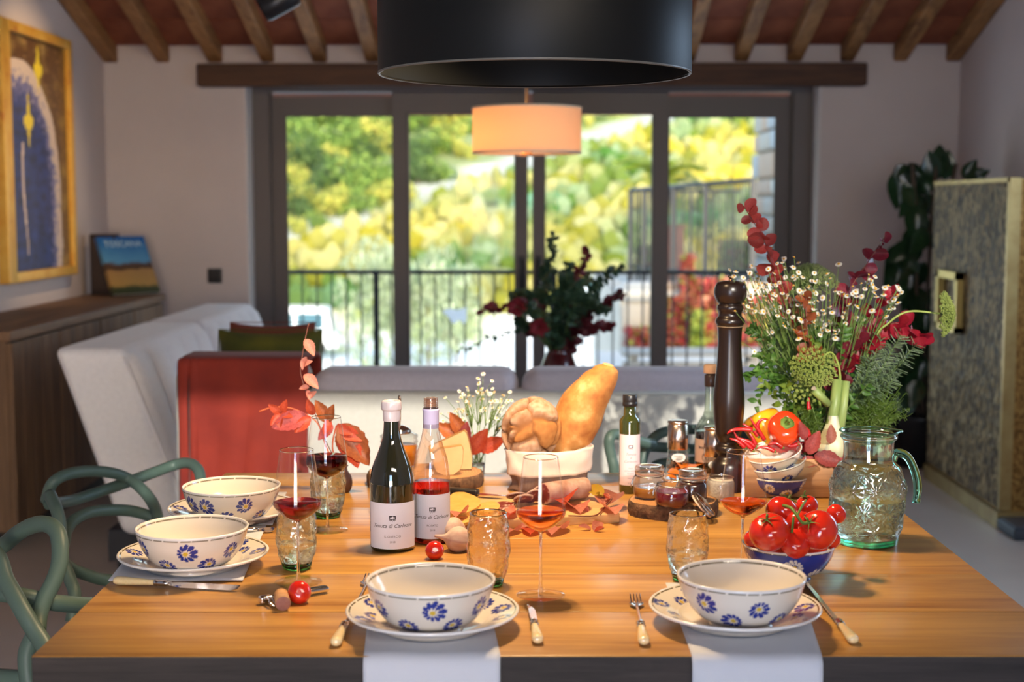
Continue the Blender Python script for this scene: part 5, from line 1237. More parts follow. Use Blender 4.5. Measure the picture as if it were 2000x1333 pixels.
jar(1268, 972, 31, 909, 951, M('apricot jam', (.42, .15, .02), .2, coat=.4, c2=(.55, .24, .04), nscale=30), 'jam', 'clip top jar of orange jam at the left of the jar slice')
red_jar, *_ = jar(1312, 988, 33, 938, 960, M('berry jam', (.13, .006, .012), .2, coat=.5, c2=(.22, .01, .02), nscale=30), 'jam', 'open jar of dark red jam at the front of the jar slice', lid=False)
jar(1352, 978, 29, 917, 940, M('dark chutney', (.05, .015, .008), .3, coat=.3, c2=(.10, .03, .012), nscale=40), 'chutney', 'clip top jar of dark chutney at the back right of the jar slice')
p_s = T(1408, 978); t, p_, r_, H_ = jar(1408, 972, 26, 922, 938, M('white sea salt', (.78, .70, .66), .6, c2=(.85, .80, .76), nscale=90, bmp=.6, bscale=200), 'salt', 'open glass of white salt between the jar slice and the bowls', lid=False, base=p_s)
# open lid of the red jam jar leaning on the slice edge
p = onz(1376, 985, TZ+.037); r = 29/ppm(p)
lid = G().add(lathe([(0, .004), (r*.6, .005), (r*.9, .004), (r, .002), (r, -.004), (r*.93, -.006), (r*.9, -.004), (0, -.003)], 40)).build('lid', jg, red_jar)
lid.location = p-Vector(red_jar.location); lid.rotation_euler = (math.radians(12), math.radians(47), math.radians(8))
G().add(lathe([(r*.84, -.005), (r*.95, -.006), (r*.95, -.009), (r*.84, -.009), (r*.84, -.005)], 40)).build('seal', M('pale seal', (.72, .55, .48), .5), lid)
G().add(tube([(r*1.0*math.cos(a), r*1.0*math.sin(a), 0) for a in np.linspace(0, 2*PI, 30)[:-1]], .0012, 6, closed=True)).build('lid_wire', wire, lid)
# ================================================================ BREAD
crust = M('golden crust', (.5, .2, .05), .75, stops=[(.34, (.30, .095, .018)), (.5, (.46, .19, .045)), (.64, (.64, .38, .15))], nscale=16, bmp=.3, bscale=50, bdist=.002, detail=6)
fl = M('floury crust', (.62, .36, .18), .85, stops=[(.3, (.26, .10, .035)), (.5, (.46, .25, .13)), (.7, (.62, .44, .31))], nscale=22, bmp=.4, bscale=60, detail=6)
BP = T(1072, 955); BY = BP.y
def at(px, py, dY=0): return onY(px, py, BY+dY)
# long pale loaf
path = cr([at(1095, 915, .04), at(1105, 880, .04), at(1130, 810, .03), at(1160, 762, .02), at(1180, 735, .02), at(1188, 712, .02)], 7)
rad = cr([(.030, 0, 0), (.046, 0, 0), (.057, 0, 0), (.045, 0, 0), (.033, 0, 0), (.026, 0, 0)], 7); rad = [max(.004, a[0]) for a in rad]
rad[-1] = .008; rad[-2] = .019; rad[-3] = .025; rad[-4] = .029
t = thing('bread_loaf', 'long smooth golden loaf standing up at the right in the bread bag', 'bread', path[0], 0, 'loaves in the bread bag')
V, Fc = tube([tuple(Vector(q)-t.location) for q in path], rad, 36)
V = [tuple(Vector(v)*1.0+Vector((nz(*v, 14), nz(v[0]+5, v[1], v[2], 14), nz(v[0], v[1]+5, v[2], 14)))*.006) for v in V]
o = G().add((V, Fc)).build('crust', crust, t)
q = Vector(path[-1])-t.location; G().add(mv(sphere(.012, 18, 12, (1.15, 1, .35)), q.x, q.y, q.z-.002, ry=.3)).build('loaf_tip', M('pale crust tip', (.72, .42, .17), .75, c2=(.62, .32, .1), nscale=30, bmp=.3), t)
# round loaf of clustered lobes
lc = at(1038, 838, -.01); t = thing('bread_loaf', 'round rustic floury loaf with cracked lobes in the bread bag', 'bread', lc, 0, 'loaves in the bread bag')
rs_ = np.random.RandomState(12); seeds = rs_.normal(size=(15, 3)); seeds /= np.linalg.norm(seeds, axis=1)[:, None]
V, Fc = sphere(1, 110, 70); V3 = []; C3 = []
for v in V:
    n_ = np.array(v)+.10*np.array((nz(v[0]*3, v[1]*3, v[2]*3), nz(v[1]*3, v[2]*3, v[0]*3), nz(v[2]*3, v[0]*3, v[1]*3))); n_ /= np.linalg.norm(n_)
    d = np.arccos(np.clip(seeds @ n_, -1, 1)); k = np.argsort(d)[:2]; e = d[k[1]]-d[k[0]]
    crack = math.exp(-(e/.10)**2); r = 1-.16*crack+.05*(1-d[k[0]])+.015*nz(v[0]*14, v[1]*14, v[2]*14)
    V3.append((v[0]*r*.068, v[1]*r*.052, v[2]*r*.074))
    flour = (k[0] % 3 != 0); f = .5+.5*nz(v[0]*9, v[1]*9, v[2]*9+k[0]); a = np.array((.50, .34, .23)) if flour else np.array((.30, .105, .022)); b = np.array((.30, .13, .05)) if flour else np.array((.40, .17, .045))
    C3.append((a*f+b*(1-f))*(1-crack)+np.array((.20, .075, .02))*crack)
me = bpy.data.meshes.new('crust'); me.from_pydata(V3, [], Fc); me.polygons.foreach_set('use_smooth', [True]*len(me.polygons))
ca = me.color_attributes.new('Col', 'FLOAT_COLOR', 'POINT'); cc = np.ones((len(V3), 4)); cc[:, :3] = np.array(C3); ca.data.foreach_set('color', cc.ravel())
me.materials.append(M('rustic bread crust', (.5, .3, .1), .85, attr=True, bmp=.4, bscale=90, bdist=.002)); o = link('crust', me, t); o.rotation_euler = (.1, .15, .2)
# fabric bag: brown base, cream folded cuff
t = thing('bread_bag', 'brown fabric bread bag with wide folded cream cuff', 'bag', (BP.x, BP.y, TZ)); k_ = ppm(BP)
zc0, zc1 = zat(BP, 917)-TZ, zat(BP, 873)-TZ; r = 80/k_
def bagf(r0, r1, z0, z1, amp, sd, tilt=0):
    def f(u, v):
        a = 2*PI*u; rr = r0+(r1-r0)*v + amp*nz(math.cos(a)*2+sd, math.sin(a)*2, v*2+sd); z = z0+(z1-z0)*v + tilt*math.cos(a) + amp*.5*nz(math.cos(a)*3, math.sin(a)*3, sd+v)
        return (rr*math.cos(a), rr*math.sin(a)*.72, z)
    return f
o = G().add(grid(72, 14, bagf(r*.98, r*.88, .0015, zc0+.01, .012, 1))).build('bag_body', M('brown canvas', (.13, .07, .05), .9, c2=(.17, .10, .075), nscale=30, bmp=.3, bscale=300), t)
o2 = G().add(grid(72, 10, bagf(r*1.02, r*1.08, zc0-.006, zc1, .007, 5, .004))).build('bag_cuff', M('cream canvas', (.66, .52, .42), .9, bmp=.2, bscale=400, sheen=.2), t)
o3 = G().add(grid(60, 3, bagf(r*1.085, r*.90, zc1-.003, zc1-.004, .007, 5, .004))).build('cuff_fold', MC['cream canvas'], t)
for o in (o, o2): md = o.modifiers.new('s', 'SOLIDIFY'); md.thickness = .003
# ================================================================ CUTTING BOARD WITH SALAMI
a, b = T(832, 1043), T(1211, 1022); d = (b-a); L = d.length; ang = math.atan2(d.y, d.x)
bth = .020; BDD = .235
t = thing('cutting_board', 'pale wooden cutting board with salami and leaves in the middle of the table', 'board', (a.x, a.y, TZ), ang)
bm2 = wood('pale beech board', (.42, .22, .08), (.70, .43, .19), .55, axis=0, scale=.8)
G().add(rbox(-.08, L, 0, BDD, 0, bth, .003, 2)).build('board_body', bm2, t); G().add(tube([(L-.001, .02, bth*.5), (L-.001, BDD-.02, bth*.5)], .004, 6)).build('end_band', bm2, t)
BZ = TZ+bth+.0005
def onB(px, py): return onz(px, py, BZ)
# salami
p0, p1 = onz(1062, 966, BZ+.022), onz(1136, 955, BZ+.022); sal = M('salami casing', (.62, .42, .36), .8, stops=[(.3, (.36, .17, .12)), (.5, (.50, .32, .26)), (.7, (.60, .46, .40))], nscale=30, bmp=.3, bscale=80)
meat = M('salami cut', (.16, .02, .018), .35, stops=[(.42, (.14, .015, .015)), (.58, (.22, .03, .025)), (.66, (.60, .42, .36))], nscale=70, detail=2, coat=.3)
t = thing('salami', 'whole salami with cut end on the cutting board', 'salami', (p0.x, p0.y, BZ)); dv = p1-p0
L_ = [(0, 0, .023), tuple(dv*.3+Vector((0, 0, .024))), tuple(dv*.8+Vector((0, 0, .0235))), tuple(dv*1.05+Vector((0, 0, .023))), tuple(dv*1.15+Vector((0, 0, .021)))]
LL = cr(L_, 6); rr = [.0225]*(len(LL)-5)+[.021, .019, .016, .011, .004]
V, Fc = tube(LL, rr, 28); V = [(x+.0015*nz(x, y, z, 60), y+.0015*nz(y, z, x, 60), z) for x, y, z in V]; G().add((V, Fc)).build('casing', sal, t)
dn = dv.normalized(); q = Vector((0, 0, .023))-dn*.0012
m_ = frame_mat(q, Vector((0, 0, 1)), -dn); G().add(xf(lathe([(0, .001), (.019, .0008), (.0215, -.0005)], 28), m_)).build('cut_face', meat, t)
for i, (x, y, lx, ly) in enumerate([(1040, 985, .5, -.9), (1022, 990, .3, -.6), (1008, 984, .2, -.5), (985, 990, .1, .1), (968, 996, .0, .1), (1052, 978, .6, -1.0)]):
    p = onB(x, y); t = thing('salami_slice', ['salami slice leaning on the salami', 'salami slice tilted second from the salami', 'salami slice tilted third from the salami', 'salami slice lying flat in the middle of the row', 'salami slice lying flat at the left end of the row', 'salami slice touching the cut end of the salami'][i], 'salami', p+Vector((0, 0, .003 if i in (3, 4) else .017)), 0, 'salami slices on the board')
    t.rotation_euler = (ly, 0, lx); G().add(lathe([(0, .002), (.0195, .002)], 24)).add(lathe([(.0195, -.002), (0, -.002)], 24)).build('meat', meat, t, False)
    G().add(lathe([(.0195, .0021), (.0212, .0015), (.0212, -.0015), (.0195, -.0021)], 24)).build('casing', sal, t)
# cheese pieces lying on the board and knife
def slabpiece(poly, label, z0, th, seed):
    P = [onz(x, y, z0) for x, y in poly]; c = sum(P, Vector())/len(P); pts = cr([tuple(q-c) for q in P], 3, True)
    pts = [(x+.0015*nz(x*90, y*90, seed), y+.0015*nz(x*90, y*90, seed+3)) for x, y, _ in pts]
    o = link('cheese_slice', G().add(prism(pts, 0, th)).mesh('cheese_slice', M('yellow aged cheese', (.62, .33, .07), .5, c2=(.70, .42, .12), nscale=50, bmp=.3, bscale=90, sss=.1), False), None, c)
    tag(o, label, 'cheese', 'broken cheese pieces on the board')
slabpiece([(878, 1012), (880, 978), (900, 972), (918, 976), (935, 985), (938, 996), (925, 1006), (905, 1014)], 'large broken yellow cheese piece beside the rose bottle', BZ, .012, 1)
slabpiece([(930, 994), (960, 986), (975, 992), (972, 1002), (945, 1008)], 'small thin cheese piece on the board', BZ, .007, 2)
slabpiece([(880, 1018), (912, 1013), (922, 1022), (900, 1030), (880, 1030)], 'lower thin cheese piece near the front edge of the board', BZ, .006, 3)
a, b = onB(884, 968), onB(955, 973); t = thing('table_knife', 'black handled knife lying at the back of the cutting board', 'knife', (a.x, a.y, BZ), math.atan2(b.y-a.y, b.x-a.x)); L = (b-a).length
G().add(rbox(-.04, L*.72, -.010, .010, .001, .017, .005, 2)).build('handle', M('black handle', (.015, .012, .012), .4), t)
G().add(prism([(L*.7, -.008), (L*1.25, -.010), (L*1.5, 0), (L*1.25, .006), (L*.7, .007)], .006, .0075)).build('blade', steel, t, False)
# garlic
gm = M('garlic skin', (.66, .50, .42), .5, stops=[(.3, (.46, .29, .24)), (.55, (.58, .43, .36)), (.8, (.68, .56, .48))], nscale=8, nstretch=(9, 9, 1), sss=.15, bmp=.1)
def garlic(px, py, r_px, label, rot):
    p = T(px, py); r = r_px/ppm(p); t = thing('garlic', label, 'garlic', p+Vector((0, 0, r*.80)), 0, 'garlic bulbs by the tumbler'); t.rotation_euler = rot
    def d(a, z, rr): return -.055*rr*abs(math.sin(a*3.5))**.5
    G().add(lathe([(q[0], q[1]) for q in cr([(.0001, -r*.80, 0), (r*.6, -r*.76, 0), (r, -r*.1, 0), (r*.8, r*.55, 0), (r*.28, r*1.0, 0), (r*.14, r*1.5, 0), (r*.10, r*1.75, 0)], 5)]+[(0, r*1.75)], 36, d)).build('bulb', gm, t)
    G().add(mv(lathe([(0, 0), (r*.25, 0), (r*.28, -r*.06), (0, -r*.08)], 14), 0, 0, -r*.77)).build('root_plate', M('garlic root', (.42, .30, .2), .9), t)
garlic(884, 1058, 27, 'garlic bulb behind, against the cutting board', (math.radians(70), 0, math.radians(-70)))
garlic(895, 1076, 27, 'garlic bulb in front beside the cherry tomato', (math.radians(78), 0, math.radians(-78)))
# tomatoes
tm_ = M('tomato skin', (.60, .018, .010), .16, stops=[(.3, (.52, .012, .008)), (.7, (.68, .035, .012))], nscale=12, coat=.6, sss=.08); grn = M('tomato calyx', (.07, .13, .02), .6, c2=(.12, .20, .03), nscale=60)
def calyx(r, n=5):
    g = G()
    for i in range(n):
        a = 2*PI*i/n; c_, s_ = math.cos(a), math.sin(a); L = cr([(0, 0, .002), (r*.3*c_, r*.3*s_, .004), (r*.62*c_, r*.62*s_, r*.10)], 3); g.add(tube(L, [.0022, .0026, .0024, .0018, .0013, .0008, .0004], 5, flat=.4))
    g.add(tube(cr([(0, 0, 0), (.001, .001, .008), (.004, .0, .013)], 3), .0014, 6)); return g
def tomato(p, r, label, rot=(0, 0, 0), cal=True, group='tomatoes in the blue bowl', name='tomato'):
    t = thing(name, label, 'tomato', p, 0, group); t.rotation_euler = rot
    def d(a, z, rr): return .018*rr*math.cos(5*a)*(z/r if z > 0 else 0)
    prof = [(r*math.sin(PI*i/18), -r*.90*math.cos(PI*i/18) - (r*.13*math.exp(-((18-i)/2.6)**2) if i > 9 else 0)) for i in range(19)]; prof[0] = (0, prof[0][1]); prof[-1] = (0, prof[-1][1])
    G().add(lathe(prof, 36, d)).build('skin', tm_, t)
    if cal: o = calyx(r).build('calyx', grn, t); o.location = (0, 0, r*.76)
tz = lambda px, py, rp, Y: (onY(px, py, Y), rp/ppm(onY(px, py, Y)))
for i, (px, py, rp, dY, lab, rot) in enumerate([(1503, 1040, 40, -.062, 'front left large tomato in the blue bowl', (.5, -.3, 0)), (1597, 1036, 40, -.06, 'front right large tomato in the blue bowl', (.35, -.9, .3)), (1528, 1000, 33, .03, 'rear left tomato in the blue bowl beneath the vine stem', (.2, .6, 1)),
        (1576, 988, 22, .05, 'small tomato at the back of the blue bowl', (.2, -.3, 0)), (1634, 1004, 20, .01, 'small tomato at the right end of the blue bowl', (-.3, .9, 0)), (1553, 1063, 30, -.066, 'low front tomato showing just above the bowl rim', (.9, 0, 0)), (1620, 1050, 24, -.02, 'dark small tomato at the far right behind', (0, 1, 0)), (1560, 1020, 26, .0, 'middle tomato hidden under the vine stem', (0, 0, 0)), (1474, 1052, 22, -.02, 'shaded tomato at the left rim of the blue bowl', (0, -.5, 0)), (1512, 1066, 26, -.045, 'tomato low behind the front left one in the blue bowl', (0, 0, 0)), (1592, 1064, 26, -.045, 'tomato low behind the front right one in the blue bowl', (0, 0, 0))]):
    p, r = tz(px, py, rp, tb.y+dY); tomato(p, r, lab, rot, i in (0, 1, 2, 3))
vs_ = [onY(1530, 988, tb.y-.01), onY(1545, 993, tb.y-.05), onY(1557, 1008, tb.y-.07), onY(1568, 1022, tb.y-.075), onY(1585, 1020, tb.y-.075)]
t = thing('tomato_vine', 'green vine stem lying across the tomatoes', 'stem', vs_[0]); g = G().add(tube(cr([tuple(v-vs_[0]) for v in vs_], 5), .0028, 8)); g.build('main_stem', grn, t)
g = G().add(tube(cr([tuple(onY(1557, 1008, tb.y-.07)-vs_[0]), tuple(onY(1565, 992, tb.y-.05)-vs_[0]), tuple(onY(1574, 978, tb.y-.0)-vs_[0])], 5), .0022, 7)).add(tube(cr([tuple(onY(1550, 1010, tb.y-.07)-vs_[0]), tuple(onY(1548, 1030, tb.y-.075)-vs_[0]), tuple(onY(1546, 1046, tb.y-.07)-vs_[0])], 5), .0022, 7)); g.build('side_stem', grn, t)
p = T(849, 1092); r = 18.5/ppm(p); tomato(Vector((p.x, p.y, TZ+r*.9)), r, 'cherry tomato beside the garlic and the dark bottle', (1.2, .3, 0), False, 'loose cherry tomatoes', 'cherry_tomato')
p = T(585, 1178); r = 23/ppm(p); tomato(Vector((p.x, p.y, TZ+r*.9)), r, 'cherry tomato lying on the corkscrew', (1.2, .3, 0), False, 'loose cherry tomatoes', 'cherry_tomato')
# corkscrew with cork
a, b = T(506, 1182), T(641, 1158); ang = math.atan2(b.y-a.y, b.x-a.x); L = (b-a).length
t = thing('corkscrew', 'folding waiter corkscrew with black inlaid handle left of the front plate', 'corkscrew', (a.x, a.y, TZ), ang)
G().add(rbox(.012, L, -.007, .007, .002, .012, .004, 2)).build('handle', steel, t)
G().add(rbox(L-.040, L-.004, -.005, .005, .0115, .0130, .001, 1)).build('inlay', M('black inlay', (.008, .008, .01), .3), t)
G().add(rbox(.0, .022, -.009, .006, .002, .014, .003, 2)).build('hinge', steel, t)
for k in range(2): G().add(tube(cr([(.008+k*.008, -.006, .010), (.010+k*.006, -.018, .012), (.006+k*.008, -.030, .008), (.012+k*.006, -.036, .004)], 4), .0022, 6)).build('lever', steel, t)
hel = [(.03+.05*i/60, -.004+.004*math.cos(i*.75), .008+.004*math.sin(i*.75)) for i in range(61)]; G().add(tube(hel, .0012, 5)).build('screw', steel, t)
c = T(551, 1186); t = thing('cork', 'wine cork with stained end on the corkscrew', 'cork', (c.x, c.y, TZ+.013)); t.rotation_euler = (math.radians(92), 0, math.radians(14))
G().add(lathe([(0, -.020), (.0115, -.020), (.0122, -.019), (.0122, .025), (0, .025)], 28)).build('cork_body', M('cork', (.55, .30, .14), .8, c2=(.45, .22, .09), nscale=90, bmp=.2), t)
G().add(lathe([(0, .0258), (.0112, .0256), (.0121, .0248)], 28)).build('stained_end', M('wine stained cork', (.28, .12, .10), .8, c2=(.34, .16, .13), nscale=120), t)
# ================================================================ JUG
p = T(1692, 1060); zz = lambda y: zat(p, y)-TZ; k_ = ppm(p)
t = thing('water_jug', 'green tinted pressed glass jug of water with star relief and handle', 'jug', (p.x, p.y, TZ))
q = lambda w_, y: (w_/2/k_, zz(y))
pf = cr([(*q(112, 1071), 0), (*q(118, 1060), 0), (*q(126, 1040), 0), (*q(143, 1000), 0), (*q(147, 965), 0), (*q(142, 935), 0), (*q(122, 912), 0), (*q(104, 903), 0), (*q(97, 896), 0), (*q(95, 880), 0), (*q(97, 862), 0), (*q(108, 855), 0), (*q(108, 851), 0), (*q(101, 848), 0), (*q(110, 842), 0)], 9)
pf = [(a[0], a[1]) for a in pf]; zlo, zhi = q(1, 1045)[1], q(1, 908)[1]
def star(a, z, r):
    if not zlo < z < zhi: return 0
    n_ = 10; u = a/(2*PI)*n_; v = (z-zlo)/(zhi-zlo)*3.6; 
    if int(v) % 2: u += .5
    du, dv_ = (u % 1)-.5, (v % 1)-.5; rho = math.hypot(du, dv_*.95); phi = math.atan2(dv_, du)
    h = (abs(math.cos(phi*4)))*(.55-rho)*1.5 if rho < .55 else 0
    fade = min(1, (z-zlo)/.012, (zhi-z)/.012); return .0052*(h - .35)*max(0, fade)
pj = []
for a, b in zip(pf, pf[1:]):
    m_ = max(1, int(math.hypot(a[0]-b[0], a[1]-b[1])/.0016)); pj += [(a[0]+(b[0]-a[0])*i/m_, a[1]+(b[1]-a[1])*i/m_) for i in range(m_)]
def spout(a, z, r):
    f = max(0, (z-zz(852))/(zz(842)-zz(852))) if z > zz(852) else 0; dd = (a-PI+PI) % (2*PI)-PI; return star(a, z, r)+f*.010*math.exp(-(dd/.30)**2)
jm = thin_glass('jug green glass', (.78, .96, .88), 0, 1, 0, refr=.60, ior=1.28, fres=1.5, base=3.5)
V, Fc = lathe(pj, 260, spout); V = [(-x, y, z) if False else (x, y, z) for x, y, z in V]
jo = G().add((V, Fc)).build('jug_body', jm, t); jo.rotation_euler.z = PI
G().add(lathe([(0, .001), (54/k_, 0), (57.5/k_, .003), (59.5/k_, .012), (57/k_, .013), (0, .009)], 60)).build('base', M('green glass base jug', (.04, .60, .34), .03, trans=1, ior=1.4), t)
rt_ = (55/k_); rimz = zz(842)
G().add(tube([((-rt_-(.010*math.exp(-(((a-PI+PI) % (2*PI)-PI)/.30)**2)))*math.cos(a), (rt_)*math.sin(a), rimz) for a in np.linspace(0, 2*PI, 90)[:-1]], .0018, 8, closed=True)).build('rim', M('green rim glass', (.35, .75, .58), .03, trans=1, ior=1.4), t)
hpts = [onY(x, y, p.y)-Vector((p.x, p.y, TZ)) for x, y in ((1745, 900), (1752, 885), (1772, 893), (1786, 920), (1792, 950), (1790, 974), (1789, 982))]
G().add(tube(cr([tuple(v) for v in hpts], 7), [.007]*6+[.0085]*26+[.0075]*5+[.0078]*6, 14)).build('handle', M('green handle glass', (.30, .74, .55), .03, trans=1, ior=1.4), t)
zw = zz(972); wr = [(max(0, a-.0045), z) for a, z in pf if z < zw and z > .012]; rw = float(np.interp(zw, [b for a, b in pf[:70]], [a for a, b in pf[:70]]))-.0045
G().add(lathe([(0, .0125)]+wr+[(rw, zw), (0, zw)], 64)).build('water', M('jug water', (.86, .96, .92), 0, trans=1, ior=1.12), t)
# ================================================================ CHAIRS (sage green, looping tube backs)
sage = M('sage green plastic', (.070, .115, .095), .45, c2=(.080, .125, .105), nscale=3, bmp=.03, bscale=300)
def tp(name, pts, r, parent, k=7, n=12):
    P = [tuple(onY(*q)) if len(q) == 3 and q[0] > 5 or q[0] < -5 and False else tuple(q) for q in pts]
    return G().add(tube(cr(P, k), r, n)).build(name, sage, parent, world=True)
def pxs(L): return [tuple(onY(x, y, Y)) for x, y, Y in L]
def chair(label, base, hoops, seatc, legs, r):
    t = thing('dining_chair', label, 'chair', (base[0], base[1], 0), 0, 'sage green tube chairs round the table')
    for nm, L in hoops: G().add(tube(cr(pxs(L), 7), r, 12)).build(nm, sage, t, world=True)
    sx, sy, hw, hd = seatc
    def f(u, v):
        a, b = 2*u-1, 2*v-1; k = 1-.12*(a*a*b*b); return (sx+a*hw*k-base[0], sy+b*hd*k-base[1], .455-.022*(1-a*a)*(1-b*b))
    o = G().add(grid(14, 14, f)).build('seat', sage, t); md = o.modifiers.new('s', 'SOLIDIFY'); md.thickness = .012; md.offset = -1
    for x, y, dx, dy in legs: G().add(tube(cr([(x, y, .45), (x+dx*.5, y+dy*.5, .22), (x+dx, y+dy, .002)], 5), [r]*7+[r*.8]*3+[r*.7], 12)).build('leg', sage, t, world=True)
    return t
chair('sage green tube chair at the left side of the table, the farther one', (-1.08, 3.3),
      [('back_hoop', [(90, 978, 3.45), (102, 945, 3.42), (129, 928, 3.45), (170, 921, 3.5), (217, 924, 3.55), (251, 936, 3.58), (279, 958, 3.55), (299, 985, 3.5), (308, 1012, 3.42), (312, 1060, 3.35)]),
       ('arm_hoop', [(96, 985, 3.30), (120, 982, 3.40), (153, 975, 3.48), (204, 958, 3.55), (258, 939, 3.62), (299, 924, 3.68), (340, 909, 3.72), (367, 905, 3.70), (384, 914, 3.66), (392, 935, 3.62), (396, 990, 3.55)]),
       ('inner_hoop', [(122, 1110, 3.2), (122, 1075, 3.22), (126, 1057, 3.24), (131, 1036, 3.28), (146, 1016, 3.32), (177, 1001, 3.38), (217, 997, 3.44), (258, 999, 3.48), (292, 1009, 3.5), (320, 1026, 3.5)]),
       ('back_post', [(97, 966, 3.26), (109, 992, 3.22), (117, 1023, 3.2), (119, 1067, 3.18), (124, 1098, 3.16), (136, 1131, 3.14), (146, 1162, 3.12), (140, 1215, 3.1)]),
       ('seat_rim', [(122, 1098, 3.16), (146, 1114, 3.2), (177, 1126, 3.24), (204, 1133, 3.28), (240, 1136, 3.3)])],
      (-.87, 3.36, .19, .20), [(-1.0, 3.2, -.03, -.03), (-.72, 3.2, .02, -.03), (-1.02, 3.52, -.03, .03), (-.72, 3.52, .02, .03)], .0145)
chair('sage green tube chair at the left edge of the picture, nearest the camera', (-.95, 2.5),
      [('back_hoop', [(-60, 1100, 2.66), (0, 1070, 2.64), (34, 1043, 2.62), (61, 1028, 2.6), (88, 1024, 2.58), (109, 1036, 2.56), (117, 1063, 2.54), (116, 1101, 2.52), (105, 1135, 2.5), (88, 1169, 2.48), (76, 1203, 2.46), (73, 1233, 2.44)]),
       ('arm_hoop', [(-40, 1040, 2.52), (-15, 1075, 2.5), (0, 1098, 2.48), (10, 1131, 2.46), (27, 1162, 2.44), (48, 1200, 2.42), (68, 1233, 2.41), (83, 1256, 2.40), (100, 1290, 2.38)]),
       ('side_rail', [(-50, 1152, 2.50), (0, 1159, 2.49), (41, 1165, 2.48), (95, 1176, 2.5), (136, 1181, 2.54), (175, 1183, 2.6)]),
       ('back_post', [(73, 1230, 2.43), (54, 1271, 2.41), (53, 1305, 2.40), (60, 1345, 2.39), (80, 1390, 2.38)]),
       ('seat_rim', [(-60, 1318, 2.44), (0, 1324, 2.42), (56, 1327, 2.40)])],
      (-.98, 2.58, .19, .20), [(-1.12, 2.42, -.03, -.03), (-.85, 2.42, .02, -.03), (-1.12, 2.74, -.03, .03), (-.85, 2.74, .02, .03)], .0155)
chair('sage green tube chair at the far side of the table behind the oil bottle', (.42, 3.85),
      [('arm_hoop', [(1204, 990, 3.72), (1200, 921, 3.70), (1194, 892, 3.70), (1190, 871, 3.70), (1191, 856, 3.70), (1198, 849, 3.71), (1214, 850, 3.73), (1236, 858, 3.75), (1258, 865, 3.77), (1275, 868, 3.8)]),
       ('back_hoop', [(1248, 990, 3.80), (1250, 920, 3.82), (1254, 900, 3.83), (1261, 878, 3.84), (1273, 860, 3.85), (1290, 847, 3.86), (1318, 840, 3.88), (1347, 839, 3.89), (1400, 842, 3.89), (1450, 850, 3.87), (1480, 870, 3.84), (1492, 905, 3.8)]),
       ('inner_hoop', [(1258, 876, 3.84), (1272, 873, 3.86), (1304, 875, 3.88), (1360, 878, 3.9), (1400, 879, 3.9), (1450, 876, 3.88), (1490, 868, 3.84)]),
       ('lower_hoop', [(1268, 925, 3.82), (1283, 909, 3.86), (1310, 904, 3.88), (1347, 902, 3.9), (1400, 903, 3.9), (1440, 908, 3.88), (1460, 925, 3.84)])],
      (.42, 3.78, .20, .19), [(.26, 3.62, -.02, -.02), (.58, 3.62, .02, -.02), (.26, 3.93, -.03, .04), (.58, 3.93, .03, .04)], .0145)
# ================================================================ LEAVES AND BRANCHES
def leaf_me(name, mat, kind='round', cup=.25, n=7):
    """leaf of length 1 along +Y, blade in XY, attached at origin"""
    def f(u, v):
        a = 2*v-1
        if kind == 'round': w_ = .46*math.sin(PI*min(1, u*.96+.02))**.55
        elif kind == 'ovate': w_ = .30*(math.sin(PI*u**.8))**.9
        elif kind == 'long': w_ = .20*(math.sin(PI*u**.85))**.8
        elif kind == 'serrate': w_ = .27*(math.sin(PI*u**.8))**.8*(1+.16*(((u*6) % 1)-.5))
        elif kind == 'needle': w_ = .032
        return (a*w_, u, cup*(abs(a)**1.5*w_*1.2) - cup*.5*(u-.5)**2 + .02*math.sin(u*7+a*2))
    if kind == 'serrate': n = 18
    return G().add(grid(n, 4 if kind != 'needle' else 1, f)).mesh(name, mat)
LM = {}
def leafmesh(key, kind, c1, c2, trans=.35, cup=.25, rough=.45):
    if key not in LM: LM[key] = leaf_me('leaf', leaf_mat('leaf '+key, c1, c2, trans, rough), kind, cup)
    return LM[key]
stem_g = M('green stem', (.12, .19, .04), .6); stem_r = M('red brown stem', (.16, .05, .03), .6)
def branch(name, label, cat, P, key, nl, size, group=None, stemm=None, r=.0018, spread=.9, t0=.12, joined=False, seed=0, taper=.6):
    rn_ = random.Random(seed); L = [Vector(q) for q in cr([tuple(p) for p in P], 8)]; o0 = L[0]
    t = thing(name, label, cat, o0, 0, group)
    G().add(tube([tuple(q-o0) for q in L], [r*(1-.6*i/len(L)) for i in range(len(L))], 6)).build('stem', stemm or stem_r, t)
    g = G(); me = LM[key]
    for i in range(nl):
        f = t0+(1-t0)*(i+.5)/nl; k = min(int(f*(len(L)-1)), len(L)-2); p = L[k].lerp(L[k+1], f*(len(L)-1)-k)-o0; tan = (L[k+1]-L[k]).normalized()
        side = tan.orthogonal().normalized(); a = rn_.uniform(0, 2*PI) if i % 2 else rn_.uniform(0, 2*PI); side = Matrix.Rotation(a, 3, tan) @ side
        d = (side*spread+tan*.5+Vector((0, 0, rn_.uniform(-.3, .2)))).normalized(); s = size*rn_.uniform(.75, 1.2)*(1-(1-taper)*f)
        nrm = (Vector((0, -1, .5))+Vector((rn_.uniform(-.8, .8), rn_.uniform(-.5, .5), rn_.uniform(-.6, .6)))).normalized()
        m_ = frame_mat(p, d, nrm, s)
        if joined: g.add(xf(([v.co[:] for v in me.vertices], [tuple(q.vertices) for q in me.polygons]), m_))
        else: o = link('leaf', me, t); o.matrix_local = m_
    if joined: o = g.build('foliage', me.materials[0], t); o['kind'] = 'stuff'
    return t
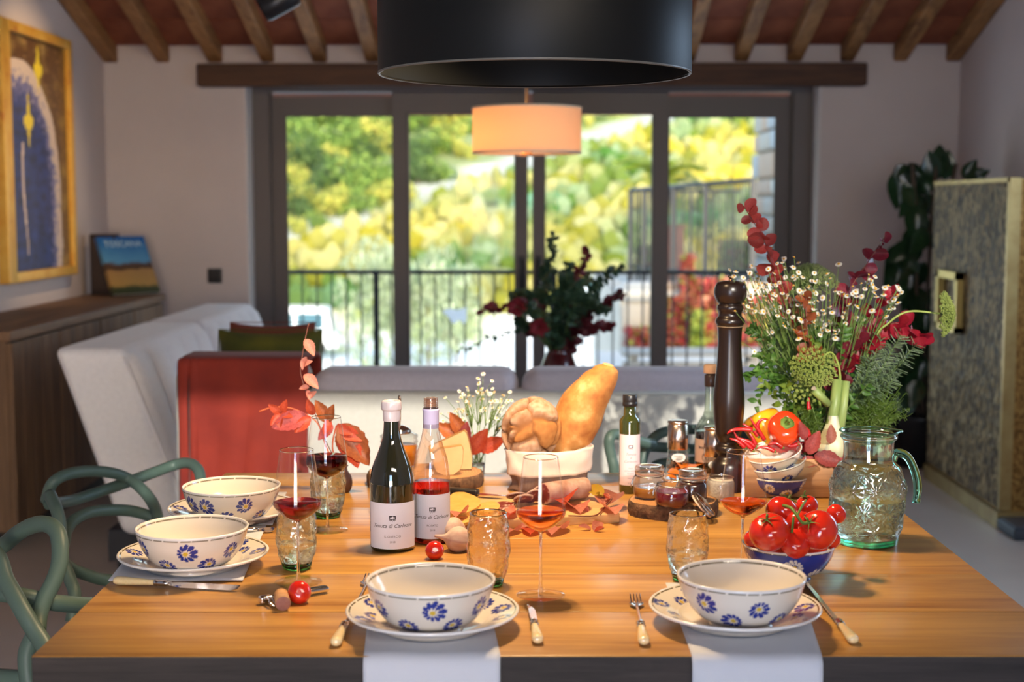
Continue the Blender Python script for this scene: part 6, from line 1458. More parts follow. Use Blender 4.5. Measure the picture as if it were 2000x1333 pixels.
# ---- eucalyptus in the far vase
leafmesh('euc green', 'round', (.025, .055, .03), (.05, .10, .055), .25); leafmesh('euc dark red', 'round', (.09, .012, .018), (.16, .022, .03), .3)
ev = VASE_TOP+Vector((0, 0, -.06))
EB = [([(1085, 610), (1075, 530), (1083, 458)], 'g'), ([(1105, 600), (1125, 545), (1148, 488)], 'r'), ([(1130, 610), (1165, 560), (1212, 520)], 'g'), ([(1120, 640), (1170, 605), (1216, 575)], 'r'),
      ([(1060, 640), (985, 652), (893, 686)], 't'), ([(1055, 610), (1000, 600), (935, 606)], 'r'), ([(1060, 600), (1030, 575), (1000, 580)], 'g'), ([(1075, 600), (1060, 560), (1062, 520)], 'g'),
      ([(1100, 590), (1105, 550), (1110, 515)], 'g'), ([(1130, 650), (1165, 640), (1195, 640)], 'r'), ([(1070, 650), (1030, 640), (1010, 625)], 'g'), ([(1110, 620), (1140, 590), (1165, 580)], 'g'), ([(1095, 620), (1120, 575), (1150, 545)], 'g'), ([(1080, 650), (1050, 640), (1035, 650)], 'r'), ([(1120, 600), (1160, 600), (1185, 610)], 'g'), ([(1075, 640), (1040, 605), (1015, 600)], 'g')]
EL_ = [' rising highest', ' standing up right of the highest', ' reaching farthest up right', ' reaching farthest right', ' reaching low to the left', ' pointing left', ' pointing up left by the door handle', ' upright left of the highest', ' upright in the middle', ' low at the right', ' short and low at the left', ' pointing right in the middle', ' steep at the right of the middle', ' short at the lower left', ' level to the right', ' at the left below the handle']
for i, (L, k_) in enumerate(EB):
    dY = rnd(-.12, .12); P = [ev]+[onY(x, y, VY+dY*(j+1)/3) for j, (x, y) in enumerate(L)]
    branch('eucalyptus_branch', {'g': 'dark green eucalyptus branch in the oxblood vase', 'r': 'dark red eucalyptus branch in the oxblood vase', 't': 'long thin branch in the oxblood vase'}[k_]+EL_[i], 'branch', P, 'euc dark red' if k_ == 'r' else 'euc green', 54 if k_ != 't' else 34, .050 if k_ != 't' else .032, 'branches in the oxblood vase', stem_g, .0025, joined=True, seed=i)
# two roses deep red among them
rosem = M('dark red petals', (.20, .012, .02), .7)
for x, y in ((1052, 640), (1008, 600)):
    p = onY(x, y, VY-.12); t = thing('flower', 'dark red flower in the oxblood vase' if x > 1020 else 'smaller dark red flower at the left of the oxblood vase', 'flower', p); g = G()
    for k in range(14):
        a = k*2.4; rr = .004+.0022*k; g.add(xf(leaf_vf := ([v.co[:] for v in LM['euc green'].vertices], [tuple(q.vertices) for q in LM['euc green'].polygons]), frame_mat((rr*math.cos(a)*.4, 0, rr*math.sin(a)*.4), (math.cos(a), -.9+.05*k, math.sin(a)), (-math.cos(a), -1, -math.sin(a)), .035)))
    g.build('petals', rosem, t); G().add(tube([(0, 0, 0), tuple(ev-p)], .002)).build('stem', stem_g, t)
# ---- big bouquet in the wooden crate
CRY0 = 3.14; cz = .088
cxa, cxb = onY(1455, 950, CRY0).x, onY(1664, 950, CRY0).x
t = thing('wooden_crate', 'wooden box holding vegetables and the big bouquet', 'box', ((cxa+cxb)/2, CRY0+.12, TZ)); cw = (cxb-cxa)/2
crm = wood('crate wood', (.22, .10, .04), (.46, .24, .10), .6, axis=0, scale=1.2)
for nm, b_ in (('front_board', (-cw, cw, -.12, -.108)), ('back_board', (-cw, cw, .108, .12)), ('side_board', (-cw, -cw+.012, -.107, .107)), ('side_board', (cw-.012, cw, -.107, .107))): G().add(rbox(*b_, .001, cz, .003, 2)).build(nm, crm, t)
G().add(box(-cw+.012, cw-.012, -.107, .107, .001, .012)).build('bottom_board', crm, t, False)
Yb0 = CRY0+.12; BO = Vector((onY(1600, 900, Yb0+.02).x, Yb0+.02, TZ+.03))
def bq(px, py, dY=0): return onY(px, py, Yb0+.02+dY)
leafmesh('coral', 'round', (.42, .045, .04), (.56, .10, .08), .45); leafmesh('wine', 'round', (.12, .010, .02), (.22, .02, .035), .35); leafmesh('crimson', 'round', (.30, .010, .025), (.45, .02, .04), .45); leafmesh('rust', 'round', (.26, .06, .02), (.38, .10, .035), .35)
for i, (lab, L, key, n_, s) in enumerate([
    ('coral red eucalyptus branch rising highest at the left of the bouquet', [(1590, 760, 0), (1545, 640, 0), (1512, 535, -.02), (1492, 470, -.03), (1452, 402, -.03)], 'coral', 28, .051),
    ('wine red eucalyptus branch at the upper right of the bouquet', [(1610, 760, 0), (1638, 650, .02), (1652, 580, .03), (1690, 520, .03), (1729, 462, .03)], 'wine', 26, .050),
    ('crimson eucalyptus branch spreading low to the right of the bouquet', [(1610, 790, 0), (1650, 710, -.02), (1700, 660, -.03), (1750, 632, -.04), (1808, 662, -.04)], 'crimson', 38, .051),
    ('rusty orange eucalyptus branch in the centre of the bouquet', [(1595, 760, -.05), (1585, 700, -.08), (1576, 640, -.09), (1574, 580, -.08)], 'rust', 18, .040),
    ('pink red eucalyptus branch behind the right chamomile', [(1615, 770, .03), (1660, 670, .05), (1705, 610, .05), (1752, 568, .05)], 'crimson', 16, .044),
    ('wine red eucalyptus branch low beside the rosemary', [(1615, 800, -.03), (1640, 740, -.05), (1655, 690, -.05), (1690, 650, -.04)], 'wine', 20, .042)]):
    branch('eucalyptus_branch', lab, 'branch', [BO]+[bq(*q) for q in L], key, n_, s, 'red branches of the big bouquet', stem_r, .0022, seed=20+i, t0=.38)
# chamomile sprigs: white daisies with yellow hearts
pet_m = M('white petals', (.66, .62, .54), .6, sss=.1); hrt = M('yellow flower heart', (.62, .33, .03), .7, bmp=.4, bscale=500)
g = G()
for k in range(13):
    a = 2*PI*k/13; c_, s_ = math.cos(a), math.sin(a); w_ = .0010
    g.add(([(.0018*c_-w_*s_*.6, .0018*s_+w_*c_*.6, 0), (.0018*c_+w_*s_*.6, .0018*s_-w_*c_*.6, 0), (.0052*c_+w_*s_, .0052*s_-w_*c_, -.0004), (.0064*c_, .0064*s_, -.0008), (.0052*c_-w_*s_, .0052*s_+w_*c_, -.0004)], [(0, 1, 2, 3, 4)]), 0)
g.add(mv(sphere(.0024, 10, 6, (1, 1, .8)), 0, 0, .0004), 1); head_me = g.mesh('flower_head', [pet_m, hrt], False)
thin_me = {}
def chamomile(label, base, spray, group, size=1.0, seed=0, face=Vector((0, -.8, .7))):
    rn_ = random.Random(seed); t = thing('chamomile_sprig', label, 'flower', base, 0, group); g = G()
    c = sum((Vector(q) for q in spray), Vector())/len(spray); fork = Vector(base).lerp(c, .55)
    mid = Vector(base).lerp(fork, .5)+Vector((rn_.uniform(-.01, .01), 0, 0)); g.add(tube([tuple(q-Vector(base)) for q in (Vector(base), mid, fork)], [.0013, .0011, .001], 5))
    for q in spray:
        q = Vector(q); m_ = fork.lerp(q, .5)+Vector((rn_.uniform(-.008, .008), rn_.uniform(-.008, .008), .006)); g.add(tube([tuple(Vector(v)-Vector(base)) for v in cr([tuple(fork), tuple(m_), tuple(q)], 3)], [.0009]*4+[.0007]*3, 4))
        o = link('flower_head', head_me, t); d = (face+Vector((rn_.uniform(-.9, .9), rn_.uniform(-.3, .9), rn_.uniform(-.5, .7)))).normalized()
        o.matrix_local = Matrix.Translation(q-Vector(base)) @ d.to_track_quat('Z', 'Y').to_matrix().to_4x4() @ Matrix.Scale(size*rn_.uniform(.8, 1.2), 4)
    g.build('stem', stem_g, t); return t
rn = random.Random(4)
for i in range(16):
    cx_ = 1448+i*12.5; cy_ = 600-45*math.sin(PI*min(1, i/11))+rn.uniform(-25, 45) if i > 2 else 560+i*15
    sp_ = [bq(cx_+rn.gauss(0, 20), cy_+rn.gauss(0, 28), rn.uniform(-.10, .05)) for _ in range(16)]
    chamomile('chamomile sprig of small white daisies, %s from the left edge of the big bouquet' % ORD[i], BO+Vector((rn.uniform(-.03, .03), rn.uniform(-.03, .03), .02)), sp_, 'chamomile in the left of the bouquet', 1.0, i)
for i in range(5):
    cx_, cy_ = [(1690, 575), (1700, 555), (1745, 570), (1730, 600), (1660, 590)][i]
    sp_ = [bq(cx_+rn.gauss(0, 14), cy_+rn.gauss(0, 13), rn.uniform(-.10, -.02)) for _ in range(8)]
    chamomile(['chamomile sprig of white daisies standing out low at the bouquet right', 'chamomile sprig of white daisies highest at the bouquet right', 'chamomile sprig of white daisies farthest out at the bouquet right', 'chamomile sprig of white daisies under the farthest one at the bouquet right', 'chamomile sprig of white daisies left of the wine red branch'][i], BO+Vector((rn.uniform(-.02, .03), rn.uniform(-.03, .02), .02)), sp_, 'chamomile in the right of the bouquet', 1.15, 40+i)
for i, (x, y) in enumerate([(1564, 625), (1638, 516), (1560, 662)]):
    chamomile(['single chamomile flower in front of the rust branch', 'single tall chamomile bud between the umbel and the wine branch', 'single low chamomile flower beside the rust branch'][i], BO+Vector((0, -.04, .02)), [bq(x, y, -.12 if i != 1 else .0)], 'single chamomile flowers', 1.4, 60+i)
# green umbels
umb_m = [leaf_mat('umbel green', (.20, .26, .05), (.34, .40, .10), .3), leaf_mat('umbel olive', (.12, .16, .05), (.22, .26, .09), .3)]
def umbel(label, P, rad, axis, mi, seed, dome=.45, nr=90):
    rn_ = random.Random(seed); L = [Vector(q) for q in cr([tuple(p) for p in P], 8)]; t = thing('green_umbel', label, 'flower', L[0], 0, 'green umbels in the bouquet'); o0 = L[0]; tip = L[-1]-o0
    G().add(tube([tuple(q-o0) for q in L], [.0030-.001*i/len(L) for i in range(len(L))], 8)).build('stem', M('lime stem', (.30, .38, .08), .5), t)
    ax = Vector(axis).normalized(); u = ax.orthogonal().normalized(); v = ax.cross(u); g = G(); rays = G()
    for i in range(nr):
        a = i*2.39996; f = math.sqrt((i+.5)/nr); e = (u*math.cos(a)+v*math.sin(a))*f*rad + ax*rad*dome*(1-f*f*.9); rays.add(tube([tuple(tip), tuple(tip+e*.5+ax*rad*.05), tuple(tip+e)], .0008, 4))
        for k in range(34):
            d = Vector((rn_.gauss(0, 1), rn_.gauss(0, 1), rn_.gauss(0, 1))).normalized()*rad*.12*rn_.uniform(.3, 1); s = rn_.uniform(.0011, .0021); c = tip+e+d*.9+ax*.002
            g.add(([tuple(c+Vector(q)*s) for q in ((1, 0, -.5), (-.5, .87, -.5), (-.5, -.87, -.5), (0, 0, 1))], [(0, 1, 2), (0, 1, 3), (1, 2, 3), (2, 0, 3)]))
    rays.build('rays', stem_g, t); o = g.build('florets', umb_m[mi], t, False); o['kind'] = 'stuff'
umbel('olive green umbel at the top of the bouquet', [BO, bq(1590, 700, .05), bq(1582, 560, .04)], .064, (-.1, -.45, 1), 1, 1, .75)
umbel('lime green umbel low in the middle of the bouquet', [BO, bq(1640, 760, -.08), bq(1625, 690, -.10), bq(1590, 715, -.13)], .052, (-.2, -.75, -.35), 0, 2, .6)
umbel('lime green umbel sticking out on a curved stem at the far right', [BO, bq(1700, 680, -.04), bq(1735, 632, -.05), bq(1775, 609, -.05), bq(1838, 613, -.05)], .050, (1, -.45, .05), 0, 3, .5)
umbel('smaller lime umbel hanging under the lower one', [BO, bq(1600, 780, -.06), bq(1575, 762, -.1)], .035, (-.5, -.8, .1), 0, 4, .5, 24)
# parsley-like greenery
leafmesh('parsley', 'serrate', (.05, .13, .02), (.10, .22, .035), .4, .3); leafmesh('lime leaf', 'serrate', (.16, .28, .03), (.24, .36, .05), .45, .3)
for i in range(34):
    x = rn.uniform(1475, 1700); y = rn.uniform(620, 760); tgt = bq(x, y, rn.uniform(-.10, .08)); mid = BO.lerp(tgt, .5)+Vector((rn.uniform(-.02, .02), 0, .01))
    branch('green_sprig', 'leafy green sprig in the body of the big bouquet', 'foliage', [BO, mid, tgt], 'parsley' if i % 4 else 'lime leaf', 22, .024, 'green sprigs of the big bouquet', stem_g, .0014, joined=True, seed=100+i, t0=.35, taper=.9)
for i, L in enumerate([[(1560, 770), (1510, 725), (1455, 742)], [(1560, 790), (1515, 745), (1478, 785)], [(1555, 760), (1500, 700), (1462, 735)], [(1545, 720), (1490, 660), (1465, 640)]]):
    branch('green_sprig', ['arching leafy sprig drooping lowest towards the pepper mill', 'leafy sprig hanging down over the yellow pepper', 'arching leafy sprig ending beside the pepper mill body', 'leafy sprig reaching up left behind the pepper mill'][i], 'foliage', [BO+Vector((-.01, 0, .05))]+[bq(x, y, -.04) for x, y in L], 'parsley', 20, .024, 'arching sprigs at the left of the bouquet', stem_g, .0013, joined=True, seed=140+i, t0=.5, taper=.9)
# rosemary
LM['needle'] = leaf_me('leaf', leaf_mat('leaf needle', (.07, .12, .05), (.16, .22, .11), .2), 'needle', .1, 3)
for i, (x, y) in enumerate([(1790, 672), (1770, 700), (1740, 690), (1748, 740), (1720, 660), (1700, 700), (1760, 655)]):
    branch('rosemary_sprig', 'rosemary sprig above the jug %s' % ['reaching farthest right', 'just below the farthest reaching one', 'with upright middle position', 'lowest towards the right', 'beside the crimson branch', 'shortest and nearest the bouquet centre', 'ending highest at the right'][i], 'foliage', [BO+Vector((.01, -.02, .03)), bq(1655, 800, -.04), bq((1655+x)/2+8, (800+y)/2, -.05), bq(x, y, -.06)], 'needle', 110, .027, 'rosemary sprigs of the bouquet', stem_g, .0013, joined=True, seed=160+i, t0=.4, spread=1.0, taper=.9)
# fennel fronds: feathery mass
def fronds(label, cx, cy, rx, ry, dY, n, seed, key):
    rn_ = random.Random(seed); c0 = bq(cx, cy+ry, dY); k = ppm(c0); g = G()
    for i in range(n):
        e = bq(cx+rn_.gauss(0, .5)*rx, cy+rn_.gauss(0, .5)*ry, dY+rn_.uniform(-.04, .04)); s = c0.lerp(e, rn_.uniform(.2, .7)); g.add(tube([tuple(s-c0), tuple(s.lerp(e, .5)-c0+rvec()*.004), tuple(e-c0)], .0006, 3))
        for j in range(7):
            q = s.lerp(e, (j+1)/7); d = rvec()*.011; g.add(tube([tuple(q-c0), tuple(q+d-c0)], .0004, 3, cap=False))
    t = thing('fennel_frond', label, 'foliage', c0, 0, 'feathery fennel fronds'); o = g.build('feathery_leaf', leaf_mat('fennel '+key, (.08, .15, .02), (.16, .25, .04), .3), t, False); o['kind'] = 'stuff'; return t
fronds('feathery fennel fronds at the right above the jug', 1700, 795, 62, 40, -.03, 420, 1, 'a'); fronds('feathery dark fennel fronds beside the red pepper', 1585, 825, 32, 34, -.06, 190, 2, 'a')
# ---- vegetables in the crate
def pepper(label, px, py, rp, mat, rot, dY, tall=1.15):
    p = bq(px, py, dY); r = rp/ppm(p); t = thing('bell_pepper', label, 'pepper', p, 0, 'bell peppers in the wooden box'); t.rotation_euler = rot
    def d(a, z, rr): return .09*rr*(abs(math.cos(2*a))-.5)
    prof = [(q[0], q[1]) for q in cr([(.0001, -r*tall, 0), (r*.45, -r*tall*.98, 0), (r*.78, -r*tall*.6, 0), (r*1.0, r*.2, 0), (r*.92, r*.72, 0), (r*.55, r*.92, 0), (r*.20, r*.74, 0)], 5)]+[(0, r*.72)]
    G().add(lathe(prof, 40, d)).build('skin', mat, t)
    st = G().add(tube(cr([(0, 0, r*.70), (.001, 0, r*.9), (.004, 0, r*1.25)], 4), [r*.20, r*.15, r*.11, r*.10, r*.09, r*.09, r*.10, r*.12, r*.13], 10)); n_ = 6
    st.add(lathe([(r*.18, r*.76), (r*.42, r*.86), (r*.44, r*.89), (r*.15, r*.82)], 12, lambda a, z, rr: .12*rr*math.cos(3*a))); st.build('stalk', grn, t)
pepper('yellow bell pepper in the wooden box beside the pepper mill', 1495, 838, 37, M('yellow pepper skin', (.78, .30, .01), .22, coat=.5, c2=(.85, .40, .02), nscale=6), (-.25, -.45, 0), -.02, 1.2)
pepper('red bell pepper facing forward in the wooden box', 1531, 842, 33, M('red pepper skin', (.62, .022, .008), .18, coat=.6, c2=(.72, .07, .01), nscale=5), (.85, .1, 0), -.09, 1.0)
chm = M('chili skin', (.30, .008, .012), .25, coat=.4, c2=(.45, .012, .015), nscale=30)
CL = [[(1420, 848), (1428, 842), (1443, 839), (1470, 840)], [(1433, 843), (1441, 856), (1461, 863), (1475, 874)], [(1465, 816), (1473, 830), (1483, 843), (1493, 860)], [(1501, 819), (1488, 820), (1480, 829), (1482, 845)], [(1450, 828), (1460, 834), (1472, 842), (1480, 852)],
      [(1560, 828), (1570, 835), (1578, 842), (1582, 856)], [(1565, 846), (1572, 856), (1574, 868), (1572, 884)], [(1557, 852), (1560, 866), (1566, 876), (1576, 880)], [(1580, 776), (1579, 786), (1580, 800)], [(1613, 858), (1627, 859), (1640, 872), (1648, 888)], [(1444, 872), (1448, 862), (1458, 868), (1470, 880)],
      [(1474, 879), (1486, 874), (1500, 876), (1512, 882)], [(1530, 868), (1544, 872), (1558, 868)], [(1586, 850), (1592, 862), (1590, 876)], [(1548, 880), (1556, 872), (1570, 866)], [(1425, 857), (1440, 862), (1455, 875)], [(1462, 845), (1470, 856), (1476, 870)], [(1500, 870), (1515, 866), (1528, 874)]]
CLAB = ['pointing farthest left past the pepper mill', 'sloping down right below the farthest left one', 'standing upright against the yellow pepper', 'hooked, with its tip over the yellow pepper', 'short, at the left edge of the yellow pepper', 'sloping down beside the red pepper at its right', 'hanging down right of the red pepper', 'hooked under the right side of the red pepper', 'hanging high among the fennel fronds', 'curling over the fennel bulb', 'lowest at the left by the mill', 'lying below the yellow pepper', 'lying level under the red pepper', 'upright between red pepper and fennel', 'rising to the right under the garlic', 'second lowest at the left by the mill', 'steep, in front of the yellow pepper', 'lying under the left of the red pepper']
for i, L in enumerate(CL):
    P = [bq(x, y, -.115+.004*(i % 5)) for x, y in L]; o0 = P[0]; t = thing('chili', 'thin red chili in the wooden box, '+CLAB[i], 'chili', o0, 0, 'red chilies in the wooden box')
    Q = cr([tuple(q-o0) for q in P], 5); n_ = len(Q); G().add(tube(Q, [.0008+.0046*(j/(n_-1))**.6 for j in range(n_)], 9)).build('pod', chm, t)
    e = Vector(Q[-1]); d = (e-Vector(Q[-2])).normalized(); G().add(tube([tuple(e), tuple(e+d*.006)], [.0045, .0015], 8)).build('stalk', grn, t)
# fennel bulb with stalks
p = bq(1626, 872, -.10); t = thing('fennel_bulb', 'white fennel bulb with thick green stalks standing in the wooden box', 'fennel', p)
fen = M('fennel white', (.48, .48, .28), .45, c2=(.60, .60, .44), nscale=4, nstretch=(14, 14, 1), sss=.1); fst = M('fennel stalk', (.20, .28, .07), .45, c2=(.28, .36, .12), nscale=4, nstretch=(14, 14, 1))
G().add(lathe([(q[0], q[1]) for q in cr([(.0001, -.028, 0), (.022, -.026, 0), (.034, -.008, 0), (.032, .012, 0), (.022, .035, 0), (.014, .055, 0), (.010, .07, 0)], 5)], 30, lambda a, z, r: .05*r*math.cos(6*a))).build('bulb', fen, t)
for a, b, r in (((1622, 838), (1636, 742), .0115), ((1640, 840), (1652, 745), .0095)):
    A_, B_ = bq(*a, -.10)-p, bq(*b, -.08)-p; s = G().add(tube([tuple(A_), tuple(A_.lerp(B_, .5)+Vector((.002, 0, 0))), tuple(B_)], [r*1.15, r, r], 14)).build('stalk', fst, t)
A_, B_ = bq(1618, 790, -.11)-p, bq(1590, 762, -.13)-p; G().add(tube([tuple(A_), tuple(B_)], [.0085, .0095], 14)).build('stalk', fst, t)
dd = (B_-A_).normalized(); G().add(xf(lathe([(0, .0006), (.0088, .0004)], 16), frame_mat(B_, Vector((0, 0, 1)), dd))).build('stalk_cut', M('cut stalk', (.70, .62, .45), .5), t)
# garlic clove and red grape leaves round the box rim
leafmesh('mauve', 'serrate', (.20, .028, .03), (.34, .06, .055), .3, .35, .6); leafmesh('creeper red', 'serrate', (.38, .035, .018), (.52, .085, .03), .45, .3, .5); leafmesh('creeper pink', 'serrate', (.44, .14, .10), (.58, .22, .16), .35, .45, .6); leafmesh('creeper brown', 'serrate', (.26, .06, .02), (.42, .12, .03), .35, .4, .5); leafmesh('yellow leaf', 'serrate', (.34, .28, .02), (.46, .22, .03), .4, .3, .5)
def leaf(label, key, p, d, n_, s, group):
    o = link('leaf', LM[key], None); o.matrix_world = frame_mat(p, d, n_, s); tag(o, label, 'leaf', group); return o
for i, (x, y, dx, dz, s, dy) in enumerate([(1498, 872, .9, .05, .07, -.10), (1545, 872, .9, -.25, .05, -.10), (1578, 888, .4, .9, .06, -.135), (1590, 890, .9, -.25, .07, -.14), (1625, 902, .9, -.3, .055, -.14), (1640, 900, .1, -1, .05, -.145), (1572, 860, -.3, 1, .045, -.13), (1560, 905, .95, .1, .05, -.13)]):
    leaf('red mauve vine leaf drooping over the rim of the wooden box', 'mauve', bq(x, y, dy), (dx, -.1, dz), (rnd(-.3, .3), -1, .5), s, 'vine leaves on the rim of the box')
leaf('upright pink vine leaf in front of the fennel bulb', 'creeper pink', bq(1622, 868, -.145), (.02, 0, 1), (0, -1, .1), .045, 'vine leaves on the rim of the box')
# dried thyme tuft beside the jug
p = T(1645, 1000); t = thing('herb_tuft', 'small brown green dried herb tuft between tomatoes and jug', 'herb', p); g = G()
for i in range(60):
    a = rnd(0, 2*PI); e = Vector((.028*math.cos(a)*rnd(.2, 1), .02*math.sin(a), rnd(.01, .06))); g.add(tube([(0, 0, .001), tuple(e*.6+Vector((0, 0, .004))), tuple(e)], .0007, 3))
    for j in range(4): g.add(xf(([(0, 0, 0), (.003, .002, 0), (.007, 0, 0), (.003, -.002, 0)], [(0, 1, 2, 3)]), frame_mat(e*(.5+.15*j), rvec(), rvec(), 1)))
o = g.build('sprigs', leaf_mat('dry herb', (.12, .10, .04), (.20, .18, .07), .2), t, False); o['kind'] = 'stuff'
# ---- chamomile in the small glass, with vine leaves
rn = random.Random(9)
for i in range(11):
    cx_ = 880+i*12; cy_ = 792-26*math.sin(PI*i/10)+rn.uniform(-10, 25); Y_ = CH.y
    sp_ = [onY(cx_+rn.gauss(0, 12), cy_+rn.gauss(0, 22), Y_+rn.uniform(-.05, .05)) for _ in range(8)]
    chamomile('chamomile sprig in the small glass behind the cheese, %s from its left' % ORD[i], CH+Vector((rn.uniform(-.008, .008), rn.uniform(-.008, .008), -.03)), sp_, 'chamomile in the small glass', .85, 200+i)
for i, (x, y, x2, y2, key, s) in enumerate([(900, 858, 853, 828, 'creeper brown', .075), (905, 850, 880, 808, 'creeper brown', .065), (918, 888, 951, 840, 'creeper red', .068), (935, 880, 985, 858, 'creeper red', .055), (905, 870, 912, 826, 'mauve', .06)]):
    a, b = onY(x, y, CH.y-.03), onY(x2, y2, CH.y-.04); leaf(['dark red leaf pointing left beside the small glass', 'brown red leaf rising behind the cheese', 'bright orange red leaf in front of the small glass', 'orange red leaf pointing at the bread from the small glass', 'mauve leaf among the chamomile stems'][i], key, a, b-a, (0, -1, .3), (b-a).length*1.05, 'leaves round the small glass')
# ---- creeper sprig in a small brown vase at the left back
p = T(672, 962); t = thing('small_vase', 'small dark brown vase of red creeper behind the green tumbler', 'vase', (p.x, p.y, TZ)); k_ = ppm(p)
G().add(lathe([(q[0], q[1]) for q in cr([(.0001, .001, 0), (.012, .001, 0), (.019, .018, 0), (.017, .036, 0), (.009, .05, 0), (.008, .058, 0), (.010, .062, 0)], 5)]+[(.008, .06), (0, .03)], 30)).build('body', M('brown clay', (.07, .03, .02), .5), t)
G().add(lathe([(.009, .060), (.0108, .0615), (.009, .063), (.0075, .0615)], 24)).build('rim', M('brown clay rim', (.09, .04, .03), .45), t)
CB = Vector((p.x, p.y, TZ+.045)); cy = lambda x, y, d=0: onY(x, y, p.y+d)
def twig(label, L, leaves, r=.0018, mat=stem_r):
    P = [CB]+[cy(*q) for q in L]; o0 = P[0]; t = thing('creeper_sprig', label, 'branch', o0, 0, 'red creeper sprigs in the small brown vase'); G().add(tube([tuple(Vector(q)-o0) for q in cr([tuple(v) for v in P], 6)], r, 6)).build('stem', mat, t)
    for (x, y, x2, y2, key, nx) in leaves:
        a, b = cy(x, y, -.01), cy(x2, y2, -.02); m_ = frame_mat(a-o0, b-a, (nx, -1, .35), (b-a).length); o = link('leaf', LM[key], t); o.matrix_local = m_
orstem = M('orange stem', (.50, .10, .03), .5)
twig('tall thin red creeper sprig climbing in front of the rust throw', [(640, 870), (615, 808), (599, 770), (588, 733), (588, 711), (596, 663), (603, 632)],
     [(596, 662, 614, 696, 'creeper pink', .3), (598, 697, 590, 723, 'creeper pink', -.5), (588, 712, 610, 706, 'creeper pink', .2), (594, 731, 622, 760, 'creeper pink', .4), (604, 755, 584, 760, 'creeper pink', 0), (601, 762, 604, 782, 'creeper pink', .5), (600, 776, 618, 765, 'creeper pink', .5)], .0013)
twig('orange creeper sprig reaching left with star shaped leaves', [(640, 880), (622, 830), (599, 811), (569, 798), (534, 796), (506, 804)],
     [(547, 808, 524, 790, 'creeper red', 0), (547, 808, 528, 832, 'creeper red', .3), (547, 808, 546, 838, 'creeper red', -.2), (549, 808, 572, 815, 'creeper red', .2), (551, 806, 560, 781, 'creeper red', 0), (600, 812, 530, 836, 'mauve', .2), (606, 814, 575, 846, 'creeper red', .3), (612, 812, 600, 780, 'creeper red', 0)], .0017, orstem)
twig('orange creeper sprig with big hanging leaves behind the dark red wine', [(650, 880), (655, 840), (662, 828)],
     [(640, 825, 616, 782, 'creeper brown', .2), (640, 825, 652, 790, 'creeper brown', -.1), (650, 830, 621, 860, 'mauve', .1), (662, 828, 722, 910, 'creeper brown', .2), (662, 838, 708, 862, 'creeper red', .2), (668, 840, 700, 915, 'creeper red', .3), (664, 840, 670, 890, 'creeper brown', .3), (655, 832, 690, 850, 'creeper red', .1), (645, 820, 632, 850, 'creeper red', .1)], .002, orstem)
# ---- creeper leaves lying on the board and table
lab = 'pink red creeper leaf lying by the cutting board'
for i, (x, y, x2, y2, key, h) in enumerate([(1178, 968, 1140, 946, 'yellow leaf', .035), (1182, 970, 1160, 962, 'yellow leaf', .03), (1190, 975, 1176, 962, 'creeper red', .03), (1185, 985, 1215, 955, 'creeper pink', .02), (1185, 990, 1205, 1003, 'creeper pink', .02), (1180, 985, 1170, 960, 'creeper pink', .02),
        (1150, 1000, 1128, 985, 'creeper pink', .02), (1105, 965, 1098, 985, 'creeper red', .03), (1120, 985, 1135, 1000, 'creeper pink', .02), (1003, 1005, 990, 985, 'creeper pink', .02), (1000, 1002, 980, 1012, 'creeper red', .02), (1060, 1005, 1075, 985, 'creeper pink', .02), (1155, 1035, 1125, 1025, 'creeper pink', .001), (1160, 1036, 1178, 1015, 'creeper pink', .001), (1160, 1038, 1185, 1028, 'creeper red', .001),
        (1100, 1030, 1070, 1042, 'creeper pink', .001), (1095, 1028, 1108, 1010, 'creeper pink', .001), (1010, 1032, 1000, 1008, 'creeper red', .001), (1012, 1033, 1045, 1022, 'creeper pink', .001), (1010, 1035, 985, 1040, 'creeper pink', .001), (1052, 1028, 1030, 1042, 'creeper red', .001), (905, 1000, 885, 1008, 'creeper pink', .033), (970, 1008, 958, 1020, 'creeper red', .022)]):
    z = TZ+h; a, b = onz(x, y, z), onz(x2, y2, z+.012); o = leaf(['yellowing creeper leaf lying across the salami', lab][key != 'yellow leaf'] if h > .01 or key == 'yellow leaf' else 'pink red creeper leaf lying on the table in front of the cutting board', key, a, b-a, (rnd(-.4, .4), -.5, 1), (b-a).length*.82, 'loose creeper leaves around the cutting board')
P = [onz(890, 1012, TZ+.026), onz(930, 1018, TZ+.025), onz(970, 1010, TZ+.025)]; g = G().add(tube(cr([tuple(q) for q in P], 5), .0014, 6)); o = g.build('twig', stem_r); tag(o, 'thin red twig across the cheese pieces', 'twig', 'thin twigs on the board')
P = [onz(1110, 1008, TZ+.023), onz(1160, 1008, TZ+.024), onz(1178, 995, TZ+.025), onz(1195, 975, TZ+.03)]; g = G().add(tube(cr([tuple(q) for q in P], 5), .0016, 6)); o = g.build('twig', stem_r); tag(o, 'thin brown twig at the right end of the cutting board', 'twig', 'thin twigs on the board')
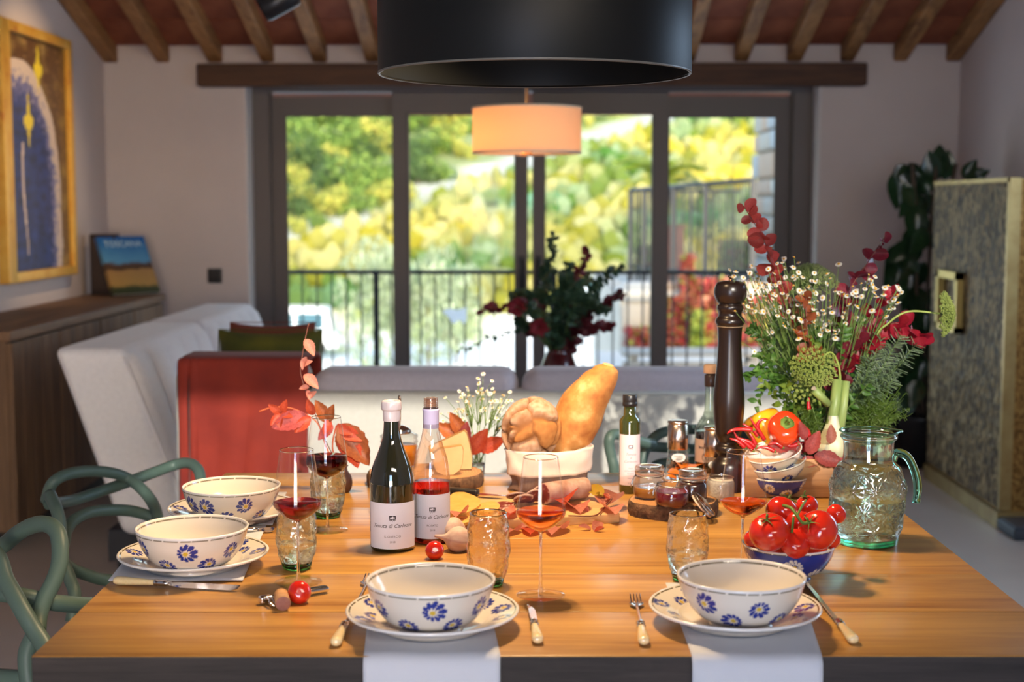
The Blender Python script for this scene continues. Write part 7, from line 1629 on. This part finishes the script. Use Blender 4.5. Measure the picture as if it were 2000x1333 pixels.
# orange petals and small chili behind the jars
for i, (x, y, x2, y2, h) in enumerate([(1318, 915, 1348, 905, .03), (1350, 905, 1330, 918, .03), (1332, 925, 1300, 922, .03), (1322, 935, 1300, 928, .02)]):
    a, b = onz(x, y, TZ+h), onz(x2, y2, TZ+h+.01); pm = leafmesh('orange petal', 'ovate', (.75, .16, .01), (.82, .25, .02), .3); leaf('orange petal lying behind the jars on the slice', 'orange petal', a, b-a, (0, -.6, 1), (b-a).length*.85, 'orange petals behind the jars')
# ---- rubber plant beside the cabinet
ry_ = 7.62; p = onY(1800, 700, ry_); t = thing('potted_plant', 'tall dark rubber plant between the far wall and the metal cabinet', 'plant', (p.x, ry_, 0))
G().add(lathe([(0, .001), (.12, .001), (.15, .26), (.16, .28), (.14, .28), (.13, .24), (0, .24)], 28)).build('pot', blk, t)
LM['rubber'] = leaf_me('leaf', leaf_mat('leaf rubber', (.012, .035, .014), (.025, .06, .022), .15, .22), 'ovate', .25)
for dx in (-.03, .02, .06): G().add(tube(cr([(dx*.4, 0, .22), (dx, .01, .8), (dx*1.6, 0, 1.3), (dx*2.6, 0, 1.62)], 5), .010, 7)).build('stem', bark, t)
rn = random.Random(2)
LS = [(1765, 325, 1752, 400), (1770, 322, 1782, 372), (1775, 318, 1795, 345), (1768, 320, 1748, 345), (1800, 320, 1815, 372), (1835, 350, 1835, 290), (1828, 352, 1815, 300), (1845, 352, 1852, 300), (1880, 350, 1905, 316), (1885, 352, 1928, 335), (1890, 354, 1925, 352)]
LS += [(x, y, x+rn.uniform(-38, 22), y+rn.uniform(20, 70)) for x, y in [(rn.uniform(1762, 1812), 345+i*6.6) for i in range(62)]]
base_ = Vector((p.x, ry_, 0))
for i, (x, y, x2, y2) in enumerate(LS):
    d = rn.uniform(-.14, .12) if i > 10 else rn.uniform(.0, .1); a, b = onY(x, y, ry_+d), onY(x2, y2, ry_+d+rn.uniform(-.06, .03)); o = link('leaf', LM['rubber'], t); o.matrix_local = frame_mat(a-base_, b-a, (rn.uniform(-.8, .8), -1, .4), (b-a).length*1.15)
